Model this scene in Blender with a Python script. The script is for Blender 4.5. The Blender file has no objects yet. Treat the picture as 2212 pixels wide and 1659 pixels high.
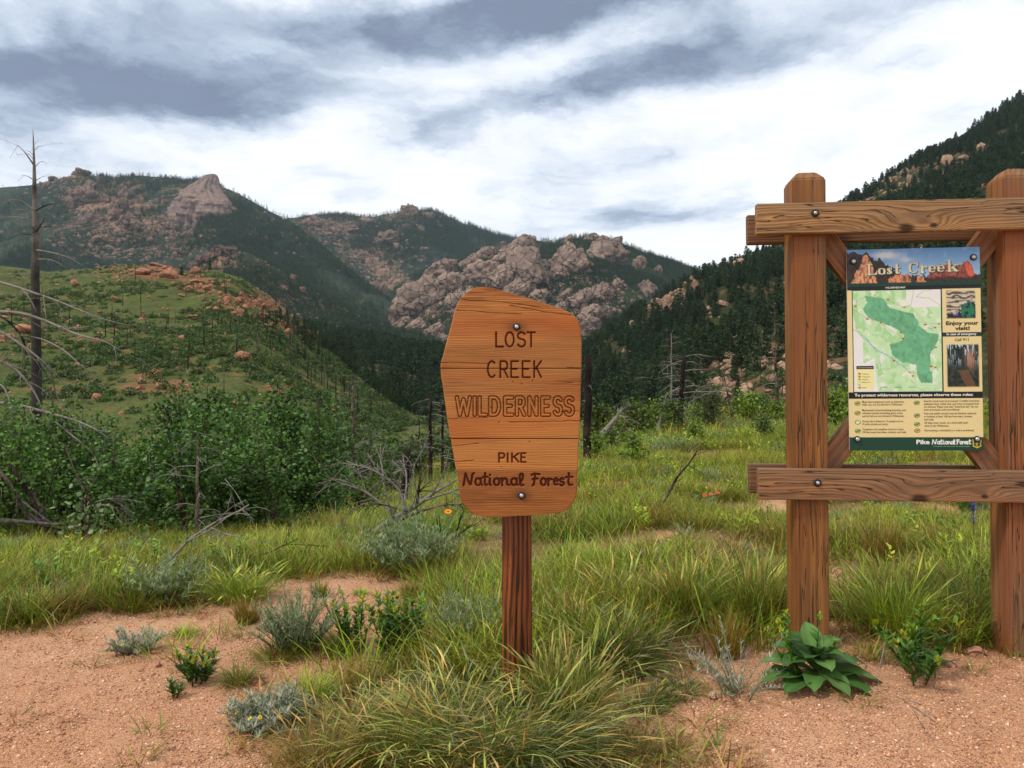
import bpy, bmesh, math, random
import numpy as np
from mathutils import Vector, Matrix, Euler

random.seed(7)
SC = bpy.context.scene
COL = SC.collection

# ------------------------------------------------------------------ camera
# photograph measured on a 2212 x 1659 grid: focal 1596 grid units, centre (1106, 829.5)
FQ, CX, CY = 1596.4, 1106.0, 829.5
PITCH = math.radians(1.2)
CAM_Z = 1.25
cam_data = bpy.data.cameras.new('camera')
cam_data.sensor_width = 36.0
cam_data.lens = 36.0 * FQ / 2212.0
cam_data.clip_start = 0.05
cam_data.clip_end = 20000.0
cam = bpy.data.objects.new('camera', cam_data)
cam.location = (0, 0, CAM_Z)
cam.rotation_euler = (math.pi / 2 + PITCH, 0, 0)
COL.objects.link(cam)
SC.camera = cam


def raydir(qx, qy):
    dx, dz = (qx - CX) / FQ, (CY - qy) / FQ
    y = math.cos(PITCH) - dz * math.sin(PITCH)
    z = math.sin(PITCH) + dz * math.cos(PITCH)
    return Vector((dx, y, z))


def P(qx, qy, d):
    """world point seen at grid position (qx, qy), d metres ahead"""
    r = raydir(qx, qy)
    return Vector((0, 0, CAM_Z)) + r * (d / r.y)


def project(V):
    """grid position of world points (N,3)"""
    y, z = V[..., 1], V[..., 2] - CAM_Z
    c, s = math.cos(PITCH), math.sin(PITCH)
    f = y * c + z * s
    u = -y * s + z * c
    return CX + FQ * V[..., 0] / f, CY - FQ * u / f


# ------------------------------------------------------------------ render settings
SC.render.engine = 'CYCLES'
SC.view_settings.view_transform = 'Standard'
SC.view_settings.look = 'None'
SC.view_settings.exposure = 0.0
SC.view_settings.gamma = 1.0
SC.view_settings.use_curve_mapping = False
SC.cycles.use_denoising = True
SC.cycles.max_bounces = 6
SC.cycles.diffuse_bounces = 3
SC.cycles.glossy_bounces = 2
SC.cycles.transmission_bounces = 3
SC.cycles.volume_bounces = 1
SC.cycles.transparent_max_bounces = 8
SC.cycles.caustics_reflective = False
SC.cycles.caustics_refractive = False

# ------------------------------------------------------------------ sun behind thin cloud: high, from the left and a little behind
SUN_EL, SUN_AZ = math.radians(52), math.radians(-118)      # azimuth from +Y, clockwise
sun_d = bpy.data.lights.new('sun', 'SUN')
sun_d.energy = 2.4
sun_d.angle = math.radians(9)
sun_d.color = (1.0, 0.95, 0.87)
sun = bpy.data.objects.new('sun', sun_d)
sdir = Vector((math.sin(SUN_AZ) * math.cos(SUN_EL), math.cos(SUN_AZ) * math.cos(SUN_EL), math.sin(SUN_EL)))
sun.rotation_euler = (-sdir).to_track_quat('-Z', 'Y').to_euler()
sun.location = (0, 0, 60)
COL.objects.link(sun)

# ------------------------------------------------------------------ sky: Nishita under a broken cloud deck
world = bpy.data.worlds.new('World')
SC.world = world
world.use_nodes = True


class NT:
    def __init__(self, tree):
        self.t = tree
        tree.nodes.clear()

    def n(self, kind, **kw):
        nd = self.t.nodes.new(kind)
        for k, v in kw.items():
            setattr(nd, k, v)
        return nd

    def set(self, sock, v):
        if isinstance(v, bpy.types.NodeSocket):
            self.t.links.new(v, sock)
        elif v is not None:
            if isinstance(v, (tuple, list)) and len(v) == 3 and sock.type == 'RGBA':
                v = (*v, 1)
            sock.default_value = v

    def math(self, op, a, b=None, c=None, clamp=False):
        nd = self.n('ShaderNodeMath', operation=op, use_clamp=clamp)
        for i, v in enumerate((a, b, c)):
            self.set(nd.inputs[i], v)
        return nd.outputs[0]

    def vmath(self, op, a, b=None, out=0):
        nd = self.n('ShaderNodeVectorMath', operation=op)
        self.set(nd.inputs[0], a)
        if b is not None:
            self.set(nd.inputs['Scale' if op == 'SCALE' else 1], b)
        return nd.outputs[out]

    def noise(self, vec, scale, detail=4, rough=0.55, dist=0.0, out=0):
        nd = self.n('ShaderNodeTexNoise')
        self.set(nd.inputs['Vector'], vec)
        self.set(nd.inputs['Scale'], scale)
        nd.inputs['Detail'].default_value = detail
        nd.inputs['Roughness'].default_value = rough
        nd.inputs['Distortion'].default_value = dist
        return nd.outputs[out]

    def voro(self, vec, scale, feature='F1', out='Distance'):
        nd = self.n('ShaderNodeTexVoronoi', feature=feature)
        self.set(nd.inputs['Vector'], vec)
        self.set(nd.inputs['Scale'], scale)
        return nd.outputs[out]

    def mapping(self, vec, scale=(1, 1, 1), loc=(0, 0, 0), rot=(0, 0, 0)):
        nd = self.n('ShaderNodeMapping')
        self.set(nd.inputs['Vector'], vec)
        nd.inputs['Scale'].default_value = scale
        nd.inputs['Location'].default_value = loc
        nd.inputs['Rotation'].default_value = rot
        return nd.outputs[0]

    def ramp(self, fac, stops, interp='LINEAR'):
        nd = self.n('ShaderNodeValToRGB')
        self.set(nd.inputs[0], fac)
        cr = nd.color_ramp
        cr.interpolation = interp
        while len(cr.elements) < len(stops):
            cr.elements.new(0.5)
        for e, (p, c) in zip(cr.elements, stops):
            e.position = p
            e.color = (*c, 1) if len(c) == 3 else c
        return nd.outputs[0]

    def sstep(self, v, a, b):
        nd = self.n('ShaderNodeMapRange', interpolation_type='SMOOTHSTEP')
        self.set(nd.inputs[0], v)
        nd.inputs[1].default_value = a
        nd.inputs[2].default_value = b
        return nd.outputs[0]

    def mix(self, fac, a, b, blend='MIX'):
        nd = self.n('ShaderNodeMix', data_type='RGBA', blend_type=blend)
        self.set(nd.inputs[0], fac)
        self.set(nd.inputs[6], a)
        self.set(nd.inputs[7], b)
        return nd.outputs[2]

    def bump(self, h, strength, dist=0.01, normal=None):
        nd = self.n('ShaderNodeBump')
        self.set(nd.inputs['Height'], h)
        nd.inputs['Strength'].default_value = strength
        nd.inputs['Distance'].default_value = dist
        if normal is not None:
            self.set(nd.inputs['Normal'], normal)
        return nd.outputs[0]


w = NT(world.node_tree)
sky = w.n('ShaderNodeTexSky', sky_type='NISHITA')
sky.sun_disc = False
sky.sun_elevation = SUN_EL
sky.sun_rotation = SUN_AZ
sky.altitude = 2400
tc = w.n('ShaderNodeTexCoord')
sep = w.n('ShaderNodeSeparateXYZ')
w.set(sep.inputs[0], tc.outputs['Generated'])
zc = w.math('ADD', w.math('MAXIMUM', sep.outputs[2], 0.0), 0.14)
comb = w.n('ShaderNodeCombineXYZ')
w.set(comb.inputs[0], w.math('DIVIDE', sep.outputs[0], zc))
w.set(comb.inputs[1], w.math('DIVIDE', sep.outputs[1], zc))
pdeck = comb.outputs[0]                        # position on the cloud deck
warp_n = w.noise(pdeck, 1.6, 6, 0.62, out=1)
warp = w.vmath('SCALE', w.vmath('SUBTRACT', warp_n, (0.5, 0.5, 0.5)), 0.55)
pw = w.vmath('ADD', pdeck, warp)


def deck(qx, qy):
    r = raydir(qx, qy).normalized()
    k = r.z + 0.14
    return Vector((r.x / k, r.y / k))


# the heavy grey bodies of the deck: centre, half width and half height as seen, tilt, weight
CLOUDS = [(180, 180, 470, 84, 4, 1.15), (500, 225, 240, 46, 0, 0.6), (830, 25, 600, 80, -5, 1.0), (1240, 25, 260, 45, -10, 0.6),
          (1560, 125, 400, 76, -14, .82), (1250, 215, 300, 36, -8, 0.5), (40, 30, 230, 40, 0, 0.3),
          (1360, 335, 180, 40, -5, 0.42), (870, 320, 150, 30, -8, 0.4), (1400, 455, 170, 22, 0, 0.32), (1080, 470, 200, 40, 0, 0.3),
          (110, 320, 230, 60, 12, 0.5), (1930, 170, 90, 22, -8, 0.42)]
dark = None
for qx, qy, hw, hh, tilt, wt in CLOUDS:
    c = deck(qx, qy)
    t = math.radians(tilt)
    a = deck(qx + hw * math.cos(t), qy + hw * math.sin(t)) - c
    b = deck(qx + hh * math.sin(t), qy - hh * math.cos(t)) - c
    M = Matrix(((a.x, b.x), (a.y, b.y))).inverted()
    v = w.vmath('SUBTRACT', pw, (c.x, c.y, 0))
    e1 = w.vmath('DOT_PRODUCT', v, (M[0][0], M[0][1], 0), out=1)
    e2 = w.vmath('DOT_PRODUCT', v, (M[1][0], M[1][1], 0), out=1)
    q = w.math('ADD', w.math('MULTIPLY', e1, e1), w.math('MULTIPLY', e2, e2))
    g = w.math('MULTIPLY', w.math('EXPONENT', w.math('MULTIPLY', q, -0.75)), wt)
    dark = g if dark is None else w.math('ADD', dark, g)
n1 = w.noise(w.mapping(pw, (0.8, 1.25, 1)), 0.9, 6, 0.58)
n2 = w.noise(w.mapping(pw, (1.0, 1.15, 1)), 3.0, 8, 0.58)
dk = w.math('ADD', w.math('MULTIPLY', dark, w.math('ADD', w.math('MULTIPLY', n2, 1.1), 0.18)),
            w.math('MULTIPLY', w.sstep(n1, 0.42, 0.78), 0.46))
dk = w.math('ADD', dk, w.math('MULTIPLY', w.sstep(n2, 0.42, 0.72), 0.20), clamp=True)
cloud = w.ramp(dk, [(0.0, (1.0, 1.0, 1.0)), (0.16, (0.93, 0.955, 0.985)), (0.40, (0.60, 0.68, 0.80)), (0.70, (0.31, 0.38, 0.50)), (1.0, (0.17, 0.21, 0.30))], 'B_SPLINE')
n3 = w.noise(w.mapping(pw, (1.0, 1.2, 1)), 7.0, 6, 0.6)
cloud = w.vmath('SCALE', cloud, w.math('ADD', w.math('MULTIPLY', w.math('SUBTRACT', n3, 0.5), 2.0), 12.1))
skyc = w.mix(0.93, sky.outputs[0], cloud)
bg = w.n('ShaderNodeBackground')
w.set(bg.inputs[0], skyc)
bg.inputs[1].default_value = 0.1
wo = w.n('ShaderNodeOutputWorld')
w.t.links.new(bg.outputs[0], wo.inputs[0])
world.cycles.sampling_method = 'MANUAL'
world.cycles.sample_map_resolution = 512

# ------------------------------------------------------------------ numpy noise
M32 = np.uint64(0xFFFFFFFF)


def _hash(ix, iy, iz, seed):
    h = (ix.astype(np.int64) * 374761393 + iy.astype(np.int64) * 668265263 + iz.astype(np.int64) * 1274126177 + seed * 974711).astype(np.uint64) & M32
    h = ((h ^ (h >> np.uint64(13))) * np.uint64(1274126177)) & M32
    h = ((h ^ (h >> np.uint64(16))) * np.uint64(2246822519)) & M32
    return ((h ^ (h >> np.uint64(15))) & M32).astype(np.float64) / 4294967295.0


def vnoise(x, y, z=None, seed=0):
    x = np.asarray(x, float)
    y = np.asarray(y, float)
    z = np.zeros_like(x) if z is None else np.asarray(z, float)
    ix, iy, iz = np.floor(x), np.floor(y), np.floor(z)
    fx, fy, fz = x - ix, y - iy, z - iz
    ux, uy, uz = (f * f * f * (f * (f * 6 - 15) + 10) for f in (fx, fy, fz))
    r = 0
    for a in (0, 1):
        for b in (0, 1):
            for c in (0, 1):
                r = r + _hash(ix + a, iy + b, iz + c, seed) * (ux if a else 1 - ux) * (uy if b else 1 - uy) * (uz if c else 1 - uz)
    return r * 2 - 1


def fbm(x, y, z=None, oct=5, seed=0, gain=0.5):
    s, a, f, t = 0, 1.0, 1.0, 0
    for o in range(oct):
        s = s + a * vnoise(np.asarray(x) * f + 17.3 * o, np.asarray(y) * f - 9.1 * o, None if z is None else np.asarray(z) * f + 5.7 * o, seed + o)
        t += a
        a *= gain
        f *= 2.03
    return s / t * 1.6


def ridged(x, y, z=None, oct=4, seed=0):
    s, a, f, t = 0, 1.0, 1.0, 0
    for o in range(oct):
        s = s + a * (1 - np.abs(vnoise(np.asarray(x) * f + 7 * o, np.asarray(y) * f, None if z is None else np.asarray(z) * f, seed + o)))
        t += a
        a *= 0.5
        f *= 2.1
    return s / t


def sst(a, b, x):
    t = np.clip((np.asarray(x, float) - a) / (b - a), 0, 1)
    return t * t * (3 - 2 * t)


def srgb(r, g, b):
    return tuple((c / 255 / 12.92) if c / 255 <= 0.04045 else ((c / 255 + 0.055) / 1.055) ** 2.4 for c in (r, g, b))


def inpoly(X, Y, poly):
    r = np.zeros(np.shape(X), bool)
    n = len(poly)
    for i in range(n):
        x1, y1 = poly[i][:2]
        x2, y2 = poly[(i + 1) % n][:2]
        if y1 == y2:
            continue
        c = ((y1 > Y) != (y2 > Y)) & (X < (x2 - x1) * (Y - y1) / (y2 - y1) + x1)
        r ^= c
    return r


def segdist(X, Y, lines):
    """distance from points to a set of polylines"""
    D = np.full(np.shape(X), 1e9)
    for ln in lines:
        if len(ln) == 1:
            D = np.minimum(D, np.hypot(X - ln[0][0], Y - ln[0][1]))
        for (x1, y1), (x2, y2) in zip(ln[:-1], ln[1:]):
            dx, dy = x2 - x1, y2 - y1
            t = np.clip(((X - x1) * dx + (Y - y1) * dy) / max(dx * dx + dy * dy, 1e-9), 0, 1)
            D = np.minimum(D, np.hypot(X - x1 - t * dx, Y - y1 - t * dy))
    return D


# ------------------------------------------------------------------ mesh helpers
def np_mesh(name, V, F, C=None, mats=(), smooth=False, mi=None):
    """V (N,3); F list of (M,k) index arrays; C per-vertex colour (N,3)"""
    V = np.asarray(V, np.float32)
    if isinstance(F, np.ndarray):
        F = [F]
    F = [np.asarray(f, np.int32) for f in F if len(f)]
    me = bpy.data.meshes.new(name)
    me.vertices.add(len(V))
    me.vertices.foreach_set('co', V.ravel())
    nl = sum(f.size for f in F)
    npoly = sum(len(f) for f in F)
    me.loops.add(nl)
    me.polygons.add(npoly)
    if nl:
        me.loops.foreach_set('vertex_index', np.concatenate([f.ravel() for f in F]))
        st, o = [], 0
        for f in F:
            st.append(o + np.arange(len(f), dtype=np.int32) * f.shape[1])
            o += f.size
        me.polygons.foreach_set('loop_start', np.concatenate(st))
        if mi is not None:
            me.polygons.foreach_set('material_index', np.asarray(mi, np.int32))
        if smooth:
            me.polygons.foreach_set('use_smooth', np.ones(npoly, bool))
    if C is not None:
        a = me.attributes.new('Col', 'FLOAT_COLOR', 'POINT')
        C4 = np.ones((len(V), 4), np.float32)
        C4[:, :3] = C
        a.data.foreach_set('color', C4.ravel())
    for m in mats:
        me.materials.append(m)
    me.update(calc_edges=True)
    me.validate()
    return me


def fattr(me, name, vals):
    a = me.attributes.new(name, 'FLOAT', 'POINT')
    a.data.foreach_set('value', np.asarray(vals, np.float32).ravel())


class MB:
    """collects pieces (verts, faces, colours) into one mesh"""

    def __init__(self):
        self.V, self.F, self.C, self.n = [], {}, [], 0

    def add(self, V, F, C=(1, 1, 1)):
        V = np.asarray(V, float)
        for f in (F if isinstance(F, list) else [F]):
            f = np.asarray(f)
            if len(f):
                self.F.setdefault(f.shape[1], []).append(f + self.n)
        self.V.append(V)
        C = np.asarray(C, float)
        self.C.append(np.broadcast_to(C, (len(V), 3)) if C.ndim == 1 else C)
        self.n += len(V)

    def mesh(self, name, mats, smooth=False):
        return np_mesh(name, np.concatenate(self.V), [np.concatenate(f) for f in self.F.values()], np.concatenate(self.C), mats, smooth)

    def tube(self, pts, rad, ns=6, C=(1, 1, 1), cap=True):
        pts = np.asarray(pts, float)
        n = len(pts)
        rad = np.broadcast_to(np.asarray(rad, float), (n,))
        tg = np.gradient(pts, axis=0)
        tg /= np.linalg.norm(tg, axis=1, keepdims=True) + 1e-12
        ref = np.array([0.31, 0.17, 0.93]) if abs(tg[0] @ np.array([0.31, 0.17, 0.93])) < 0.9 else np.array([1.0, 0.1, 0])
        a = np.cross(tg, ref)
        a /= np.linalg.norm(a, axis=1, keepdims=True) + 1e-12
        b = np.cross(tg, a)
        th = np.arange(ns) * 2 * math.pi / ns
        R = pts[:, None] + rad[:, None, None] * (np.cos(th)[None, :, None] * a[:, None] + np.sin(th)[None, :, None] * b[:, None])
        V = R.reshape(-1, 3)
        i = np.arange(n - 1)[:, None] * ns
        j = np.arange(ns)[None]
        k = (j + 1) % ns
        Q = np.stack([i + j, i + k, i + ns + k, i + ns + j], -1).reshape(-1, 4)
        F = [Q]
        if cap:
            F += [np.arange(ns)[None, ::-1], (np.arange(ns) + (n - 1) * ns)[None]]
        C = np.asarray(C, float)
        if C.ndim == 2 and len(C) == n:
            C = np.repeat(C, ns, axis=0)
        self.add(V, F, C)

    def box(self, lo, hi, C=(1, 1, 1)):
        x0, y0, z0 = lo
        x1, y1, z1 = hi
        V = [(x0, y0, z0), (x1, y0, z0), (x1, y1, z0), (x0, y1, z0), (x0, y0, z1), (x1, y0, z1), (x1, y1, z1), (x0, y1, z1)]
        self.add(V, np.array([(0, 3, 2, 1), (4, 5, 6, 7), (0, 1, 5, 4), (1, 2, 6, 5), (2, 3, 7, 6), (3, 0, 4, 7)]), C)


def link(name, data, parent=None, mat=None, loc=None, rot=None, scale=None):
    o = bpy.data.objects.new(name, data)
    COL.objects.link(o)
    if parent is not None:
        o.parent = parent
    if loc is not None:
        o.location = loc
    if rot is not None:
        o.rotation_euler = rot
    if scale is not None:
        o.scale = (scale,) * 3 if isinstance(scale, (int, float)) else scale
    return o


def tag(o, label=None, cat=None, group=None, kind=None):
    for k, v in (('label', label), ('category', cat), ('group', group), ('kind', kind)):
        if v:
            o[k] = v
    return o


def thing(name, label, cat, loc=(0, 0, 0), rot=(0, 0, 0), group=None, scale=1.0):
    o = link(name, None, None, None, loc, rot, scale)
    o.empty_display_size = 0.1
    return tag(o, label, cat, group)


def copy_tree(o, parent=None):
    c = o.copy()
    COL.objects.link(c)
    if parent is not None:
        c.parent = parent
    for ch in list(o.children):
        copy_tree(ch, c)
    return c


def bevel_box(name, size, bevel, mat, taper=None, jitter=0.0, rng=None):
    """a beam centred on its origin; length on local X"""
    bm = bmesh.new()
    bmesh.ops.create_cube(bm, size=1.0)
    bmesh.ops.scale(bm, vec=size, verts=bm.verts)
    bmesh.ops.bevel(bm, geom=bm.edges[:], offset=bevel, segments=2, affect='EDGES', profile=0.6)
    me = bpy.data.meshes.new(name)
    bm.to_mesh(me)
    bm.free()
    me.materials.append(mat)
    return me


# geometry-node scatter: one object of uncountable stuff
def scatter_stuff(name, label, cat, protos, pts, rots, scales, idx, tint=None):
    coll = bpy.data.collections.new(name + '_pieces')
    for i, me in enumerate(protos):
        coll.objects.link(bpy.data.objects.new('%s_piece_%02d' % (name, i), me))
    me = bpy.data.meshes.new(name)
    n = len(pts)
    me.vertices.add(n)
    me.vertices.foreach_set('co', np.asarray(pts, np.float32).ravel())
    a = me.attributes.new('rot', 'FLOAT_VECTOR', 'POINT')
    a.data.foreach_set('vector', np.asarray(rots, np.float32).ravel())
    sc = np.asarray(scales, np.float32)
    if sc.ndim == 1:
        sc = np.repeat(sc[:, None], 3, 1)
    a = me.attributes.new('scl', 'FLOAT_VECTOR', 'POINT')
    a.data.foreach_set('vector', sc.ravel())
    a = me.attributes.new('idx', 'INT', 'POINT')
    a.data.foreach_set('value', np.asarray(idx, np.int32))
    a = me.attributes.new('tint', 'FLOAT_VECTOR', 'POINT')
    a.data.foreach_set('vector', np.asarray(np.zeros((n, 3)) if tint is None else tint, np.float32).ravel())
    ng = bpy.data.node_groups.new(name + '_nodes', 'GeometryNodeTree')
    ng.interface.new_socket('Geometry', in_out='INPUT', socket_type='NodeSocketGeometry')
    ng.interface.new_socket('Geometry', in_out='OUTPUT', socket_type='NodeSocketGeometry')
    N = ng.nodes.new
    gi, go = N('NodeGroupInput'), N('NodeGroupOutput')
    ci = N('GeometryNodeCollectionInfo')
    ci.inputs[0].default_value = coll
    ci.inputs['Separate Children'].default_value = True
    ci.inputs['Reset Children'].default_value = True
    iop = N('GeometryNodeInstanceOnPoints')
    iop.inputs['Pick Instance'].default_value = True

    def attr(nm, dt):
        a = N('GeometryNodeInputNamedAttribute')
        a.data_type = dt
        a.inputs[0].default_value = nm
        return [s for s in a.outputs if s.enabled and s.name == 'Attribute'][0]
    L = ng.links.new
    e2r = N('FunctionNodeEulerToRotation')
    L(attr('rot', 'FLOAT_VECTOR'), e2r.inputs[0])
    L(gi.outputs[0], iop.inputs['Points'])
    L(ci.outputs[0], iop.inputs['Instance'])
    L(attr('idx', 'INT'), iop.inputs['Instance Index'])
    L(e2r.outputs[0], iop.inputs['Rotation'])
    L(attr('scl', 'FLOAT_VECTOR'), iop.inputs['Scale'])
    L(iop.outputs[0], go.inputs[0])
    o = link(name, me)
    md = o.modifiers.new('scatter', 'NODES')
    md.node_group = ng
    tag(o, label, cat, None, 'stuff')
    return o

# ------------------------------------------------------------------ materials
def new_mat(name):
    m = bpy.data.materials.new(name)
    m.use_nodes = True
    return m, NT(m.node_tree)


def finish(nt, base, rough=0.8, normal=None, metallic=0.0, spec=0.3, transl=None):
    b = nt.n('ShaderNodeBsdfPrincipled')
    nt.set(b.inputs['Base Color'], base)
    nt.set(b.inputs['Roughness'], rough)
    b.inputs['Metallic'].default_value = metallic
    b.inputs['Specular IOR Level'].default_value = spec
    if normal is not None:
        nt.set(b.inputs['Normal'], normal)
    out = b.outputs[0]
    if transl:
        t = nt.n('ShaderNodeBsdfTranslucent')
        nt.set(t.inputs[0], base)
        mx = nt.n('ShaderNodeMixShader')
        mx.inputs[0].default_value = transl
        nt.t.links.new(out, mx.inputs[1])
        nt.t.links.new(t.outputs[0], mx.inputs[2])
        out = mx.outputs[0]
    o = nt.n('ShaderNodeOutputMaterial')
    nt.t.links.new(out, o.inputs[0])


def pos(nt):
    return nt.n('ShaderNodeNewGeometry').outputs['Position']


def obj_co(nt):
    return nt.n('ShaderNodeTexCoord').outputs['Object']


def attr(nt, name, kind='GEOMETRY', out='Color'):
    return nt.n('ShaderNodeAttribute', attribute_name=name, attribute_type=kind).outputs[out]


def mat_foliage(name, transl=0.25, rough=0.6, spec=0.25, mottle=0.35, scale=3.0):
    m, nt = new_mat(name)
    c = attr(nt, 'Col')
    tint = nt.vmath('ADD', attr(nt, 'tint', 'INSTANCER', 'Vector'), (1, 1, 1))
    c = nt.vmath('MULTIPLY', c, tint)
    ri = nt.n('ShaderNodeObjectInfo').outputs['Random']
    n = nt.noise(pos(nt), scale, 2, 0.5)
    k = nt.math('ADD', nt.math('MULTIPLY', nt.math('SUBTRACT', n, 0.5), mottle * 2),
                nt.math('ADD', nt.math('MULTIPLY', ri, 0.3), 0.85))
    c = nt.vmath('SCALE', c, k)
    finish(nt, c, rough, spec=spec, transl=transl)
    return m


def mat_plain(name, col, rough=0.6, metallic=0.0, spec=0.4, mottle=0.15, scale=40):
    m, nt = new_mat(name)
    n = nt.noise(obj_co(nt), scale, 3, 0.6)
    c = nt.vmath('SCALE', nt.mix(0.0, col, col), nt.math('ADD', nt.math('MULTIPLY', n, mottle * 2), 1 - mottle))
    finish(nt, c, nt.math('ADD', nt.math('MULTIPLY', n, 0.2), rough - 0.1), metallic=metallic, spec=spec)
    return m


def mat_vcol(name, rough=0.5, spec=0.4):
    m, nt = new_mat(name)
    finish(nt, attr(nt, 'Col'), rough, spec=spec)
    return m


def mat_dirt():
    m, nt = new_mat('decomposed_granite_dirt')
    p = pos(nt)
    n1 = nt.noise(p, 0.55, 5, 0.6)
    n2 = nt.noise(p, 5.0, 5, 0.65)
    n3 = nt.noise(p, 120, 3, 0.7)
    v = nt.voro(p, 150)
    vc = nt.voro(p, 150, out='Color')
    c = nt.mix(nt.sstep(n1, 0.35, 0.68), srgb(188, 137, 101), srgb(200, 155, 121))
    c = nt.mix(nt.math('MULTIPLY', nt.sstep(n2, 0.5, 0.8), 0.55), c, srgb(164, 112, 78))
    stone = nt.ramp(nt.n('ShaderNodeSeparateColor').outputs[0], [(0, srgb(146, 100, 78)), (1, srgb(220, 184, 162))])
    sepc = stone.node.inputs[0].links[0].from_node
    nt.set(sepc.inputs[0], vc)
    c = nt.mix(nt.math('MULTIPLY', nt.sstep(v, 0.42, 0.2), 0.5), c, stone)
    c = nt.mix(nt.math('MULTIPLY', nt.sstep(n3, 0.58, 0.78), 0.25), c, srgb(212, 172, 148))
    # litter and thatch where the meadow stands
    gr = attr(nt, 'grassy', out='Fac')
    th = nt.mix(nt.noise(p, 14, 4, 0.7), srgb(96, 82, 46), srgb(140, 118, 72))
    c = nt.mix(nt.math('MULTIPLY', gr, nt.sstep(nt.noise(p, 2.2, 4, 0.6), 0.28, 0.55)), c, th)
    h = nt.math('ADD', nt.math('MULTIPLY', nt.sstep(v, 0.5, 0.0), 0.55), nt.math('ADD', nt.math('MULTIPLY', n3, 0.35), nt.math('MULTIPLY', n2, 2.6)))
    finish(nt, c, 0.93, nt.bump(h, 0.95, 0.014), spec=0.15)
    return m


def mat_hill(name, g1, g2, dry, dirt, dirt_lo, dirt_hi, sc=1.0, tree=None):
    m, nt = new_mat(name)
    p = pos(nt)
    n1 = nt.noise(p, 0.02 * sc, 6, 0.6)
    n2 = nt.noise(p, 0.13 * sc, 6, 0.65)
    n3 = nt.noise(p, 0.9 * sc, 4, 0.7)
    c = nt.mix(nt.sstep(n2, 0.35, 0.65), g1, g2)
    c = nt.mix(nt.math('MULTIPLY', nt.sstep(n3, 0.42, 0.7), 0.6), c, dry)
    mask = nt.sstep(nt.math('ADD', nt.math('ADD', nt.math('MULTIPLY', n1, 0.45), nt.math('MULTIPLY', n2, 0.55)), nt.math('MULTIPLY', attr(nt, 'rock', out='Fac'), 0.22)), dirt_lo, dirt_hi)
    n4 = nt.noise(p, 3.2 * sc, 3, 0.7)
    c = nt.mix(nt.math('MULTIPLY', nt.sstep(n4, 0.45, 0.65), 0.6), c, tuple(x * 0.45 for x in g1))
    dc = nt.mix(n3, dirt, tuple(x * 0.6 for x in dirt))
    c = nt.mix(mask, c, dc)
    h = nt.math('ADD', n3, nt.math('MULTIPLY', n2, 2.5))
    finish(nt, c, 0.95, nt.bump(h, 0.6, 0.8 / sc), spec=0.1)
    return m


def mat_mountain(name, f1, f2, pale, rock1, rock2, cover, sc=1.0):
    m, nt = new_mat(name)
    p = pos(nt)
    n1 = nt.noise(p, 0.004 * sc, 6, 0.6)
    n2 = nt.noise(p, 0.03 * sc, 6, 0.65)
    n3 = nt.noise(p, 0.16 * sc, 4, 0.7)
    c = nt.mix(nt.sstep(n3, 0.35, 0.65), f1, f2)
    c = nt.mix(nt.math('MULTIPLY', nt.sstep(n1, 0.42, 0.62), 0.75), c, nt.mix(nt.sstep(n3, 0.4, 0.62), pale, f2))
    rk = nt.math('ADD', nt.math('ADD', nt.math('MULTIPLY', n2, 0.55), nt.math('MULTIPLY', n3, 0.45)), nt.math('MULTIPLY', attr(nt, 'rock', out='Fac'), 0.26))
    mask = nt.sstep(rk, cover, cover + 0.07)
    rc = nt.mix(nt.noise(p, 0.35 * sc, 4, 0.7), rock1, rock2)
    c = nt.mix(mask, c, rc)
    h = nt.math('ADD', nt.math('MULTIPLY', n3, 1.0), nt.math('MULTIPLY', n2, 3.0))
    finish(nt, c, 0.95, nt.bump(h, 0.8, 5.0 / sc), spec=0.08)
    return m


def mat_granite(name, light, mid, dark, sc):
    """weathered granite with water streaks and cracks, object space so that every block carries its own"""
    m, nt = new_mat(name)
    p = pos(nt)
    n1 = nt.noise(p, 0.03 * sc, 6, 0.62)
    n2 = nt.noise(p, 0.25 * sc, 5, 0.7)
    st = nt.noise(nt.mapping(p, (0.10 * sc, 0.10 * sc, 0.018 * sc), rot=(0.15, 0.25, 0)), 1.0, 5, 0.65)
    cr = nt.voro(nt.vmath('ADD', p, nt.vmath('SCALE', nt.noise(p, 0.05 * sc, 3, 0.6, out=1), 14 / sc)), 0.055 * sc, 'DISTANCE_TO_EDGE')
    c = nt.mix(nt.sstep(n1, 0.3, 0.7), light, mid)
    c = nt.mix(nt.math('MULTIPLY', nt.sstep(st, 0.5, 0.78), 0.6), c, dark)
    c = nt.mix(nt.math('MULTIPLY', nt.sstep(n2, 0.5, 0.8), 0.35), c, tuple(x * 0.45 for x in mid))
    crack = nt.sstep(cr, 0.05, 0.0)
    c = nt.mix(nt.math('MULTIPLY', crack, 0.75), c, tuple(x * 0.35 for x in dark))
    h = nt.math('SUBTRACT', nt.math('ADD', n2, nt.math('MULTIPLY', st, 2.0)), nt.math('MULTIPLY', crack, 1.5))
    finish(nt, c, 0.92, nt.bump(h, 0.7, 3.0 / sc), spec=0.15)
    return m


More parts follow.
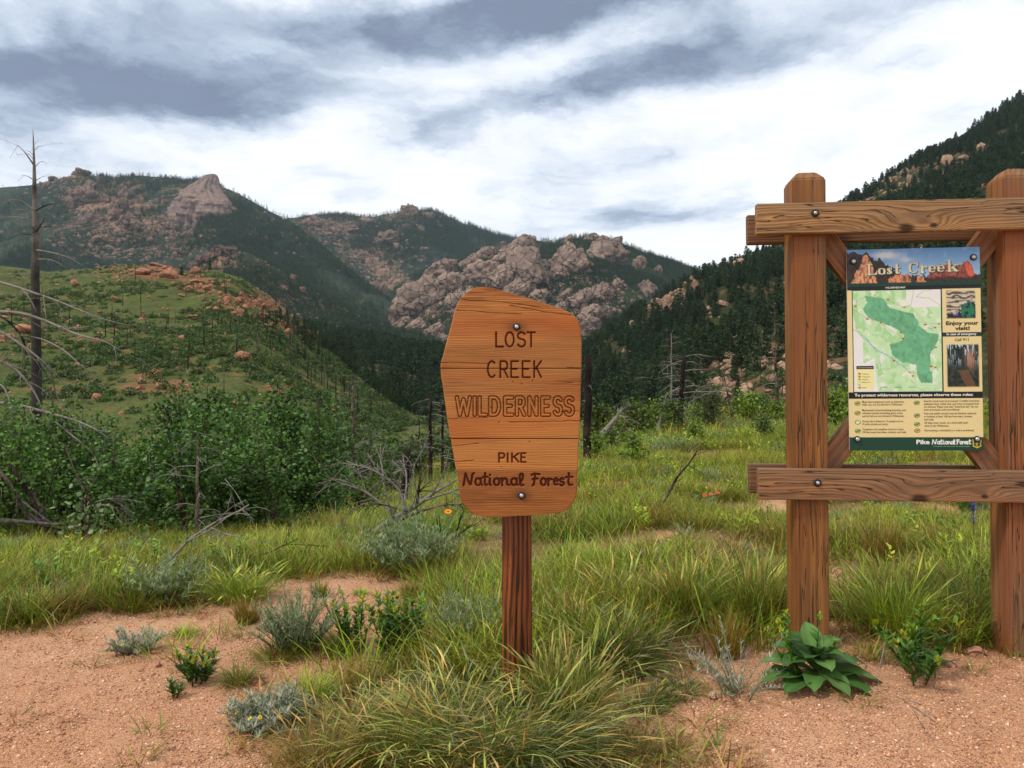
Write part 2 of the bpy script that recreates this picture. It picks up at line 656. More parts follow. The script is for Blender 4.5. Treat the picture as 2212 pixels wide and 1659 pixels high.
def mat_wood(name, light, dark, axis='X', ring=55.0, grain=220.0, weather=None, wamt=0.5, knots=(), stripe=0.55, rough=0.72, spec=0.25, vcol=False, stain=None, wob=1.0, checks=0.45):
    """sawn timber; grain runs along the given local axis, knots bend it"""
    m, nt = new_mat(name)
    p = obj_co(nt)
    if axis == 'Z':
        p = nt.mapping(p, rot=(0, math.radians(90), 0))
    lng = nt.mapping(p, (1.3, 9, 9))
    bend = nt.vmath('SCALE', nt.vmath('SUBTRACT', nt.noise(lng, 1.0, 3, 0.5, out=1), (0.5, 0.5, 0.5)), 0.05 * wob)
    q = nt.vmath('ADD', p, bend)
    kdark = None
    for (kx, ky, kz, kr) in knots:
        dv = nt.vmath('MULTIPLY', nt.vmath('SUBTRACT', p, (kx, ky, kz)), (0.45, 0.3, 1))
        d = nt.vmath('LENGTH', dv, out=1)
        fall = nt.math('EXPONENT', nt.math('MULTIPLY', nt.math('MULTIPLY', d, d), -1.0 / (kr * 2.6) ** 2))
        off = nt.n('ShaderNodeCombineXYZ')
        nt.set(off.inputs[2], nt.math('MULTIPLY', fall, kr * 2.0))
        q = nt.vmath('ADD', q, off.outputs[0])
        dn = nt.vmath('LENGTH', nt.vmath('MULTIPLY', nt.vmath('SUBTRACT', nt.vmath('ADD', p, nt.vmath('SCALE', bend, 0.4)), (kx, ky, kz)), (0.6, 0.2, 1)), out=1)
        kd = nt.sstep(dn, kr * 1.05, kr * 0.35)
        kdark = kd if kdark is None else nt.math('MAXIMUM', kdark, kd)
    sepq = nt.n('ShaderNodeSeparateXYZ')
    nt.set(sepq.inputs[0], q)
    rr = nt.math('ADD', sepq.outputs[2], nt.math('MULTIPLY', sepq.outputs[1], 0.45))
    ringv = nt.math('ADD', nt.math('MULTIPLY', nt.math('SINE', nt.math('MULTIPLY', nt.math('ADD', rr, nt.math('MULTIPLY', nt.noise(nt.mapping(q, (0.7, 10, 10)), 1.0, 3, 0.6), 0.05)), ring * 6.28)), 0.5), 0.5)
    fine = nt.noise(nt.mapping(q, (2.5, grain, grain)), 1.0, 4, 0.65)
    big = nt.noise(nt.mapping(p, (1.6, 11, 11)), 1.0, 4, 0.6)
    f = nt.math('ADD', nt.math('MULTIPLY', nt.math('POWER', ringv, 1.6), stripe), nt.math('MULTIPLY', nt.math('SUBTRACT', fine, 0.3), 0.8), clamp=True)
    c = nt.mix(f, light, dark)
    c = nt.mix(nt.math('MULTIPLY', nt.sstep(big, 0.42, 0.7), 0.45), c, tuple(x * 0.62 for x in dark))
    if weather:
        wv = nt.noise(nt.mapping(p, (0.9, 5, 5), loc=(3, 1, 2)), 1.0, 5, 0.65)
        c = nt.mix(nt.math('MULTIPLY', nt.sstep(wv, 0.35, 0.68), wamt), c, nt.mix(fine, weather, tuple(x * 0.55 for x in weather)))
    if stain is not None:                       # reddish finish that survived in places
        sv = nt.noise(nt.mapping(p, (0.7, 7, 7), loc=(9, 4, 1)), 1.0, 4, 0.6)
        c = nt.mix(nt.math('MULTIPLY', nt.sstep(sv, 0.45, 0.66), 0.6), c, stain)
    chk = nt.noise(nt.mapping(q, (0.9, 42, 42), loc=(2, 7, 5)), 1.0, 2, 0.5)
    chk = nt.math('MULTIPLY', nt.sstep(nt.math('ABSOLUTE', nt.math('SUBTRACT', chk, 0.5)), 0.016, 0.004), nt.sstep(nt.noise(nt.mapping(p, (1.1, 8, 8), loc=(5, 5, 5)), 1.0, 2, 0.5), checks, checks + 0.06))
    c = nt.mix(nt.math('MULTIPLY', chk, 0.85), c, tuple(x * 0.16 for x in dark))
    if kdark is not None:
        c = nt.mix(nt.math('MULTIPLY', kdark, 0.9), c, srgb(44, 22, 12))
    if vcol:
        c = nt.vmath('MULTIPLY', c, attr(nt, 'Col'))
    h = nt.math('SUBTRACT', nt.math('ADD', nt.math('MULTIPLY', f, -1.0), nt.math('MULTIPLY', fine, 0.5)), nt.math('MULTIPLY', chk, 3.0))
    finish(nt, c, rough, nt.bump(h, 0.45, 0.0025), spec=spec)
    return m


def mat_deadwood(name, light, dark, amt, sc=1.0):
    m, nt = new_mat(name)
    p = obj_co(nt)
    n1 = nt.noise(p, 2.0 * sc, 4, 0.6)
    n2 = nt.noise(p, 30 * sc, 4, 0.7)
    c = nt.mix(nt.sstep(nt.math('ADD', nt.math('MULTIPLY', n1, 0.7), nt.math('MULTIPLY', n2, 0.3)), amt - 0.1, amt + 0.12), light, dark)
    c = nt.mix(nt.math('MULTIPLY', nt.sstep(n2, 0.5, 0.75), 0.4), c, tuple(x * 0.4 for x in dark))
    c = nt.vmath('MULTIPLY', c, attr(nt, 'Col'))
    finish(nt, c, 0.9, nt.bump(n2, 0.6, 0.01), spec=0.15)
    return m


M_DIRT = mat_dirt()
M_GRASS = mat_foliage('grass_blades', 0.22, 0.55, 0.3, 0.2, 4.0)
M_LEAF = mat_foliage('leaves', 0.25, 0.5, 0.35, 0.25, 2.0)
M_PINE = mat_foliage('pine_needles', 0.12, 0.7, 0.15, 0.5, 0.12)
M_BARK = mat_deadwood('bark', srgb(96, 76, 62), srgb(60, 44, 36), 0.5)
M_DEAD = mat_deadwood('bleached_dead_wood', srgb(136, 128, 120), srgb(70, 62, 56), 0.54)
M_CHAR = mat_deadwood('charred_wood', srgb(70, 52, 44), srgb(26, 21, 20), 0.44)
M_CHARG = mat_deadwood('charred_and_grey_wood', srgb(128, 112, 100), srgb(30, 25, 23), 0.47)
M_HILL = mat_hill('green_hillside', srgb(62, 74, 34), srgb(84, 94, 46), srgb(116, 106, 64), srgb(140, 96, 68), 0.56, 0.66)
M_HILLR = mat_hill('wooded_hillside', srgb(36, 46, 24), srgb(54, 60, 32), srgb(92, 82, 50), srgb(126, 96, 74), 0.54, 0.64, 0.8)
M_FLOOR = mat_hill('valley_ground', srgb(60, 72, 38), srgb(74, 84, 44), srgb(100, 96, 60), srgb(140, 100, 76), 0.6, 0.7, 0.5)
M_MTN_L = mat_mountain('burnt_mountain_slope', srgb(28, 42, 34), srgb(46, 60, 44), srgb(78, 84, 66), srgb(166, 128, 102), srgb(116, 92, 76), 0.585, 1.0)
M_MTN_B = mat_mountain('forested_mountain_slope', srgb(26, 40, 34), srgb(42, 56, 42), srgb(70, 80, 62), srgb(164, 130, 108), srgb(120, 95, 82), 0.59, 1.0)
M_RIDGE = mat_mountain('granite_ridge_slope', srgb(26, 40, 28), srgb(40, 56, 34), srgb(68, 78, 52), srgb(196, 164, 146), srgb(146, 118, 106), 0.60, 1.3)
M_GRAN_FAR = mat_granite('pale_granite', srgb(162, 138, 122), srgb(126, 106, 94), srgb(60, 52, 50), 0.9)
M_GRAN_MTN = mat_granite('brown_granite', srgb(146, 118, 100), srgb(108, 90, 80), srgb(56, 50, 50), 0.9)
M_GRAN_PEAK = mat_granite('grey_summit_granite', srgb(158, 132, 118), srgb(122, 104, 98), srgb(58, 52, 54), 2.4)
M_GRAN_HILL = mat_granite('orange_granite', srgb(184, 132, 104), srgb(156, 104, 78), srgb(90, 60, 48), 9.0)
M_GRAN_R = mat_granite('tan_granite', srgb(184, 152, 126), srgb(152, 118, 96), srgb(88, 70, 60), 6.0)
M_STONE = mat_granite('pink_stone', srgb(206, 150, 126), srgb(180, 122, 98), srgb(140, 92, 74), 160.0)
M_STEEL = mat_plain('galvanised_steel', srgb(188, 190, 190), 0.38, 0.85, 0.5, 0.12, 60)
M_RUBBER = mat_plain('dark_washer', srgb(28, 26, 26), 0.6, 0.0, 0.4)
M_BRACE = mat_wood('brace_wood', srgb(164, 104, 60), srgb(96, 54, 28), 'X', 38, 200, srgb(150, 132, 116), 0.5)
M_RAIL = mat_wood('weathered_rail_wood', srgb(188, 142, 90), srgb(96, 66, 40), 'X', 95, 160, srgb(140, 118, 98), 0.6, knots=((-0.06, -0.025, -0.05, 0.026), (0.05, -0.025, -0.042, 0.014)), stripe=0.6, wob=1.6)
M_RAIL2 = mat_wood('weathered_lower_rail_wood', srgb(166, 118, 78), srgb(92, 62, 40), 'X', 90, 150, srgb(132, 112, 92), 0.6, knots=((-0.02, -0.025, -0.055, 0.030), (0.24, -0.025, -0.038, 0.012)), stripe=0.55, wob=1.4)
M_RAILB = mat_wood('back_rail_wood', srgb(142, 100, 68), srgb(82, 54, 36), 'X', 70, 150, srgb(116, 98, 82), 0.5)
M_POST = mat_wood('stained_post_wood', srgb(164, 108, 48), srgb(88, 54, 26), 'Z', 26, 200, srgb(104, 80, 56), 0.55, stripe=0.45, stain=srgb(136, 74, 26), rough=0.55, spec=0.35)
M_POST2 = mat_wood('greyed_post_wood', srgb(164, 110, 58), srgb(84, 54, 30), 'Z', 42, 200, srgb(118, 104, 88), 0.7, stripe=0.55, stain=srgb(150, 78, 34))
M_SPOST = mat_wood('sign_post_wood', srgb(158, 86, 38), srgb(52, 23, 11), 'Z', 48, 180, None, 0, stripe=0.85, stain=srgb(112, 44, 18), rough=0.5, spec=0.35)
M_SIGN = mat_wood('sign_board_wood', srgb(208, 140, 70), srgb(146, 82, 34), 'X', 150, 240, srgb(146, 98, 60), 0.3, stripe=0.5, stain=srgb(172, 92, 36), checks=0.62, vcol=True, rough=0.55, spec=0.3, wob=0.55)
M_PRINT = mat_vcol('printed_panel', 0.35, 0.4)
M_EDGE = mat_plain('panel_edge', srgb(210, 206, 196), 0.5)

# ------------------------------------------------------------------ near ground
def g(x, y):
    x = np.asarray(x, float)
    y = np.asarray(y, float)
    r = x / np.maximum(y, 1.0)
    side = sst(-0.45, 0.35, r)
    near = 0.02 + 0.16 * sst(-0.2, 1.5, x) * sst(1.2, 3.2, y)
    yl = np.maximum(y - 5.3, 0)
    left = -0.16 * (yl - 1.4 * (1 - np.exp(-yl / 1.4))) * (y < 26) + (y >= 26) * (-0.16 * (20.7 - 1.4) - 0.06 * (y - 26))
    right = 0.012 * np.clip(y - 4, 0, 41) - 0.12 * np.maximum(y - 45, 0)
    z = near + left * (1 - side) + right * side
    z = z + 0.05 * fbm(x * 0.45, y * 0.45, oct=4, seed=3) * sst(2.0, 9.0, y + np.abs(x)) + 0.012 * fbm(x * 2.1, y * 2.1, oct=4, seed=9)
    return z


def gz(x, y):
    return float(g(np.array([x]), np.array([y]))[0])


def gp(qx, qy):
    """where the view line through a grid position meets the near ground"""
    r = raydir(qx, qy)
    d = np.geomspace(1.2, 90, 900)
    X, Z = r.x / r.y * d, CAM_Z + r.z / r.y * d
    below = np.nonzero(Z < g(X, d))[0]
    i = below[0] if len(below) else len(d) - 1
    return Vector((X[i], d[i], float(g(X[i:i + 1], d[i:i + 1])[0])))


# bare ground: the trail and the pullout, outlined on the ground itself
def ground_poly(pts):
    return [tuple(gp(a, b)[:2]) for a, b in pts]


BARE = [ground_poly([(-1600, 1500), (-400, 1410), (0, 1362), (130, 1338), (230, 1318), (330, 1318), (450, 1296), (560, 1262), (640, 1245), (720, 1236), (830, 1240), (940, 1262),
                     (1010, 1300), (1000, 1370), (900, 1430), (780, 1480), (700, 1540), (640, 1600), (560, 1700), (500, 1900), (-2200, 1900)]),
        ground_poly([(1330, 1500), (1400, 1440), (1420, 1370), (1500, 1352), (1600, 1372), (1690, 1352), (1800, 1230), (1870, 1250), (1860, 1400), (2000, 1410), (2090, 1370), (2150, 1392), (2500, 1415), (3300, 1425), (4200, 1460), (4600, 1900), (1300, 1900), (1420, 1640), (1320, 1560)]),
        ground_poly([(1240, 1118), (1290, 1112), (1300, 1140), (1250, 1146)]), ground_poly([(1480, 1045), (1560, 1040), (1580, 1075), (1500, 1080)]),
        ground_poly([(1620, 1075), (1700, 1070), (1700, 1110), (1640, 1112)]), ground_poly([(760, 1195), (860, 1172), (900, 1196), (800, 1215)])]


def bare(x, y):
    m = np.zeros(np.shape(x), bool)
    jx = x + 0.12 * fbm(x * 2.5, y * 2.5, oct=3, seed=21)
    jy = y + 0.12 * fbm(x * 2.5, y * 2.5, oct=3, seed=22)
    for p in BARE:
        m |= inpoly(jx, jy, p)
    return m


nx, ny = 300, 300
s = np.linspace(-1, 1, nx)
xs = 90 * np.sinh(3.6 * s) / math.sinh(3.6)
t = np.linspace(0, 1, ny)
ys = np.concatenate([np.linspace(-12, 1.2, 30)[:-1], 1.2 * (100 / 1.2) ** np.linspace(0, 1, ny - 29)])
X, Y = np.meshgrid(xs, ys, indexing='ij')
Z = g(X, Y)
V = np.stack([X, Y, Z], -1).reshape(-1, 3)
i = np.arange(nx - 1)[:, None] * ny + np.arange(len(ys) - 1)[None]
Q = np.stack([i, i + ny, i + ny + 1, i + 1], -1).reshape(-1, 4)
me = np_mesh('ground', V, Q, None, [M_DIRT], True)
gr = np.where(bare(X, Y), 0.0, 1.0) * sst(1.8, 2.6, Y)
fattr(me, 'grassy', gr)
GROUND = tag(link('ground', me), 'pinkish decomposed granite ground of the trail and meadow', None, None, 'structure')

# the wide valley floor below everything, out to the horizon
me = np_mesh('valley_floor', [(-9000, -9000, -45), (9000, -9000, -45), (9000, 9000, -45), (-9000, 9000, -45)], np.array([(0, 1, 2, 3)]), None, [M_FLOOR])
tag(link('valley_floor', me), 'green valley floor far below the trail', None, None, 'structure')


# ------------------------------------------------------------------ hills and mountains: each a sheet with a ridge line, a foot and a back slope
class Sheet:
    pass


def sheet(name, label, mat, crest, crest_d, foot_d, foot_z, power, amp, wl, seed, nq=260, nt=110, rock=None, q0=-500, q1=2712, crest_keep=0.25, back=0.7, rough=0.0):
    qx = np.linspace(q0, q1, nq)
    cx, cy = zip(*crest)
    cq = np.interp(qx, cx, cy)
    cd = np.interp(qx, *zip(*crest_d))
    fd = np.interp(qx, *zip(*foot_d))
    fz = np.interp(qx, *zip(*foot_z))
    cz = np.array([P(a, b, c).z for a, b, c in zip(qx, cq, cd)])
    tt = np.concatenate([np.linspace(0, 1, nt), 1 + np.linspace(0, 1, 14)[1:] ** 1.3])
    T, _ = np.meshgrid(tt, qx)
    front = np.minimum(T, 1.0)
    D = fd[:, None] + (cd - fd)[:, None] * front + (cd * 0.5)[:, None] * np.maximum(T - 1, 0)
    S = front ** power
    Zs = fz[:, None] + (cz - fz)[:, None] * S - (np.abs(cz) + 30)[:, None] * back * np.maximum(T - 1, 0) ** 1.3
    Xs = D * ((qx - CX) / FQ)[:, None]
    w_ = np.where(T < 1, np.sin(np.clip(front, 0, 1) * math.pi) ** 0.7 * (1 - crest_keep) + crest_keep * front, crest_keep)
    n = fbm(Xs / wl, D / wl, oct=6, seed=seed, gain=0.52)
    rg = ridged(Xs / wl * 0.8, D / wl * 0.35, oct=4, seed=seed + 50) - 0.6
    Zs = Zs + amp * w_ * (n + 1.1 * rg)
    rk = np.zeros_like(Zs)
    U, Vq = project(np.stack([Xs, D, Zs], -1))
    if rock:
        for (a, b, ra, rb, wgt) in rock:
            rk += wgt * np.exp(-(((U - a) / ra) ** 2 + ((Vq - b) / rb) ** 2) * 1.2) * (T <= 1.02)
        rk = np.clip(rk, 0, 1.2)
        if rough:
            Zs = Zs + rough * rk * (ridged(Xs / (wl * 0.12), D / (wl * 0.12), oct=4, seed=seed + 80) - 0.45)
    Vv = np.stack([Xs, D, Zs], -1)
    nT = len(tt)
    i = np.arange(nq - 1)[:, None] * nT + np.arange(nT - 1)[None]
    Q = np.stack([i, i + nT, i + nT + 1, i + 1], -1).reshape(-1, 4)
    me = np_mesh(name, Vv.reshape(-1, 3), Q, None, [mat], True)
    fattr(me, 'rock', rk)
    o = tag(link(name, me), label, None, None, 'structure')
    sh = Sheet()
    sh.V, sh.T, sh.o, sh.rock = Vv, T, o, rk
    U, Vq = project(Vv)
    sh.U, sh.Q = U, Vq
    # which grid points the eye can reach: nothing nearer in the same column stands higher in view
    run = np.minimum.accumulate(np.where(T <= 1.0, Vq, 1e9), axis=1)
    sh.vis = (T <= 1.0) & (Vq <= run + 1.5)
    return sh


def at_sheet(sh, qx, qy):
    d2 = (sh.U - qx) ** 2 + (sh.Q - qy) ** 2 + np.where(sh.vis, 0, 1e5)
    k = np.unravel_index(np.argmin(d2), d2.shape)
    # refine between neighbours
    i, j = k
    return Vector(sh.V[i, j])


def sample_sheet(sh, n, rng, mask=None, tmax=1.0, qlim=(-120, 2340), clump=0):
    """random points on the front of a sheet, even per area; mask(U,Q) gives a keep probability"""
    V, T = sh.V, sh.T
    A = np.linalg.norm(np.cross(V[1:, :-1] - V[:-1, :-1], V[:-1, 1:] - V[:-1, :-1]), axis=-1)
    ok = (T[:-1, :-1] < tmax) & (sh.U[:-1, :-1] > qlim[0]) & (sh.U[:-1, :-1] < qlim[1])
    A = A * ok
    if mask is not None:
        A = A * mask(sh.U[:-1, :-1], sh.Q[:-1, :-1])
    if clump:
        A = A * np.clip(.75 + 1.5 * fbm(V[:-1, :-1, 0] / clump, V[:-1, :-1, 1] / clump, oct=3, seed=44), .12, 2.5)
    p = (A / A.sum()).ravel()
    k = rng.choice(len(p), n, p=p)
    i, j = np.unravel_index(k, A.shape)
    a, b = rng.random((2, n, 1))
    R = V[i, j] * (1 - a) * (1 - b) + V[i + 1, j] * a * (1 - b) + V[i, j + 1] * (1 - a) * b + V[i + 1, j + 1] * a * b
    return R


LEFT_MTN = sheet('left_mountain', 'burnt mountain with a granite peak on its ridge', M_MTN_L,
                 [(-500, 430), (-200, 410), (0, 402), (60, 398), (100, 388), (150, 376), (185, 374), (240, 381), (300, 378), (370, 386), (400, 392), (440, 394), (470, 404), (500, 416), (560, 447), (610, 476), (700, 545), (780, 610), (900, 700), (1100, 800), (2712, 900)],
                 [(-500, 2300), (400, 2400), (700, 1900), (1100, 1500), (2712, 1400)], [(-500, 900), (2712, 900)], [(-500, -40), (2712, -45)], 1.15, 60, 420, 11, nq=420, nt=150,
                 rock=[(200, 425, 90, 50, 0.75), (275, 450, 60, 60, 0.7), (430, 420, 60, 60, 0.9), (260, 520, 120, 50, 0.3), (350, 490, 40, 22, .5), (160, 375, 60, 10, 0.7), (450, 470, 50, 40, 0.5)], rough=24, crest_keep=0.12)
BACK_MTN = sheet('back_mountain', 'forested mountain with scattered granite along its top', M_MTN_B,
                 [(-500, 560), (400, 540), (560, 492), (600, 478), (660, 466), (720, 462), (800, 470), (850, 460), (885, 452), (940, 455), (1000, 480), (1080, 506), (1150, 524), (1250, 560), (1500, 640), (2712, 800)],
                 [(-500, 2900), (2712, 2900)], [(-500, 1300), (2712, 1300)], [(-500, -40), (2712, -45)], 1.1, 70, 500, 23, nq=420, nt=130,
                 rock=[(700, 490, 90, 26, 0.65), (900, 465, 70, 22, 0.7), (820, 520, 70, 36, 0.55), (840, 600, 60, 60, 0.6), (760, 560, 60, 40, 0.3)], rough=20, crest_keep=0.12)
RIDGE = sheet('granite_ridge', 'wooded ridge with great granite domes', M_RIDGE,
              [(-500, 900), (700, 790), (830, 700), (870, 650), (920, 600), (1000, 568), (1060, 545), (1100, 526), (1150, 519), (1200, 526), (1235, 517), (1270, 512), (1320, 517), (1360, 532), (1420, 557), (1480, 577), (1530, 590), (1600, 612), (1800, 660), (2712, 760)],
              [(-500, 1600), (900, 1650), (1300, 1800), (1600, 1900), (2712, 2000)], [(-500, 950), (2712, 950)], [(-500, -40), (2712, -40)], 1.05, 42, 300, 37, nq=420, nt=130,
              rock=[(960, 620, 110, 60, 0.8), (1120, 570, 90, 50, 0.7), (880, 670, 60, 40, 0.8), (1290, 620, 60, 60, 0.4), (1230, 660, 80, 40, 0.45)], rough=16, crest_keep=0.1)
SPUR = sheet('middle_spur', 'grey green burnt spur running down into the valley', M_MTN_L,
             [(-500, 640), (0, 620), (250, 600), (380, 585), (430, 556), (480, 541), (540, 548), (600, 585), (680, 632), (760, 672), (850, 708), (950, 735), (1100, 775), (1300, 800), (2712, 900)],
             [(-500, 1200), (2712, 1200)], [(-500, 700), (2712, 700)], [(-500, -35), (2712, -38)], 1.1, 22, 220, 51, nq=360, nt=90,
             rock=[(470, 560, 60, 26, 0.8), (650, 640, 90, 40, 0.25), (560, 600, 60, 30, 0.3)], rough=12, crest_keep=0.15)
FOREST = sheet('forest_slope', 'pine covered slope dropping into the valley', M_HILLR,
               [(-500, 800), (300, 720), (520, 690), (600, 700), (680, 712), (760, 732), (850, 745), (950, 758), (1100, 775), (1250, 785), (1400, 800), (2712, 900)],
               [(-500, 700), (2712, 700)], [(-500, 150), (2712, 150)], [(-500, -16), (2712, -16)], 1.0, 9, 130, 61, nq=240, nt=90, crest_keep=0.2)
RIGHT_HILL = sheet('right_hill', 'steep pine covered hill with tan rock outcrops', M_HILLR,
                   [(-500, 960), (900, 900), (1150, 830), (1230, 790), (1300, 735), (1400, 668), (1500, 603), (1600, 562), (1700, 516), (1830, 446), (1900, 400), (2000, 336), (2100, 280), (2212, 212), (2400, 120), (2712, 20)],
                   [(-500, 500), (1200, 520), (1500, 620), (1830, 720), (2212, 850), (2712, 900)], [(-500, 130), (2712, 110)], [(-500, -14), (1200, -12), (1700, -7), (2712, -4)], 1.12, 16, 120, 71, nq=340, nt=150,
                   rock=[(1420, 650, 60, 40, 0.7), (1510, 640, 40, 40, 0.5), (1700, 800, 90, 60, 0.6), (1560, 840, 120, 50, 0.45), (1960, 470, 90, 40, 0.6), (2060, 350, 60, 40, 0.5)], rough=5, crest_keep=0.12)
LEFT_HILL = sheet('left_hill', 'rounded green hill with burnt tree trunks and orange boulders', M_HILL,
                  [(-500, 600), (-200, 590), (0, 578), (100, 588), (200, 578), (270, 570), (330, 572), (400, 582), (460, 580), (520, 597), (580, 640), (640, 690), (700, 742), (760, 800), (850, 868), (950, 922), (1100, 960), (1400, 990), (2712, 1050)],
                  [(-500, 400), (440, 420), (640, 350), (850, 200), (1100, 120), (2712, 120)], [(-500, 60), (2712, 60)], [(-500, -9), (700, -9), (1100, -8), (2712, -12)], 1.05, 6, 70, 83, nq=420, nt=170,
                  rock=[(330, 590, 80, 16, 1.0), (430, 615, 70, 22, 0.9), (560, 650, 60, 22, 0.8), (640, 700, 50, 25, 0.8), (90, 720, 70, 25, 0.5), (360, 850, 260, 40, 0.3), (620, 830, 120, 50, 0.3)], rough=1.5, crest_keep=0.15)

# ------------------------------------------------------------------ rocks
_ico = {}


def ico(sub):
    if sub not in _ico:
        bm = bmesh.new()
        bmesh.ops.create_icosphere(bm, subdivisions=sub, radius=1.0)
        bm.verts.ensure_lookup_table()
        _ico[sub] = (np.array([v.co[:] for v in bm.verts]), np.array([[v.index for v in f.verts] for f in bm.faces]))
        bm.free()
    return _ico[sub]


def rock_mesh(name, seed, sub, mat, planes=9, cut=(0.55, 0.9), rough=0.12, flute=0.0, lean=0.0, smooth=True, slabs=0.0):
    V, F = ico(sub)
    V = V.copy()
    rng = np.random.default_rng(seed)
    for _ in range(planes):
        n = rng.normal(size=3)
        n[2] *= 0.7
        n /= np.linalg.norm(n)
        c = rng.uniform(*cut)
        V -= np.maximum(V @ n - c, 0)[:, None] * n * 0.92
    D = V / np.linalg.norm(V, axis=1, keepdims=True)
    o = rng.uniform(-50, 50, 3)
    V = V * (1 + rough * fbm(D[:, 0] * 2.2 + o[0], D[:, 1] * 2.2 + o[1], D[:, 2] * 2.2 + o[2], oct=5, seed=seed))[:, None]
    if flute:                                    # steep water-worn grooves and ledges leaning with the jointing
        a = math.radians(lean)
        u = D[:, 0] * math.cos(a) + D[:, 2] * math.sin(a)
        r = ridged(u * 3.4 + o[0], D[:, 1] * 3.4 + o[1], D[:, 2] * 0.9 + o[2], oct=3, seed=seed + 5)
        V = V * (1 - flute * (1 - r) * 1.6)[:, None]
    if slabs:
        a = math.radians(lean + 20)
        h = V[:, 2] * math.cos(a) - V[:, 0] * math.sin(a) + 0.12 * fbm(V[:, 0] * 2 + o[1], V[:, 1] * 2, oct=2, seed=seed)
        st = np.abs(((h * 3.2 + o[2]) % 1.0) - 0.5) * 2
        V = V * (1 - slabs * (st > 0.82))[:, None]
    return np_mesh(name, V, F, None, [mat], smooth)


def flat_shaded(me):
    me.polygons.foreach_set('use_smooth', np.zeros(len(me.polygons), bool))
    return me


DOMES = [rock_mesh('granite_dome', 100 + k, 5, M_GRAN_FAR, 9, (0.55, 0.95), 0.16, 0.26, 20, False, 0.07) for k in range(7)]
CRAGS = [rock_mesh('mountain_crag', 140 + k, 5, M_GRAN_MTN, 9, (0.45, 0.9), 0.28, 0.34, 12, False, 0.08) for k in range(6)]
HROCKS = [rock_mesh('orange_boulder', 200 + k, 3, M_GRAN_HILL, 10, (0.5, 0.85), 0.12, 0, 0, False, 0.0) for k in range(7)]
RROCKS = [rock_mesh('tan_outcrop', 240 + k, 4, M_GRAN_R, 10, (0.45, 0.85), 0.16, 0.10, 30, False, 0.10) for k in range(7)]


def place_rocks(sh, protos, lst, name, label, cat, group, rng, deep=0.8, sink=0.35, special=None, zk=1.0, tilt=0.0, stretch=1.0):
    out = []
    for k, (qx, qy, w_, h_) in enumerate(lst):
        c = at_sheet(sh, qx, qy + h_ * 0.35)
        d = c.y
        sx, sz = w_ * d / FQ / 2, h_ * d / FQ / 2
        o = link(name, protos[int(rng.integers(len(protos)))], None, None, (c.x, c.y + sx * deep * 0.3, c.z + sz * (1 - sink)),
                 (rng.uniform(-.15, .15), rng.uniform(-.2, .2) + tilt, rng.uniform(-.35, .35) if tilt else rng.uniform(-.5, .5) + (math.pi if rng.random() < .3 else 0)),
                 (sx * 1.08 * stretch, sx * deep, sz * 1.35 * zk))
        lb, gp_ = (label, group) if isinstance(label, str) else label(qx, qy)
        if special and k in special:
            lb = special[k]
            tag(o, lb, cat, None)
        else:
            tag(o, lb, cat, gp_)
        out.append(o)
    return out


def zd(lst, ox, oy, k):
    return [(a, b, c * 1.22, d * 1.18) for a, b, c, d in zz(lst, ox, oy, k)]


def zz(lst, ox, oy, k):
    return [(ox + a * k, oy + b * k, c * k, d * k) for a, b, c, d in lst]


rng = np.random.default_rng(5)
place_rocks(RIDGE, DOMES, zd([(1240, 350, 210, 120), (1290, 425, 160, 190), (1080, 455, 190, 130), (930, 500, 140, 120), (880, 445, 130, 80), (780, 575, 200, 170), (850, 530, 140, 130),
                              (720, 645, 130, 90), (1510, 395, 150, 170), (1670, 360, 165, 150), (1180, 485, 130, 120), (1250, 540, 140, 90), (1100, 372, 90, 60), (1440, 455, 70, 70), (1640, 550, 90, 80),
                              (1730, 512, 60, 60), (1862, 530, 64, 90), (1540, 582, 120, 80), (1590, 640, 100, 70), (1650, 640, 70, 60), (1570, 700, 100, 80), (1590, 292, 60, 34), (1480, 303, 80, 34), (1700, 310, 60, 30),
                              (1910, 440, 40, 40), (1820, 405, 54, 60), (700, 702, 100, 56), (790, 700, 90, 66), (872, 722, 90, 76), (905, 772, 60, 56), (640, 692, 80, 44), (1000, 642, 100, 100), (950, 592, 80, 70),
                              (1340, 560, 100, 70), (1160, 288, 30, 24), (1030, 400, 90, 70), (1480, 560, 70, 50), (1350, 620, 80, 60), (1440, 630, 80, 60)], 540, 378, 0.4639),
            'granite_dome', lambda a, b: (('pale granite dome left of and above the wooden sign', 'granite domes left of the sign') if a < 1010 else ('granite dome directly above the wooden sign\'s top edge', 'granite domes above the sign') if a < 1200 else ('small granite block low on the ridge, right of the sign\'s shoulder', 'granite blocks right of the sign') if b > 610 else ('granite dome near the right end of the middle ridge', 'granite domes on the right of the ridge')), 'rock', None, rng, 0.7, 0.5, tilt=-.55, stretch=1.25, zk=.92, special=
            {0: 'broad overhanging granite slab at the top of the middle ridge, above the wooden sign', 8: 'rounded steep granite dome standing alone right of the ridge\'s overhanging slab', 9: 'rightmost great granite dome under the crest of the middle ridge',
             5: 'largest sloping granite flank, left foot of the middle ridge', 2: 'wide granite dome just above the left shoulder of the wooden sign'})
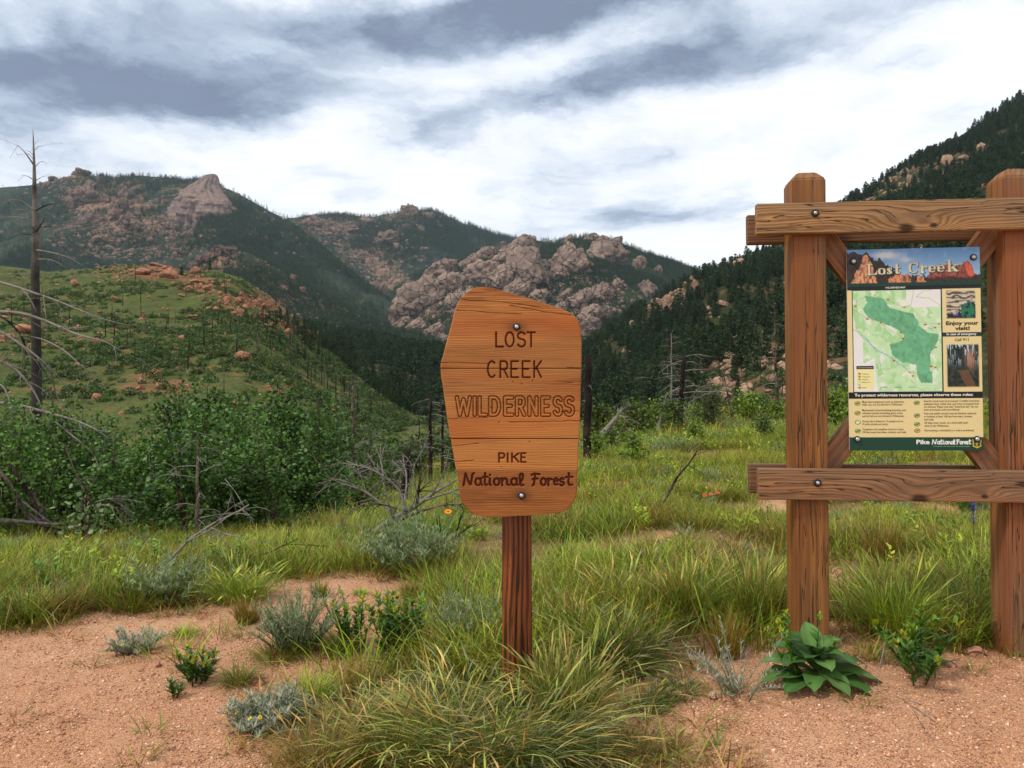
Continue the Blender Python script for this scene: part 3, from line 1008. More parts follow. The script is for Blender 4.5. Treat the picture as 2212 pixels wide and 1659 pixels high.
place_rocks(BACK_MTN, CRAGS, zz([(620, 300, 170, 70), (590, 560, 110, 130), (300, 222, 170, 60), (420, 183, 60, 24), (735, 172, 110, 84), (838, 184, 90, 60), (800, 252, 44, 44), (650, 270, 54, 36), (470, 250, 120, 46), (545, 212, 100, 34),
                                 (500, 490, 90, 64), (720, 235, 40, 30), (690, 330, 50, 50), (880, 240, 40, 30), (350, 250, 60, 36)], 540, 378, 0.4639),
            'mountain_crag', 'pinkish granite outcrop on the forested mountain behind the ridge', 'rock', 'granite outcrops on the back mountain', rng, 0.6, 0.45,
            {4: 'knobby granite summit of the forested mountain behind the sign', 1: 'tall streaked granite cliff low on the forested back mountain'})
place_rocks(LEFT_MTN, CRAGS, zz([(500, 455, 150, 56), (330, 494, 100, 44), (500, 615, 240, 140), (560, 545, 90, 64), (720, 700, 210, 170), (800, 595, 130, 90), (800, 765, 170, 140), (1060, 790, 110, 96), (580, 752, 120, 60), (620, 882, 110, 54),
                                 (1190, 852, 110, 60), (950, 892, 64, 54), (870, 732, 90, 64), (290, 545, 80, 54), (650, 466, 40, 18), (840, 471, 34, 20), (1040, 640, 60, 50), (430, 660, 90, 70), (380, 905, 90, 34), (660, 620, 80, 80), (1120, 960, 90, 50), (980, 980, 60, 40), (1380, 700, 70, 60), (1450, 680, 60, 60)], 0, 216, 0.3418),
            'mountain_crag', lambda a, b: (('brown crag near the skyline of the burnt left mountain', 'crags near the skyline') if b < 420 else ('grey brown crag in the middle of the burnt left mountain', 'crags in the middle of the left mountain') if b < 485 else ('low pale crag at the foot of the burnt left mountain', 'crags at the foot of the left mountain')), 'rock', None, rng, 0.7, 0.45,
            {0: 'long low granite wall on the left mountain\'s skyline', 2: 'wide brown cliff below the skyline of the left mountain'})
place_rocks(SPUR, CRAGS, zz([(1440, 965, 130, 90), (1262, 1012, 120, 90), (1375, 955, 110, 84), (1310, 990, 100, 80), (1215, 1045, 90, 60), (1490, 935, 60, 50), (1430, 1020, 80, 70), (1840, 1120, 60, 50), (1780, 1190, 90, 40), (1920, 1200, 60, 50)], 0, 216, 0.3418),
            'mountain_crag', 'grey granite crag on the spur behind the green hill', 'rock', 'granite crags on the middle spur', rng, 0.7, 0.4)

# the leaning summit rock on the left mountain: one rock built from its own profile
PKD = at_sheet(LEFT_MTN, 432, 455).y
pk_prof = [(-110, 70, 120), (25, 48, 86), (45, 47, 66), (60, 45, 50), (80, 38, 34), (88, 34, 26), (95, 27, 21), (101, 24, 19), (109, 18, 18), (117, 13, 16), (122, 7, 14), (125, 0, 11)]   # height, left reach, right reach (grid units)
mb = MB()
kq = PKD / FQ
rows, ns = 130, 120
hh = np.linspace(-110, 125, rows)
L = np.interp(hh, *zip(*[(a, b) for a, b, c in pk_prof]))
R = np.interp(hh, *zip(*[(a, c) for a, b, c in pk_prof]))
th = np.linspace(0, 2 * math.pi, ns, endpoint=False)
HH, TH = np.meshgrid(hh, th, indexing='ij')
half = ((L + R) / 2)[:, None]
cxx = ((R - L) / 2)[:, None] + 4 * sst(70, 120, HH)
rr = 1 + 0.45 * (ridged(np.cos(TH) * 4 + 5, np.sin(TH) * 4, HH / 90, oct=5, seed=3) - 0.55) + 0.08 * (ridged(np.cos(TH), np.sin(TH), HH / 9 + np.cos(TH), oct=2, seed=6) - .5) + 0.10 * fbm(np.cos(TH) * 2, np.sin(TH) * 2, HH / 18, oct=4, seed=8)
px, py, pz = cxx + half * rr * np.cos(TH), half * 1.1 * rr * np.sin(TH) + 60 * np.maximum(HH, 0) / 123, HH + 0 * TH
Vp = np.stack([px, py, pz], -1).reshape(-1, 3) * kq
i = np.arange(rows - 1)[:, None] * ns + np.arange(ns)[None]
j = np.arange(rows - 1)[:, None] * ns + (np.arange(ns)[None] + 1) % ns
Qp = np.stack([i, j, j + ns, i + ns], -1).reshape(-1, 4)
me = np_mesh('summit_rock', Vp, [Qp, np.arange((rows - 1) * ns, rows * ns)[None]], None, [M_GRAN_PEAK], False)
tag(link('summit_rock', me, None, None, P(427, 480, PKD + 40)), 'leaning granite summit rock on the highest peak at left', 'rock')

hill_rocks = zz([(1060, 1100, 120, 66), (900, 1088, 100, 40), (1050, 1058, 80, 26), (980, 1043, 110, 24), (1240, 1078, 64, 44), (1250, 1178, 58, 44), (1190, 1193, 54, 38), (1230, 1143, 70, 24), (1312, 1192, 54, 32), (730, 1252, 44, 34),
                 (160, 1452, 140, 60), (50, 1500, 90, 44), (1520, 1622, 110, 54), (1212, 1376, 90, 24), (1332, 1416, 34, 18), (480, 1160, 70, 44), (1150, 1230, 44, 24), (1390, 1220, 40, 26), (1100, 1120, 60, 34), (830, 1080, 60, 24), (690, 1075, 40, 18), (100, 1360, 50, 20),
                 (620, 1330, 40, 18), (1420, 1180, 40, 24)], 0, 216, 0.3418)
for k in range(78):
    f = rng.random() ** 0.8
    a, b = 1300 + f * 720, 1235 + f * 260 + rng.normal() * 34
    sz = rng.uniform(14, 40)
    hill_rocks.append((a * .3418, 216 + b * .3418, sz * .3418 * 1.3, sz * .3418 * 0.9))
for k in range(50):
    a, b = rng.uniform(0, 1500), rng.uniform(1090, 1600)
    sz = rng.uniform(10, 26)
    hill_rocks.append((a * .3418, 216 + b * .3418, sz * .3418 * 1.4, sz * .3418 * 0.8))
place_rocks(LEFT_HILL, HROCKS, hill_rocks, 'orange_boulder', lambda a, b: (('orange boulder among the rocks on top of the green hill', 'boulders on the hill top') if b < 625 else ('orange boulder in the line of rocks down the green hill\'s right flank', 'boulders on the right flank of the hill') if a > 445 else ('scattered orange boulder low on the green hill near the tall dead pine', 'boulders near the tall dead pine') if a < 180 else ('scattered orange boulder on the open middle of the green hill', 'boulders on the middle of the hill')), 'boulder', None, rng, 0.9, 0.3,
            {0: 'largest orange boulder on top of the green hill, left of its lone pine', 10: 'wide orange rock shelf low on the green hill beside the dead tree', 12: 'dark red rock pile low on the right flank of the green hill', 5: 'rounded orange boulder just below the crest of the green hill'})

r1 = zz([(1370, 100, 130, 80), (970, 240, 96, 60), (1130, 252, 66, 64), (900, 276, 44, 34), (690, 445, 120, 110), (762, 442, 96, 130), (640, 500, 90, 66), (500, 622, 120, 60), (550, 606, 90, 50), (980, 380, 64, 64), (950, 442, 44, 54),
         (1230, 442, 140, 60), (1130, 492, 96, 44), (1042, 590, 96, 54), (1030, 642, 64, 66), (1400, 312, 64, 44), (1390, 346, 50, 30), (1280, 872, 84, 44), (1270, 952, 96, 54), (1252, 1112, 124, 44), (1252, 1206, 200, 84), (1240, 1146, 90, 30), (1342, 892, 64, 44),
         (1640, 1092, 96, 74), (1612, 1140, 84, 34), (260, 1212, 60, 94), (500, 1302, 64, 34), (420, 1342, 120, 64), (605, 892, 34, 44), (860, 652, 34, 54), (1722, 842, 44, 64), (1210, 1072, 50, 26), (1560, 910, 60, 60), (730, 560, 60, 50), (460, 660, 60, 40), (1500, 690, 40, 60), (1090, 980, 60, 30), (1450, 1010, 50, 24)], 1242, 540, 0.2605)
r2 = zz([(680, 802, 96, 64), (722, 852, 54, 84), (1040, 722, 120, 124), (1132, 682, 104, 54), (1340, 602, 110, 84), (1000, 622, 44, 34), (820, 742, 34, 34), (882, 652, 44, 34), (1440, 512, 64, 44), (872, 932, 74, 64), (932, 984, 90, 44), (1012, 972, 84, 54), (1062, 922, 54, 44), (1332, 932, 64, 54),
         (830, 1422, 74, 44), (922, 1392, 84, 64), (1092, 1392, 90, 54), (552, 1392, 44, 34), (1250, 880, 50, 40), (640, 1400, 60, 40), (720, 1420, 60, 40)], 1782, 162, 0.2604)
place_rocks(RIGHT_HILL, RROCKS, r1 + r2, 'rock_outcrop', lambda a, b: (('reddish outcrop high on the right hill above the kiosk\'s top rail', 'outcrops above the kiosk') if a > 1800 and b < 425 else ('pale rocks of the right hill seen between top rail and panel', 'rocks behind the panel') if a > 1800 else ('tan outcrop near the top of the right hill\'s left shoulder', 'outcrops on the left shoulder') if b < 720 else ('flat tan rock on the open lower slope left of the kiosk', 'rocks on the open lower slope')), 'rock', None, rng, 0.8, 0.35,
            {20: 'broad reddish flat rock low on the right hill, beside the kiosk\'s left post', 5: 'jagged tan outcrop high on the left shoulder of the right hill', 0: 'smooth pale rock on the skyline of the right hill', len(r1) + 2: 'large rounded reddish outcrop on the right hill above the kiosk\'s top rail'})

# loose rock too small and too many to count
rng = np.random.default_rng(77)
small = [rock_mesh('loose_rock', 300 + k, 2, M_GRAN_MTN, 8, (0.5, 0.85), 0.15, 0, 0, False) for k in range(5)]
small_r = [rock_mesh('loose_rock_tan', 320 + k, 2, M_GRAN_R, 8, (0.5, 0.85), 0.15, 0, 0, False) for k in range(5)]


def scatter_on(name, label, cat, sh, protos, n, smin, smax, mask, rng, sink=0.3, tint=0.15, tmax=1.0, up=1.0, yaw_only=False, clump=0):
    pts = sample_sheet(sh, n, rng, mask, tmax, clump=clump)
    sc = smin * (smax / smin) ** rng.random(n)
    pts[:, 2] -= sc * sink
    rots = np.zeros((n, 3)) if yaw_only else rng.uniform(-.3, .3, (n, 3))
    rots[:, 2] = rng.uniform(0, 6.28, n)
    s3 = np.stack([sc, sc, sc * up * rng.uniform(0.75, 1.25, n)], -1)
    tn = rng.normal(0, tint, (n, 1)) + rng.normal(0, tint * 0.35, (n, 3))
    return scatter_stuff(name, label, cat, protos, pts, rots, s3, rng.integers(0, len(protos), n), tn)


def blob(*bs):
    def f(U, Q):
        m = 0
        for a, b, ra, rb, wg in bs:
            m = m + wg * np.exp(-(((U - a) / ra) ** 2 + ((Q - b) / rb) ** 2))
        return m
    return f


scatter_on('scree', 'small pale boulders strewn over the burnt left mountain', 'boulders', LEFT_MTN, small, 1500, 2.5, 9, blob((220, 500, 110, 45, 1), (330, 530, 100, 40, .8), (160, 400, 120, 25, .4), (420, 470, 80, 50, .4), (600, 500, 200, 100, .08)), rng)
scatter_on('scree', 'small pale boulders strewn over the forested back mountain', 'boulders', BACK_MTN, small, 450, 3.5, 12, blob((700, 490, 90, 30, 1), (820, 540, 90, 60, 1), (760, 560, 70, 50, .5), (900, 470, 60, 30, .6)), rng)
scatter_on('scree', 'small boulders at the foot of the granite domes', 'boulders', RIDGE, small, 700, 2.5, 8, blob((1250, 650, 120, 60, 1), (950, 690, 120, 40, 1), (1100, 600, 150, 60, .3)), rng)
scatter_on('scree', 'small boulders and rubble on the grey spur', 'boulders', SPUR, small, 350, 1.2, 4, blob((650, 650, 160, 50, 1), (480, 560, 60, 30, 1), (850, 700, 100, 30, .6)), rng)
scatter_on('scree', 'tan rubble between the pines of the right hill', 'boulders', RIGHT_HILL, small_r, 1500, 0.6, 2.6, blob((1570, 820, 130, 70, 1), (1700, 800, 100, 90, 1), (1420, 660, 60, 40, .8), (1960, 420, 120, 60, .5), (1500, 700, 200, 120, .12), (2000, 560, 150, 50, .5)), rng)
scatter_on('rubble', 'small orange stones strewn over the green hill', 'stones', LEFT_HILL, [rock_mesh('loose_rock_orange', 340 + k, 2, M_GRAN_HILL, 8, (0.5, 0.85), 0.15, 0, 0, False) for k in range(4)], 1300, 0.25, 1.0,
           blob((560, 660, 90, 30, 1), (330, 590, 90, 20, 1), (360, 860, 260, 40, .35), (100, 730, 90, 40, .6), (400, 700, 400, 150, .05)), rng)


# ------------------------------------------------------------------ pines
def pine_parts(seed, n=420, slim=1.0, sparse=0.0):
    """unit-height pine: (trunk builder, crown builder)"""
    rng = np.random.default_rng(seed)
    tr, cr = MB(), MB()
    bendx, bendy = rng.normal(0, .012, 2)
    tr.tube([(0, 0, -0.04), (bendx, bendy, .4), (bendx * 2, bendy * 2, .95)], [0.022, 0.016, 0.004], 5)
    z0 = rng.uniform(0.10, 0.26)
    nl = int(rng.integers(9, 13))
    levels = np.sort(z0 + (0.98 - z0) * (np.arange(nl) + rng.uniform(-.3, .3, nl)) / nl)
    tris, cols = [], []
    for k in range(n):
        zl = levels[int(rng.integers(nl))]
        f = (zl - z0) / (1 - z0)
        rad = slim * 0.235 * (1 - max(f, 0)) ** 0.75 * (0.55 + 0.45 * min(1, (f + 0.12) / 0.3)) + 0.012
        az = rng.uniform(0, 6.283)
        rad *= 1 + 0.22 * math.sin(az * 2 + seed) + 0.15 * math.sin(az * 5 + zl * 30)
        q = rng.random() ** 0.55
        if rng.random() < sparse:
            continue
        c = np.array([math.cos(az) * rad * q + bendx, math.sin(az) * rad * q + bendy, zl + (0.028 - 0.10 * rad * 2 * q) + rng.normal(0, .016)])
        s_ = rng.uniform(.022, .05) * (1.25 - 0.5 * f)
        a = rng.normal(size=3)
        a[2] *= .5
        b = rng.normal(size=3)
        b[2] *= .6
        a /= np.linalg.norm(a)
        b -= a * (a @ b)
        b /= np.linalg.norm(b)
        tris.append([c + a * s_, c - a * s_ * .6 + b * s_ * .8, c - a * s_ * .6 - b * s_ * .8])
        v = rng.uniform(.75, 1.3)
        cols += [[.034 * v, .062 * v, .022 * v]] * 3
    T = np.array(tris).reshape(-1, 3)
    cr.add(T, np.arange(len(T)).reshape(-1, 3), np.array(cols))
    return tr, cr


pine_tr, pine_cr, pine_all, pine_far = [], [], [], []
for k in range(6):
    tr, cr = pine_parts(400 + k, 460, (1.0, .85, 1.15, .95, 1.25, .8)[k])
    pine_tr.append(tr.mesh('pine_trunk', [M_BARK]))
    pine_cr.append(cr.mesh('pine_crown', [M_PINE]))
    both = MB()
    both.add(np.concatenate(cr.V), [np.concatenate(f) for f in cr.F.values()], np.concatenate(cr.C))
    both.add(np.concatenate(tr.V), [f for fs in tr.F.values() for f in fs], (.06, .045, .035))
    pine_all.append(both.mesh('pine', [M_PINE]))
for k in range(4):
    tr, cr = pine_parts(440 + k, 110, (1.2, 1.5, 1.35, 1.1)[k])
    pine_far.append(cr.mesh('distant_tree', [M_PINE]))

rng = np.random.default_rng(31)
right_mask = blob((1350, 720, 260, 130, 1.0), (1500, 640, 260, 120, .9), (1900, 420, 260, 190, 1.0), (2150, 320, 200, 200, 1), (1700, 560, 250, 120, .9), (1330, 860, 160, 70, .9), (1550, 740, 160, 60, .5), (1720, 760, 160, 90, .14), (2000, 640, 300, 120, .5))
rock_gap = blob((1420, 655, 40, 26, .75), (1440, 690, 36, 20, .6), (1560, 660, 36, 18, .6), (1590, 840, 130, 50, .8), (1690, 820, 60, 90, .6), (2055, 350, 44, 26, .8), (1965, 375, 22, 20, .7), (2010, 410, 50, 16, .7))


def rmask(U, Q):
    return np.clip(right_mask(U, Q), 0, 1) * np.clip(1 - rock_gap(U, Q), 0.03, 1)


def pine_thing(c, h, k, label, group, name='pine_tree'):
    o = thing(name, label, 'tree', c, (0, 0, random.uniform(0, 6.28)), group, h)
    link('trunk', pine_tr[k], o)
    link('crown', pine_cr[k], o)
    return o


def forest(sh, n, hmin, hmax, mask, nthings, label_t, label_s, group, seed, qwin):
    rng = np.random.default_rng(seed)
    pts = sample_sheet(sh, n, rng, mask, 1.0, clump=45)
    h = rng.uniform(hmin, hmax, n) * rng.choice([1, 1, 1, .65], n)
    U, Qq = project(pts)
    inview = (U > qwin[0]) & (U < qwin[1]) & (Qq > qwin[2]) & (Qq < qwin[3]) & ~((U > 945) & (U < 1262) & (Qq > 640)) & ~((U > 1695) & (U < 1795)) & ~((U > 1825) & (Qq > 425))
    size = np.where(inview, h / pts[:, 1], 0)
    pick = np.argsort(-size)[:nthings]
    for k in pick:
        lt, gt = label_t(U[k], Qq[k])
        pine_thing((pts[k, 0], pts[k, 1], pts[k, 2] - .2), h[k], int(rng.integers(6)), lt, gt)
    rest = np.setdiff1d(np.arange(n), pick)
    m = len(rest)
    rot = np.zeros((m, 3))
    rot[:, 2] = rng.uniform(0, 6.28, m)
    tn = rng.normal(0, .22, (m, 1)) + rng.normal(0, .07, (m, 3))
    s3 = np.stack([h[rest] * rng.uniform(.85, 1.25, m)] * 2 + [h[rest]], -1)
    p = pts[rest].copy()
    p[:, 2] -= .2
    scatter_stuff('pine_forest', label_s, 'forest', pine_all, p, rot, s3, rng.integers(0, 6, m), np.clip(tn, -.5, .6))


forest(RIGHT_HILL, 6200, 7.0, 12.0, rmask, 170, lambda a, b: (('dark pine low on the right hill close to the sign\'s right edge', 'pines right of the sign') if a < 1400 else ('dark pine on the right hill behind the broken charred tree', 'pines behind the charred tree') if a < 1550 else ('dark pine on the right hill beside the kiosk\'s left post', 'pines left of the kiosk')), 'dense dark pine forest covering the right hill', 'pines on the right hill', 91, (1258, 1700, 560, 905))
fmask = blob((800, 790, 160, 90, 1), (900, 840, 120, 80, 1), (650, 740, 60, 40, .5), (1000, 780, 400, 60, .8), (1200, 800, 200, 60, 1))
forest(FOREST, 3600, 7.0, 11.5, fmask, 60, lambda a, b: (('dark pine in the valley forest at the edge of the green hill', 'valley pines by the hill') if a < 780 else ('dark pine in the valley forest close to the sign\'s left edge', 'valley pines by the sign')), 'dense dark pine forest filling the valley behind the sign', 'pines in the valley forest', 92, (600, 950, 690, 900))

hp = [(388, 600, 26), (455, 585, 28), (575, 700, 24), (600, 705, 26), (620, 715, 22), (590, 730, 26), (640, 730, 30), (655, 745, 28), (625, 745, 26), (605, 745, 24), (670, 760, 28), (690, 770, 26), (660, 780, 24), (645, 770, 28), (700, 800, 26), (585, 690, 20), (565, 690, 22), (632, 700, 22), (680, 740, 24), (715, 790, 24), (722, 815, 26), (740, 835, 24)]
_r = np.random.default_rng(8)
for _ in range(84):
    f = _r.random()
    hp.append((600 + f * 320 + abs(_r.normal()) * 16, 712 + f * 200 - _r.uniform(0, 26) * (f < .8), _r.uniform(20, 30) * (1 + .5 * f)))
for k, (a, b, s_) in enumerate(hp):
    c = at_sheet(LEFT_HILL, a, b)
    lb = {0: 'small bushy pine standing beside the big orange boulder on the green hill', 1: 'lone slim pine on the very top of the green hill'}.get(k, 'dark pine on the right flank of the green hill')
    pine_thing(c, s_ * c.y / FQ * 1.05, k % 6, lb, None if k < 2 else 'pines on the flank of the green hill')

rng = np.random.default_rng(32)
scatter_on('mountain_forest', 'dark trees scattered over the burnt left mountain', 'forest', LEFT_MTN, pine_far, 19000, 9, 17, blob((50, 480, 200, 60, .5), (520, 520, 160, 80, 1), (640, 600, 180, 80, 1), (100, 560, 220, 40, 1), (300, 400, 260, 30, .5), (250, 480, 300, 90, .25), (560, 430, 80, 40, 1)), rng, 0.02, .2, 1.02, 1.0, True, 130)
scatter_on('mountain_forest', 'dark trees covering the back mountain', 'forest', BACK_MTN, pine_far, 15000, 12, 20, blob((1000, 500, 130, 60, 1), (680, 540, 120, 80, 1), (850, 520, 300, 100, .5), (620, 480, 60, 30, .7), (900, 600, 150, 60, 1)), rng, 0.02, .2, 1.02, 1.0, True, 130)
scatter_on('mountain_forest', 'dark trees between the granite domes', 'forest', RIDGE, pine_far, 15000, 8, 15, blob((1400, 590, 150, 80, 1), (1200, 560, 80, 60, .8), (1050, 640, 200, 80, .45), (1330, 680, 120, 60, .8), (800, 700, 120, 60, .8), (1000, 550, 60, 30, .8), (1480, 600, 80, 60, 1)), rng, 0.02, .2, 1.02, 1.0, True, 130)
scatter_on('mountain_forest', 'grey green trees along the middle spur', 'forest', SPUR, pine_far, 6500, 6, 11, blob((600, 620, 130, 40, .8), (740, 680, 120, 50, 1), (480, 600, 120, 40, .7), (100, 640, 250, 40, 1), (860, 730, 100, 30, 1)), rng, 0.02, .22, 1.02, 1.0, True)


# ------------------------------------------------------------------ burnt trunks on the green hill
def snag_mesh(seed, stubs, mat, lean=.05):
    rng = np.random.default_rng(seed)
    b = MB()
    l1, l2 = rng.normal(0, lean, 2)
    pts = [(0, 0, -.06), (l1 * .3, l2 * .3, .35), (l1 * .7 + rng.normal(0, .01), l2 * .7, .7), (l1, l2, 1)]
    b.tube(pts, [.036, .030, .022, .010 if stubs else .016], 6)
    for k in range(stubs):
        z = rng.uniform(.35, .95)
        az = rng.uniform(0, 6.28)
        ln = rng.uniform(.04, .15) * (1.3 - z)
        p0 = np.array([l1 * z, l2 * z, z])
        d = np.array([math.cos(az), math.sin(az), rng.uniform(-.2, .5)])
        b.tube([p0, p0 + d * ln * .6, p0 + d * ln + [0, 0, -.02]], [.007, .005, .002], 4)
    return b.mesh('burnt_snag', [mat])


snags = [snag_mesh(500 + k, (0, 3, 6, 9, 2, 12)[k % 6], (M_CHAR, M_CHAR, M_CHARG)[k % 3]) for k in range(10)]
rng = np.random.default_rng(33)
pts = sample_sheet(LEFT_HILL, 900, rng, blob((600, 780, 170, 90, 1), (450, 720, 260, 110, .6), (250, 680, 300, 80, .35), (700, 850, 120, 60, 1), (820, 880, 90, 40, 1.2)), .99, (-20, 960))
U, Qq = project(pts)
ok = np.nonzero((Qq < 905) & (U > 0) & (U < 940))[0][:160]
for k in ok:
    h = rng.uniform(2.0, 5.6) * (1.3 if rng.random() < .15 else 1)
    o = link('burnt_snag', snags[int(rng.integers(10))], None, None, pts[k], (0, 0, rng.uniform(0, 6.28)), (h * .72, h * .72, h))
    a, b = U[k], Qq[k]
    lb, gt = ('thin charred trunk near the top of the green hill', 'burnt trunks near the hill top') if b < 690 else ('charred trunk low on the green hill, near the valley pines', 'burnt trunks by the valley pines') if a > 600 else ('charred trunk on the middle of the green hill', 'burnt trunks in the middle of the hill') if a > 300 else ('charred trunk on the left part of the green hill', 'burnt trunks on the left of the hill')
    tag(o, lb, 'dead tree', gt)
# grey burnt poles in front of the valley pines and on the right hill
pts = sample_sheet(RIGHT_HILL, 260, rng, blob((1650, 800, 130, 70, 1), (1480, 820, 120, 50, .6), (1600, 700, 160, 60, .4)), .99, (1260, 1700))
U, Qq = project(pts)
for k in np.nonzero((Qq < 900) & (Qq > 640))[0][:45]:
    h = rng.uniform(4, 8)
    tag(link('burnt_snag', snags[int(rng.integers(10))], None, None, pts[k], (0, 0, rng.uniform(0, 6.28)), (h * .5, h * .5, h)), 'thin dead tree trunk on the open lower slope of the right hill', 'dead tree', 'dead trunks on the right hill')


# shrubs on the hills, one mass each
def shrub_mesh(seed, n, size, cols, mat, flat=.75):
    rng = np.random.default_rng(seed)
    c = rng.normal(size=(n, 3))
    c /= np.linalg.norm(c, axis=1, keepdims=True)
    c *= (rng.random((n, 1)) ** .4)
    c *= (1 + .35 * fbm(c[:, 0] * 2.5 + seed, c[:, 1] * 2.5, c[:, 2] * 2.5, oct=3, seed=seed))[:, None]
    c[:, 2] = np.abs(c[:, 2]) * flat * 1.2
    a = rng.normal(size=(n, 3))
    a /= np.linalg.norm(a, axis=1, keepdims=True)
    b = np.cross(a, rng.normal(size=(n, 3)))
    b /= np.linalg.norm(b, axis=1, keepdims=True) + 1e-9
    s_ = size * rng.uniform(.6, 1.3, (n, 1))
    V = np.stack([c - a * s_, c + b * s_ * .55, c + a * s_, c - b * s_ * .55], 1).reshape(-1, 3)
    cc = np.array(cols)[rng.integers(0, len(cols), n)] * rng.uniform(.8, 1.25, (n, 1))
    return np_mesh('shrub', V, np.arange(n * 4).reshape(-1, 4), np.repeat(cc, 4, 0), [mat])


GRN = [srgb(64, 86, 32), srgb(54, 76, 30), srgb(82, 102, 42)]
hs = [shrub_mesh(600 + k, 90, .2, GRN, M_LEAF) for k in range(5)]
scatter_on('hill_brush', 'low green brush growing over the green hill', 'brush', LEFT_HILL, hs, 7600, .3, 1.5, blob((360, 850, 260, 40, .9), (830, 925, 140, 50, 5.0), (700, 890, 120, 40, 1.2), (550, 740, 180, 50, 1), (480, 700, 120, 30, .8), (330, 770, 160, 40, 1), (300, 650, 300, 80, .35), (700, 820, 120, 60, .8), (820, 900, 120, 40, 1), (560, 800, 160, 50, .7), (60, 700, 150, 60, .5), (150, 850, 200, 40, .8)), rng, .1, .18, .98, clump=22)
scatter_on('hill_brush', 'low brush between the rocks of the right hill', 'brush', RIGHT_HILL, hs, 1500, .5, 2.2, blob((1600, 840, 170, 60, 1), (1700, 780, 110, 80, 1), (1500, 760, 200, 80, .3), (1350, 880, 140, 40, 1)), rng, .1, .18, .98)
GT = []

# ------------------------------------------------------------------ stroke lettering (unit boxes, y up)
def arc(cx, cy, rx, ry, a0, a1, n=9):
    return [(cx + rx * math.cos(math.radians(a0 + (a1 - a0) * k / n)), cy + ry * math.sin(math.radians(a0 + (a1 - a0) * k / n))) for k in range(n + 1)]


GLY = {
    'L': [[(0.05, 1), (0.05, 0), (1, 0)]],
    'O': [arc(.5, .5, .5, .5, 0, 360, 18)],
    'S': [arc(.5, .76, .48, .24, 25, 255, 10) + arc(.5, .26, .5, .26, 80, -155, 10)],
    'T': [[(0, 1), (1, 1)], [(.5, 1), (.5, 0)]],
    'C': [arc(.52, .5, .52, .5, 50, 310, 16)],
    'R': [[(.05, 0), (.05, 1), (.55, 1)] + arc(.6, .74, .35, .26, 90, -90, 8) + [(.05, .48)], [(.5, .48), (1, 0)]],
    'E': [[(1, 1), (.05, 1), (.05, 0), (1, 0)], [(.05, .52), (.8, .52)]],
    'K': [[(.05, 0), (.05, 1)], [(1, 1), (.05, .42)], [(.35, .6), (1, 0)]],
    'W': [[(0, 1), (.22, 0), (.5, .9), (.78, 0), (1, 1)]],
    'I': [[(.5, 0), (.5, 1)]],
    'D': [[(.05, 0), (.05, 1), (.45, 1)] + arc(.45, .5, .5, .5, 90, -90, 10) + [(.05, 0)]],
    'N': [[(.05, 0), (.05, 1), (.95, 0), (.95, 1)]],
    'P': [[(.05, 0), (.05, 1), (.55, 1)] + arc(.6, .73, .35, .27, 90, -90, 8) + [(.05, .46)]],
}
SCRIPT = {                                     # brush-like running hand
    'N': [[(.02, 0), (.2, .98)], [(.2, .98), (.32, .7), (.6, .12), (.72, .05)], [(.72, .05), (.86, .9), (1.0, 1.0)]],
    'a': [arc(.45, .3, .40, .29, 20, 380, 12), [(.86, .58), (.84, .15), (1.05, .03)]],
    't': [[(.5, 1), (.42, .2), (.6, .02), (.95, .08)], [(.05, .66), (1, .7)]],
    'i': [[(.4, .58), (.38, .12), (.75, .03)], [(.45, .86), (.47, .88)]],
    'o': [arc(.5, .3, .42, .29, 0, 360, 12), [(.8, .5), (1.05, .5)]],
    'n': [[(.05, .58), (.12, 0)], [(.12, .3)] + arc(.45, .36, .26, .22, 140, 0, 6) + [(.7, .1), (1.0, .03)]],
    'l': [[(.2, .1)] + arc(.42, .72, .26, .26, -30, 190, 8) + [(.2, .3)] + arc(.5, .16, .3, .16, 180, 320, 6)],
    'F': [[(.05, .86), (.4, .98), (1, .92)], [(.5, .95), (.34, .1), (.18, .0)], [(.2, .52), (.8, .56)]],
    'r': [[(.1, .56), (.15, 0)], [(.15, .3), (.5, .55), (.9, .5)]],
    'e': [[(.1, .3), (.85, .36)] + arc(.48, .32, .38, .27, 15, 310, 12)],
    's': [arc(.5, .44, .34, .14, 30, 250, 8) + arc(.5, .15, .38, .15, 80, -160, 8)],
}


def lay(items, y0, y1, font):
    """items (glyph, x0, x1) in picture rows (y grows downward) -> list of polylines per letter"""
    out = []
    for ch, x0, x1 in items:
        out.append([[(x0 + a * (x1 - x0), y1 - b * (y1 - y0)) for a, b in ln] for ln in font[ch]])
    return out


# ------------------------------------------------------------------ the wooden wilderness sign
SIGN_D = 2.95
ZK = 0.54004 / 1.6586 * SIGN_D / FQ            # metres per measured sign unit
LEFT_E = [(82, 385), (86, 335), (95, 312), (110, 290), (130, 262), (150, 243), (190, 217), (230, 201), (350, 171), (460, 141), (540, 120), (582, 107), (612, 104), (680, 110), (800, 129), (950, 150), (1120, 180), (1240, 200), (1350, 220), (1460, 235), (1510, 253), (1545, 280), (1568, 307), (1585, 340), (1595, 378), (1600, 425)]
RIGHT_E = [(82, 395), (86, 440), (100, 500), (118, 560), (145, 650), (175, 750), (208, 850), (235, 925), (255, 965), (280, 997), (310, 1017), (350, 1029), (450, 1038), (600, 1036), (900, 1028), (1085, 1018), (1250, 1012), (1430, 1004), (1470, 997), (1505, 981), (1535, 957), (1558, 925), (1570, 893), (1577, 855), (1583, 780), (1592, 600), (1600, 435)]
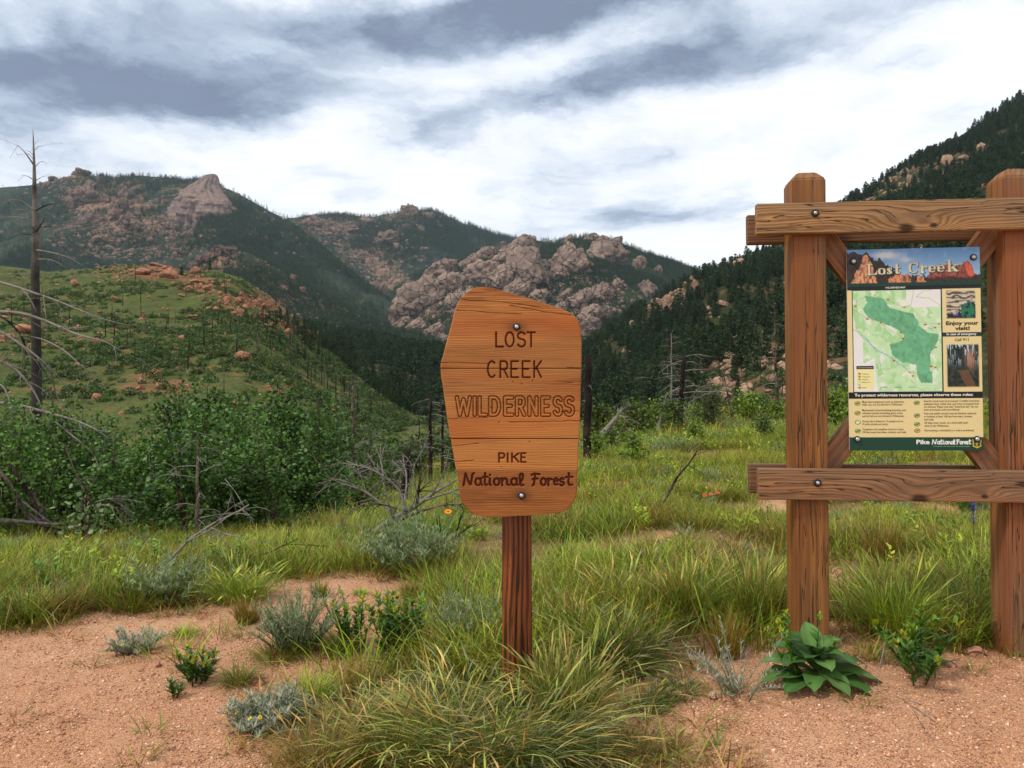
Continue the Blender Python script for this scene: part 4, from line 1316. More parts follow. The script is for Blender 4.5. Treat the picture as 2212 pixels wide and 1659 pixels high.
PAINTED = lay([('L', 470, 520), ('O', 535, 590), ('S', 615, 665), ('T', 678, 730)], 382, 478, GLY) + \
    lay([('C', 418, 470), ('R', 498, 550), ('E', 570, 618), ('E', 645, 695), ('K', 722, 770)], 574, 680, GLY) + \
    lay([('P', 490, 530), ('I', 542, 556), ('K', 575, 622), ('E', 636, 668)], 1180, 1238, GLY)
SCRIPTED = lay([('N', 258, 326), ('a', 334, 380), ('t', 384, 418), ('i', 422, 446), ('o', 455, 498), ('n', 506, 562), ('a', 570, 616), ('l', 622, 664)], 1312, 1392, SCRIPT) + \
    lay([('F', 704, 758), ('o', 764, 804), ('r', 812, 846), ('e', 850, 886), ('s', 888, 924), ('t', 928, 976)], 1312, 1392, SCRIPT)
OUTLINED = lay([('W', 215, 300), ('I', 322, 342), ('L', 362, 406), ('D', 432, 496), ('E', 530, 580), ('R', 608, 658), ('N', 690, 742), ('E', 776, 822), ('S', 858, 902), ('S', 930, 980)], 814, 928, GLY)
CRACKS = [[(107, 581), (260, 584), (420, 590)], [(940, 612), (1034, 617)], [(180, 1132), (270, 1124), (360, 1114)], [(155, 952), (300, 950), (420, 946)], [(560, 975), (1020, 966)],
          [(205, 236), (420, 250), (640, 262)], [(560, 205), (820, 250), (1000, 268)], [(230, 165), (480, 178), (760, 215)], [(197, 1236), (330, 1225)], [(900, 905), (1026, 903)]]
HOLES = [(583, 708), (641, 723), (713, 699), (438, 878), (768, 920), (396, 943), (492, 975), (694, 1104), (508, 1270)]

SIGN_O = P(0.54004 * (1700 + 590 / 1.6586), 0.54004 * (1100 + 840 / 1.6586), SIGN_D)
sign_base = (SIGN_O.x, SIGN_O.y + 0.07, gz(SIGN_O.x, SIGN_O.y + 0.07))
SIGN = thing('wilderness_sign', 'rounded wooden wilderness sign with carved lettering on a dark square post', 'sign', sign_base)
NCOL = 300
TH_B = 0.038


def sign_plank(y0, y1, nrow):
    yy = np.linspace(y0, y1, nrow)
    xl = np.interp(yy, *zip(*LEFT_E))
    xr = np.interp(yy, *zip(*RIGHT_E))
    s_ = np.linspace(0, 1, NCOL)
    Xg = xl[:, None] + (xr - xl)[:, None] * s_[None]
    Yg = np.repeat(yy[:, None], NCOL, 1)
    dep = np.zeros_like(Xg)
    col = np.ones(Xg.shape + (3,))
    dp = np.minimum(segdist(Xg, Yg, [l for L_ in PAINTED for l in L_]), 1e3)
    ds = segdist(Xg, Yg, [l for L_ in SCRIPTED for l in L_])
    gr = np.maximum(np.clip(1 - (dp / 6.5) ** 2, 0, 1), np.clip(1 - (ds / 8.0) ** 2, 0, 1))
    dep += 0.008 * np.sqrt(gr)
    pm = np.maximum(sst(7.0, 4.0, dp), sst(8.5, 5.0, ds))
    col = col * (1 - pm[..., None]) + pm[..., None] * np.array([.34, .13, .09])
    do = np.full(Xg.shape, 1e3)
    for L_ in OUTLINED:
        do = np.minimum(do, np.abs(segdist(Xg, Yg, L_) - 11.0))
    dep += 0.009 * np.clip(1 - (do / 4.6) ** 2, 0, 1)
    om = sst(4.6, 1.2, do)[..., None]
    col *= 1 - om * np.array([.42, .5, .54])
    dc = segdist(Xg, Yg + 2.5 * fbm(Xg / 60, Yg / 60, oct=3, seed=4), CRACKS)
    dep += 0.004 * np.clip(1 - (dc / 2.6), 0, 1)
    col *= 1 - 0.72 * sst(3.2, 0.8, dc)[..., None]
    dh = segdist(Xg, Yg, [[h] for h in HOLES])
    dep += 0.004 * (dh < 3.5)
    col *= 1 - 0.8 * sst(5, 2.5, dh)[..., None]
    # bleached top grain, darkened weather end, deeper finish on the lowest board, darker wood round the bolts
    top = sst(300, 110, Yg) * (0.5 + 0.5 * np.clip(fbm(Xg / 160, Yg / 9, oct=4, seed=6) * 1.6, -1, 1))
    col *= 1 - 0.55 * top[..., None] * np.array([.9, 1.0, 1.1])
    low = sst(1270, 1300, Yg)[..., None]
    col *= 1 - low * np.array([.24, .34, .42])
    lowest = sst(1290, 1300, Yg) * (0.5 + .5 * fbm(Xg / 90, Yg / 12, oct=3, seed=12))
    col *= 1 - .2 * np.clip(lowest, 0, 1)[..., None]
    up = sst(260, 300, Yg) * sst(450, 380, Yg)
    col *= 1 - up[..., None] * np.array([.05, .18, .26])
    for bx, by in ((608, 346), (640, 1457)):
        rr = np.hypot((Xg - bx) / 1.9, Yg - by)
        col *= 1 - .6 * np.exp(-(rr / 34) ** 2)[..., None]
    lines = 0.5 + 0.5 * np.sin(Yg / 9.0 * 2 * math.pi + 2.2 * fbm(Xg / 260, Yg / 40, oct=3, seed=2))
    band = sst(400, 520, Yg) * sst(880, 760, Yg)
    col *= 1 - (0.04 + .34 * band * lines)[..., None]
    scr = np.exp(-(np.abs(Xg - (880 - Yg * .06 + 10 * fbm(Yg / 60, Yg * 0, oct=2, seed=9))) / 3) ** 2) * (Yg > 930) * np.clip(fbm(Xg / 30, Yg / 70, oct=2, seed=14), 0, 1)
    col *= 1 + .5 * scr[..., None]
    edge = np.minimum.reduce([(Xg - xl[:, None]), (xr[:, None] - Xg), Yg - 82 + 4, 1604 - Yg])
    dep += 0.004 * np.clip(1 - edge / 8.0, 0, 1) ** 2
    seam = np.minimum(np.where(y0 > 100, Yg - y0, 99), np.where(y1 < 1590, y1 - Yg, 99))
    dep += 0.003 * np.clip(1 - seam / 3.0, 0, 1)
    col *= 1 - .6 * sst(4.0, 1.0, seam)[..., None]
    Xm, Zm = (Xg - 590) * ZK, (840 - Yg) * ZK
    F_ = np.stack([Xm, dep - TH_B / 2, Zm], -1).reshape(-1, 3)
    i = np.arange(nrow - 1)[:, None] * NCOL + np.arange(NCOL - 1)[None]
    Q = np.stack([i, i + NCOL, i + NCOL + 1, i + 1], -1).reshape(-1, 4)
    ring = np.concatenate([np.arange(NCOL), np.arange(1, nrow) * NCOL + NCOL - 1, (nrow - 1) * NCOL + np.arange(NCOL - 2, -1, -1), np.arange(nrow - 2, 0, -1) * NCOL])
    B_ = F_[ring].copy()
    B_[:, 1] = TH_B / 2
    n0 = len(F_)
    m = len(ring)
    a = np.arange(m)
    side = np.stack([ring, ring[(a + 1) % m], n0 + (a + 1) % m, n0 + a], -1)
    C_ = np.concatenate([col.reshape(-1, 3), np.full((m, 3), .75)])
    me = np_mesh('plank', np.concatenate([F_, B_]), [Q, side, (n0 + a)[None, ::-1]], C_, [M_SIGN], True)
    sh = np.ones(len(me.polygons), bool)
    sh[len(Q):] = False
    me.polygons.foreach_set('use_smooth', sh)
    return me


loc = SIGN_O - Vector(sign_base)
for (a, b, n_) in ((82, 620, 190), (621.5, 1082, 170), (1084.5, 1600, 180)):
    link('plank', sign_plank(a, b, n_), SIGN, None, loc)

# square post behind the boards, turned a little so that two faces show
ph = SIGN_O.z - 0.05 - sign_base[2]
me = bevel_box('post', (0.092, 0.092, ph + 0.5), 0.006, M_SPOST)
post = link('post', me, SIGN, None, (0.012, TH_B / 2 + 0.004, ph / 2 - 0.05 + 0.1), (0, 0, 0))
post.location = (0.012, 0.045, (ph + 0.5) / 2 - 0.35)
post.rotation_euler = (0, math.radians(-.3), math.radians(28))
post.location.y = 0.02


def bolt_mesh(r, wash, dome=0.6):
    b = MB()
    n = 20
    th = np.arange(n) * 2 * math.pi / n
    prof = [(wash, 0), (wash, .004), (wash * .9, .006), (r * 1.05, .006)]
    return prof


def bolt(parent, loc_, r=0.011, wash=0.019, hexhead=False):
    """dark washer with a bright head, axis along -Y"""
    def lathe(prof, nm, mat, n=22):
        th = np.arange(n) * 2 * math.pi / n
        V = np.array([[(p * math.cos(t), -h, p * math.sin(t)) for t in th] for p, h in prof]).reshape(-1, 3)
        k = len(prof)
        i = np.arange(k - 1)[:, None] * n + np.arange(n)[None]
        j = np.arange(k - 1)[:, None] * n + (np.arange(n)[None] + 1) % n
        Q = np.stack([i, j, j + n, i + n], -1).reshape(-1, 4)
        return np_mesh(nm, V, [Q, np.arange((k - 1) * n, k * n)[None]], None, [mat], not hexhead)
    head = [(r, .0), (r, .006)] + [(r * math.cos(a), .006 + r * .62 * math.sin(a)) for a in np.linspace(.15, 1.45, 6)]
    if hexhead:
        head = [(r, 0), (r, .010), (r * .85, .012), (r * .42, .012), (r * .42, .018), (r * .3, .020)]
    o = link('bolt', lathe(head, 'bolt', M_STEEL, 22 if not hexhead else 6), parent, None, loc_)
    link('washer', lathe([(wash, -.001), (wash, .003), (wash * .92, .0045), (r * .8, .0045)], 'washer', M_RUBBER), o)
    return o


for bx, by in ((608, 346), (640, 1457)):
    bolt(SIGN, (loc.x + (bx - 590) * ZK, loc.y - TH_B / 2 + .001, loc.z + (840 - by) * ZK), 0.0085, 0.0145)

# ------------------------------------------------------------------ the timber kiosk
KROT = math.radians(-5.5)
k0 = P(0.46293 ** -1 * 813, 1400, 3.2)         # middle of the left post's front face
ax = Vector((math.cos(KROT), math.sin(KROT), 0))
ay = Vector((-math.sin(KROT), math.cos(KROT), 0))
PW = 0.142
kbase = Vector((k0.x, k0.y, 0)) + ay * PW / 2
KZ = 0.0
KIOSK = thing('trailhead_kiosk', 'timber trailhead kiosk of two posts and paired rails holding a printed panel', 'kiosk', (kbase.x, kbase.y, KZ), (0, 0, KROT))


def zq(qy, d):                                  # height seen at row qy, d ahead
    return P(1106, qy, d).z - KZ


def post_mesh(name, top, cut, mat, low):
    bm = bmesh.new()
    h = PW / 2
    c = cut * .85
    lv = [(low, h), (top - cut, h), (top, h - c)]
    rings = [[bm.verts.new((sx * r, sy * r, z)) for sx, sy in ((-1, -1), (1, -1), (1, 1), (-1, 1))] for z, r in lv]
    for a, b in zip(rings[:-1], rings[1:]):
        for k in range(4):
            bm.faces.new((a[k], a[(k + 1) % 4], b[(k + 1) % 4], b[k]))
    bm.faces.new(rings[-1])
    bm.faces.new(rings[0][::-1])
    bmesh.ops.bevel(bm, geom=[e for e in bm.edges], offset=.006, segments=2, affect='EDGES')
    me = bpy.data.meshes.new(name)
    bm.to_mesh(me)
    bm.free()
    me.materials.append(mat)
    return me


KGAP = 0.868
link('post', post_mesh('post', zq(375, 3.25), .036, M_POST, -.4), KIOSK, None, (0, 0, 0))['label'] = 'smooth reddish left post'
link('post', post_mesh('post', zq(366, 3.17), .044, M_POST2, -.4), KIOSK, None, (KGAP, 0, 0))['label'] = 'weathered right post with wavy grain'
RW, RH = 0.040, 0.134
xl_, xr_ = -.232, KGAP + .26
zt, zb = (zq(437, 3.16) + zq(503, 3.16)) / 2, (zq(1013, 3.16) + zq(1081, 3.16)) / 2
for nm, z, yy_, mat, xo in (('top_rail', zt, -1, M_RAIL, 0), ('bottom_rail', zb, -1, M_RAIL2, 0), ('back_top_rail', zt - .004, 1, M_RAILB, .0), ('back_bottom_rail', zb + .004, 1, M_RAILB, .0)):
    o = link(nm, bevel_box(nm, (xr_ - xl_, RW, RH), .006, mat), KIOSK, None, ((xl_ + xr_) / 2 + xo, yy_ * (PW + RW) / 2, z))
# corner braces between the posts
IN0, IN1 = PW / 2, KGAP - PW / 2
BR = .052
z_hi, z_lo = zt + RH / 2, zb - RH / 2


def brace(x0, z0, x1, z1):
    ln = math.hypot(x1 - x0, z1 - z0) + .16
    o = link('corner_brace', bevel_box('corner_brace', (ln, .044, .098), .004, M_BRACE), KIOSK, None, ((x0 + x1) / 2, .012, (z0 + z1) / 2), (0, -math.atan2(z1 - z0, x1 - x0), 0))


zi_t, zi_b = zt - RH / 2, zb + RH / 2
brace(IN0 - .02, zi_t + .045, IN0 + .20, zi_t - .255)
brace(IN1 + .02, zi_t + .045, IN1 - .20, zi_t - .255)
brace(IN0 - .02, zi_b - .045, IN0 + .20, zi_b + .255)
brace(IN1 + .02, zi_b - .045, IN1 - .20, zi_b + .255)
for x in (0.012, KGAP + .02):
    for z in (zt + .01, zb):
        bolt(KIOSK, (x, -PW / 2 - RW + .0005, z + (.008 if x < .1 else 0)), .0085, .0165, True)
# ------------------------------------------------------------------ the printed panel
PD = 3.23
pa, pb = P(1832, 540, PD), P(2131, 972, PD)
PWID, PHGT = 0.552, pa.z - pb.z
u0, v0, UW, VH = 83.0, 68.0, 1072.0, 1553.0     # measured panel units
nc, nr = 300, 436
Xz, Yz = np.meshgrid(u0 + UW * np.linspace(0, 1, nc), v0 + VH * np.linspace(0, 1, nr))
S = lambda *c: np.array(srgb(*c))


def fill(img, mask, c):
    m = np.asarray(mask, float)[..., None]
    return img * (1 - m) + m * np.asarray(c)


def aa(d, wid, soft=2.2):
    return sst(wid + soft, wid - soft, d)


img = np.zeros(Xz.shape + (3,)) + S(224, 206, 150)
# header picture: sky, crags, red rocks
hd = Yz < 332
f1 = fbm(Xz / 40, Yz / 40, oct=5, seed=1)
f2 = fbm(Xz / 14, Yz / 22, oct=4, seed=2)
skyh = S(96, 150, 208) * (1 - sst(60, 280, Yz)[..., None]) + S(150, 192, 226) * sst(60, 280, Yz)[..., None]
skyh = fill(skyh, np.clip(np.exp(-(((Xz - 400) / 110) ** 2 + ((Yz - 118) / 28) ** 2)) * 1.1 + .7 * np.exp(-(((Xz - 560) / 50) ** 2 + ((Yz - 155) / 20) ** 2)) + .15 * f1, 0, .9), S(214, 224, 232))
img = fill(img, hd, skyh)
jag = Yz + 14 * f2
dark = hd & inpoly(Xz, jag, [(60, 95), (140, 90), (215, 110), (235, 92), (250, 80), (265, 110), (300, 140), (330, 170), (350, 135), (375, 165), (400, 190), (450, 215), (520, 265), (600, 275), (760, 285), (900, 275), (1010, 240), (1160, 285), (1160, 345), (60, 345)])
img = fill(img, dark, S(52, 40, 34) * (1 + .6 * np.clip(f2, -1, 1))[..., None])
crag = hd & inpoly(Xz, jag, [(115, 335), (150, 250), (200, 190), (215, 135), (245, 110), (275, 150), (300, 230), (330, 335)])
img = fill(img, crag, S(196, 138, 100) * np.clip(1 + .9 * f2, .25, 1.5)[..., None])
low = hd & inpoly(Xz, jag, [(415, 335), (430, 290), (500, 270), (590, 262), (605, 335)])
img = fill(img, low | (hd & inpoly(Xz, jag, [(640, 335), (655, 290), (700, 285), (730, 335)])), S(186, 122, 86) * np.clip(1 + .9 * f2, .25, 1.5)[..., None])
red = hd & inpoly(Xz, jag, [(740, 300), (760, 225), (850, 195), (1000, 215), (1030, 178), (1070, 180), (1120, 285), (1060, 300), (900, 290)])
img = fill(img, red, S(150, 78, 62) * np.clip(1 + .8 * f2, .3, 1.5)[..., None])
img = fill(img, hd & inpoly(Xz, jag, [(1060, 185), (1120, 285), (1070, 300), (1040, 240)]), S(206, 92, 70) * np.clip(1 + .4 * f2, .5, 1.4)[..., None])
img = fill(img, (Yz >= 332) & (Yz < 356), S(10, 56, 44))
img = fill(img, (Yz >= 356) & (Yz < 384), S(12, 16, 16))
# map
mp = (Xz > 127) & (Xz < 840) & (Yz > 388) & (Yz < 1168)
img = fill(img, (Xz > 121) & (Xz < 847) & (Yz > 384) & (Yz < 1174), S(16, 20, 18))
base = S(190, 224, 176) * (1 + .06 * f1)[..., None]
img = fill(img, mp, base)
white = inpoly(Xz, Yz, [(560, 388), (840, 388), (840, 520), (610, 525), (560, 470)]) | inpoly(Xz, Yz, [(127, 560), (150, 700), (205, 760), (208, 950), (300, 905), (312, 1110), (330, 1168), (127, 1168)])
img = fill(img, mp & white, S(226, 228, 226) * (1 + .03 * f1)[..., None])
img = fill(img, mp & (fbm(Xz / 60, Yz / 45, oct=4, seed=5) > .42), S(222, 230, 214))
img = fill(img, mp & ~white & (fbm(Xz / 50, Yz / 60, oct=4, seed=6) > .35), S(166, 212, 150))
wild = inpoly(Xz + 5 * f2, Yz + 5 * f1, [(230, 430), (290, 432), (385, 460), (425, 520), (540, 555), (615, 575), (660, 630), (655, 665), (735, 720), (815, 730), (810, 780), (770, 850), (745, 890), (745, 985), (735, 1010), (762, 1020), (762, 1110), (700, 1100), (670, 1105), (640, 1040), (625, 960), (520, 945), (440, 885), (420, 810), (520, 780), (545, 730), (430, 665), (340, 630), (255, 600), (205, 530), (245, 480)])
rel = fbm(Xz / 26 + f1, Yz / 34, oct=4, seed=8)
img = fill(img, mp & wild, S(104, 172, 128) * (1 + .22 * rel)[..., None])
img *= 1 - .35 * (mp & wild)[..., None] * aa(segdist(Xz, Yz, [[(320, 500), (430, 590), (560, 660), (700, 740), (800, 790)]]), 1.5)[..., None]


def draw(lines, wid, c, a=1.0, m=mp):
    global img
    img = fill(img, aa(segdist(Xz + 4 * f1, Yz + 4 * f2, lines), wid) * a * m, c)


draw([[(130, 535), (250, 605), (350, 640), (430, 690), (530, 765)], [(130, 690), (215, 735), (290, 820), (330, 850)], [(620, 390), (600, 500), (540, 520), (400, 462), (280, 415), (140, 470)], [(640, 440), (700, 400), (760, 390)], [(640, 440), (760, 460), (835, 510)], [(330, 890), (350, 1000), (420, 990)], [(590, 1080), (640, 1140), (700, 1168)], [(320, 960), (330, 1060)]], 1.4, S(110, 120, 112), .75)
draw([[(205, 745), (270, 800), (310, 850), (370, 870), (430, 910), (500, 960), (560, 1000)], [(730, 680), (770, 700)]], 3.0, S(120, 150, 214), .9)
draw([[(600, 530), (650, 570), (700, 640), (760, 650), (815, 650)], [(790, 830), (770, 870)]], 1.3, S(170, 120, 110), .6)
for rx, ry in ((150, 508), (242, 608), (355, 637), (415, 462), (545, 520), (517, 717), (530, 762), (455, 933), (578, 1022), (605, 1050), (712, 656), (822, 653), (788, 682), (792, 832), (752, 980), (785, 984)):
    img = fill(img, mp & (np.abs(Xz - rx) < 10) & (np.abs(Yz - ry) < 5.5), S(196, 58, 48))
img = fill(img, mp & (Xz > 335) & (Xz < 650) & (np.abs(Yz - 1136) < 3) & (np.sin(Xz / 18) > 0), S(20, 30, 24))
lg = (Xz > 150) & (Xz < 290) & (Yz > 970) & (Yz < 1152)
img = fill(img, lg, S(232, 226, 160))
img = fill(img, lg & (Yz < 993), S(16, 18, 16))
for ly, cc in ((1031, (196, 58, 48)), (1052, (196, 58, 48)), (1073, (104, 172, 128)), (1094, (190, 224, 130)), (1115, (196, 160, 200)), (1136, (150, 110, 80))):
    img = fill(img, (np.abs(Xz - 173) < 9) & (np.abs(Yz - ly) < 7), S(*cc))
# right column
img = fill(img, (Xz >= 838) & (Xz < 848) & (Yz > 384) & (Yz < 1174), S(16, 20, 18))
ph1 = (Xz > 880) & (Xz < 1115) & (Yz > 395) & (Yz < 615)
soft = lambda x0, x1, y0_, y1_: sst(x0, x0 + 14, Xz) * sst(x1, x1 - 14, Xz) * sst(y0_, y0_ + 14, Yz) * sst(y1_, y1_ - 14, Yz)
bark = .5 + .5 * np.sin(Yz / 5.2 + 3.0 * fbm(Xz / 60, Yz / 22, oct=3, seed=15))
bkc = S(60, 46, 34) * (1 - bark[..., None]) + S(206, 196, 172) * bark[..., None]
img = fill(img, soft(876, 1119, 391, 619), bkc)
img = fill(img, soft(876, 1119, 391, 619) * ((Yz + 20 * f2 + (Xz - 1000) * .25 > 560) | (np.hypot(Xz - 1070, Yz - 560) < 70)), S(28, 30, 40))
img = fill(img, soft(876, 1119, 391, 619) * (np.hypot(Xz - 1062, (Yz - 560) * .9) < 66) * (f2 > -.1), S(30, 116, 84))
img = fill(img, soft(876, 1119, 391, 619) * ((np.hypot(Xz - 955, Yz - 575) < 20) | (np.hypot(Xz - 1050, Yz - 468) < 13)) * (f2 > -.2), S(110, 92, 176))
img = fill(img, soft(876, 1119, 391, 619) * np.exp(-(((Xz - 962) / 24) ** 2 + ((Yz - 415) / 12) ** 2)), S(90, 60, 30))
img = fill(img, (Xz > 848) & (Yz > 718) & (Yz < 750), S(14, 44, 38))
m2 = soft(872, 1139, 806, 1144)
fo = S(34, 44, 34) * np.clip(1 + 1.2 * fbm(Xz / 16, Yz / 20, oct=4, seed=17), .2, 2.4)[..., None]
fo = fill(fo, (fbm(Xz / 9, Yz / 80, oct=3, seed=18) > .25) * sst(1010, 850, Yz), S(170, 200, 214))
fo = fill(fo, np.exp(-(((Xz - 1064) / 34) ** 2 + ((Yz - 920) / 70) ** 2)) * (f2 > -.5), S(172, 116, 84))
fo = fill(fo, (np.abs((Xz - 1000) - (Yz - 1000) * .5) < 40) * (Yz > 1010) * .5, S(130, 84, 60))
img = fill(img, m2, fo)
# rules
img = fill(img, (Yz > 1174) & (Yz < 1222), S(12, 14, 14))
for (ex, ey, c2) in ((153, 1259, (150, 40, 30)), (153, 1334, (150, 60, 40)), (153, 1405, (230, 230, 220)), (153, 1472, (60, 80, 50)), (631, 1257, (40, 50, 40)), (631, 1354, (30, 30, 30)), (631, 1421, (60, 70, 50)), (631, 1470, (190, 60, 40))):
    e = np.hypot((Xz - ex) / 25, (Yz - ey) / 17)
    img = fill(img, sst(1.08, .95, e), S(70, 110, 50))
    img = fill(img, sst(.85, .72, e), S(186, 196, 120))
    img = fill(img, aa(segdist(Xz, Yz, [[(ex - 12, ey + 7), (ex - 3, ey - 4), (ex + 4, ey + 3), (ex + 13, ey - 8)]]), 4), S(*c2))
img = fill(img, Yz > 1518, S(10, 62, 46))
# forest service style shield at the foot
shd = inpoly(Xz, Yz, [(1068, 1536), (1085, 1542), (1104, 1532), (1123, 1542), (1140, 1536), (1136, 1570), (1138, 1588), (1104, 1604), (1070, 1588), (1072, 1570)])
img = fill(img, shd, S(222, 186, 62))
img = fill(img, inpoly(Xz, Yz, [(1076, 1546), (1104, 1541), (1132, 1546), (1128, 1572), (1130, 1584), (1104, 1596), (1078, 1584), (1080, 1572)]), S(24, 88, 50))
img = fill(img, inpoly(Xz, Yz, [(1104, 1545), (1116, 1570), (1108, 1570), (1108, 1590), (1100, 1590), (1100, 1570), (1092, 1570)]), S(222, 186, 62))


# heavy serif display letters: (polyline, half-width)
def fat(ch, x, y, w_, h, xh=.62):
    """strokes of a fat-face serif letter; x left, y baseline (rows grow down)"""
    T, t = h * .115, h * .04
    A = lambda a, b: (x + a * w_, y - b * h)
    st = []
    if ch == 'L':
        st += [([A(.28, .02), A(.28, .98)], T), ([A(.05, .98), A(.55, .98)], t), ([A(.05, .03), A(.92, .03)], t), ([A(.92, .05), A(.96, .36)], t), ([A(.8, .06), A(.92, .18)], t * 1.6)]
    elif ch == 'o':
        st += [([A(.5 + .36 * math.cos(a), xh / 2 + xh / 2 * .9 * math.sin(a)) for a in np.linspace(0, 6.283, 22)], t * 1.1), ([A(.20, .14), A(.17, xh / 2), A(.20, xh - .14)], T), ([A(.80, .14), A(.83, xh / 2), A(.80, xh - .14)], T)]
    elif ch == 's':
        st += [([A(.78, xh * .82), A(.5, xh * .97), A(.25, xh * .8)], t * 1.2), ([A(.28, xh * .74), A(.5, xh * .52), A(.74, xh * .26)], T * 1.05), ([A(.76, xh * .2), A(.5, .03), A(.2, xh * .2)], t * 1.2), ([A(.82, xh * .95), A(.82, xh * .7)], t), ([A(.18, .02), A(.18, xh * .32)], t)]
    elif ch == 't':
        st += [([A(.42, .1), A(.42, .86)], T * 1.1), ([A(.1, xh - .02), A(.86, xh - .02)], t), ([A(.45, .05), A(.7, .02), A(.9, .14)], t * 1.2)]
    elif ch == 'C':
        st += [([A(.52 + .42 * math.cos(a), .5 + .47 * math.sin(a)) for a in np.linspace(.75, 5.5, 22)], t * 1.1), ([A(.20, .2), A(.14, .5), A(.20, .8)], T * 1.05), ([A(.9, .98), A(.9, .66)], t * 1.1), ([A(.84, .9), A(.9, .7)], t * 1.5)]
    elif ch == 'r':
        st += [([A(.3, .02), A(.3, xh - .04)], T * 1.15), ([A(.05, .03), A(.6, .03)], t), ([A(.05, xh - .03), A(.3, xh - .03)], t), ([A(.4, xh * .7), A(.62, xh * .95), A(.85, xh * .9)], t * 1.2), ([A(.84, xh * .84)], T * .85)]
    elif ch == 'e':
        st += [([A(.5 + .38 * math.cos(a), xh / 2 + xh / 2 * .92 * math.sin(a)) for a in np.linspace(0, 5.6, 20)], t * 1.1), ([A(.20, .14), A(.17, xh / 2), A(.20, xh - .14)], T * 1.05), ([A(.2, xh * .5), A(.86, xh * .5)], t), ([A(.82, xh * .55), A(.78, xh * .8)], T * .7)]
    elif ch == 'k':
        st += [([A(.26, .02), A(.26, .98)], T * 1.05), ([A(.03, .98), A(.26, .98)], t), ([A(.03, .03), A(.5, .03)], t), ([A(.4, .26), A(.8, xh - .03)], t * 1.1), ([A(.62, xh - .03), A(.96, xh - .03)], t), ([A(.52, .36), A(.8, .05)], T), ([A(.6, .03), A(1, .03)], t)]
    return st


title = fat('L', 240, 264, 92, 78) + fat('o', 335, 264, 66, 78) + fat('s', 404, 262, 52, 78) + fat('t', 468, 260, 52, 78) + fat('C', 582, 258, 84, 78) + fat('r', 676, 256, 62, 80) + fat('e', 742, 254, 66, 80) + fat('e', 812, 252, 66, 80) + fat('k', 886, 250, 100, 80)
for off, c in ((True, S(16, 22, 20)), (False, S(226, 222, 188))):
    for ln, hw in title:
        pts_ = [(a + (3.5 if off else 0), b + (4 if off else 0)) for a, b in ln]
        img = fill(img, aa(segdist(Xz, Yz, [pts_]), hw + (3.5 if off else 0), 1.8), c)
scr2 = lay([('N', 748, 786), ('a', 790, 812), ('t', 812, 832), ('i', 834, 848), ('o', 850, 872), ('n', 874, 898), ('a', 898, 918), ('l', 918, 934)], 1538, 1572, SCRIPT) + \
    lay([('F', 940, 966), ('o', 968, 986), ('r', 988, 1004), ('e', 1004, 1020), ('s', 1020, 1036), ('t', 1036, 1056)], 1538, 1572, SCRIPT)
img = fill(img, aa(segdist(Xz, Yz, [l for L_ in scr2 for l in L_]), 3.4, 1.6), S(240, 240, 232))

KP = lambda zx, zy: ((zx - u0) / UW * PWID, -(zy - v0) / VH * PHGT)
PXm, PZm = (Xz - u0) / UW * PWID, -(Yz - v0) / VH * PHGT
FV = np.stack([PXm, 0 * PXm, PZm], -1).reshape(-1, 3)
i = np.arange(nr - 1)[:, None] * nc + np.arange(nc - 1)[None]
Q = np.stack([i, i + nc, i + nc + 1, i + 1], -1).reshape(-1, 4)
me = np_mesh('print', FV, Q, np.clip(img.reshape(-1, 3), 0, 1), [M_PRINT])
kx = ((pa - Vector((kbase.x, kbase.y, 0))).dot(ax), (pa - Vector((kbase.x, kbase.y, 0))).dot(ay))
PANEL_Y = -PW / 2 + .042
me_b = bevel_box('information_panel', (PWID, .006, PHGT), .0012, M_EDGE)
panel = link('information_panel', me_b, KIOSK, None, (IN0 + (IN1 - IN0) / 2 + .012, PANEL_Y, pa.z - PHGT / 2), (0, math.radians(-.35), 0))
panel['label'] = 'printed wilderness map and rules panel'
prt = link('print', me, panel, None, (-PWID / 2, -.0035, PHGT / 2))


# small lettering in the built-in sans
def text_items(items):
    tmp = []
    for body, zx, zy, hgt, width, col, bold, align in items:
        cu = bpy.data.curves.new('t', 'FONT')
        cu.body = body
        cu.size = 1.0
        cu.offset = bold
        cu.align_x = align
        cu.resolution_u = 2
        ob = bpy.data.objects.new('t', cu)
        COL.objects.link(ob)
        tmp.append((ob, cu))
    dg = bpy.context.evaluated_depsgraph_get()
    b = MB()
    for (ob, cu), (body, zx, zy, hgt, width, col, bold, align) in zip(tmp, items):
        m = bpy.data.meshes.new_from_object(ob.evaluated_get(dg))
        V = np.empty(len(m.vertices) * 3, np.float32)
        m.vertices.foreach_get('co', V)
        V = V.reshape(-1, 3)
        wx = V[:, 0].max() - V[:, 0].min()
        sx = width / wx
        sy = hgt / 0.70
        Xp = zx + (V[:, 0] - (V[:, 0].min() if align == 'LEFT' else (V[:, 0].max() + V[:, 0].min()) / 2)) * sx
        Yp = zy - V[:, 1] * sy
        W = np.stack([(Xp - u0) / UW * PWID, np.full(len(V), 0.0), -(Yp - v0) / VH * PHGT], -1)
        m.calc_loop_triangles()
        T = np.empty(len(m.loop_triangles) * 3, np.int32)
        m.loop_triangles.foreach_get('vertices', T)
        b.add(W, T.reshape(-1, 3), srgb(*col))
        bpy.data.meshes.remove(m)
    for ob, cu in tmp:
        bpy.data.objects.remove(ob)
        bpy.data.curves.remove(cu)
    return b


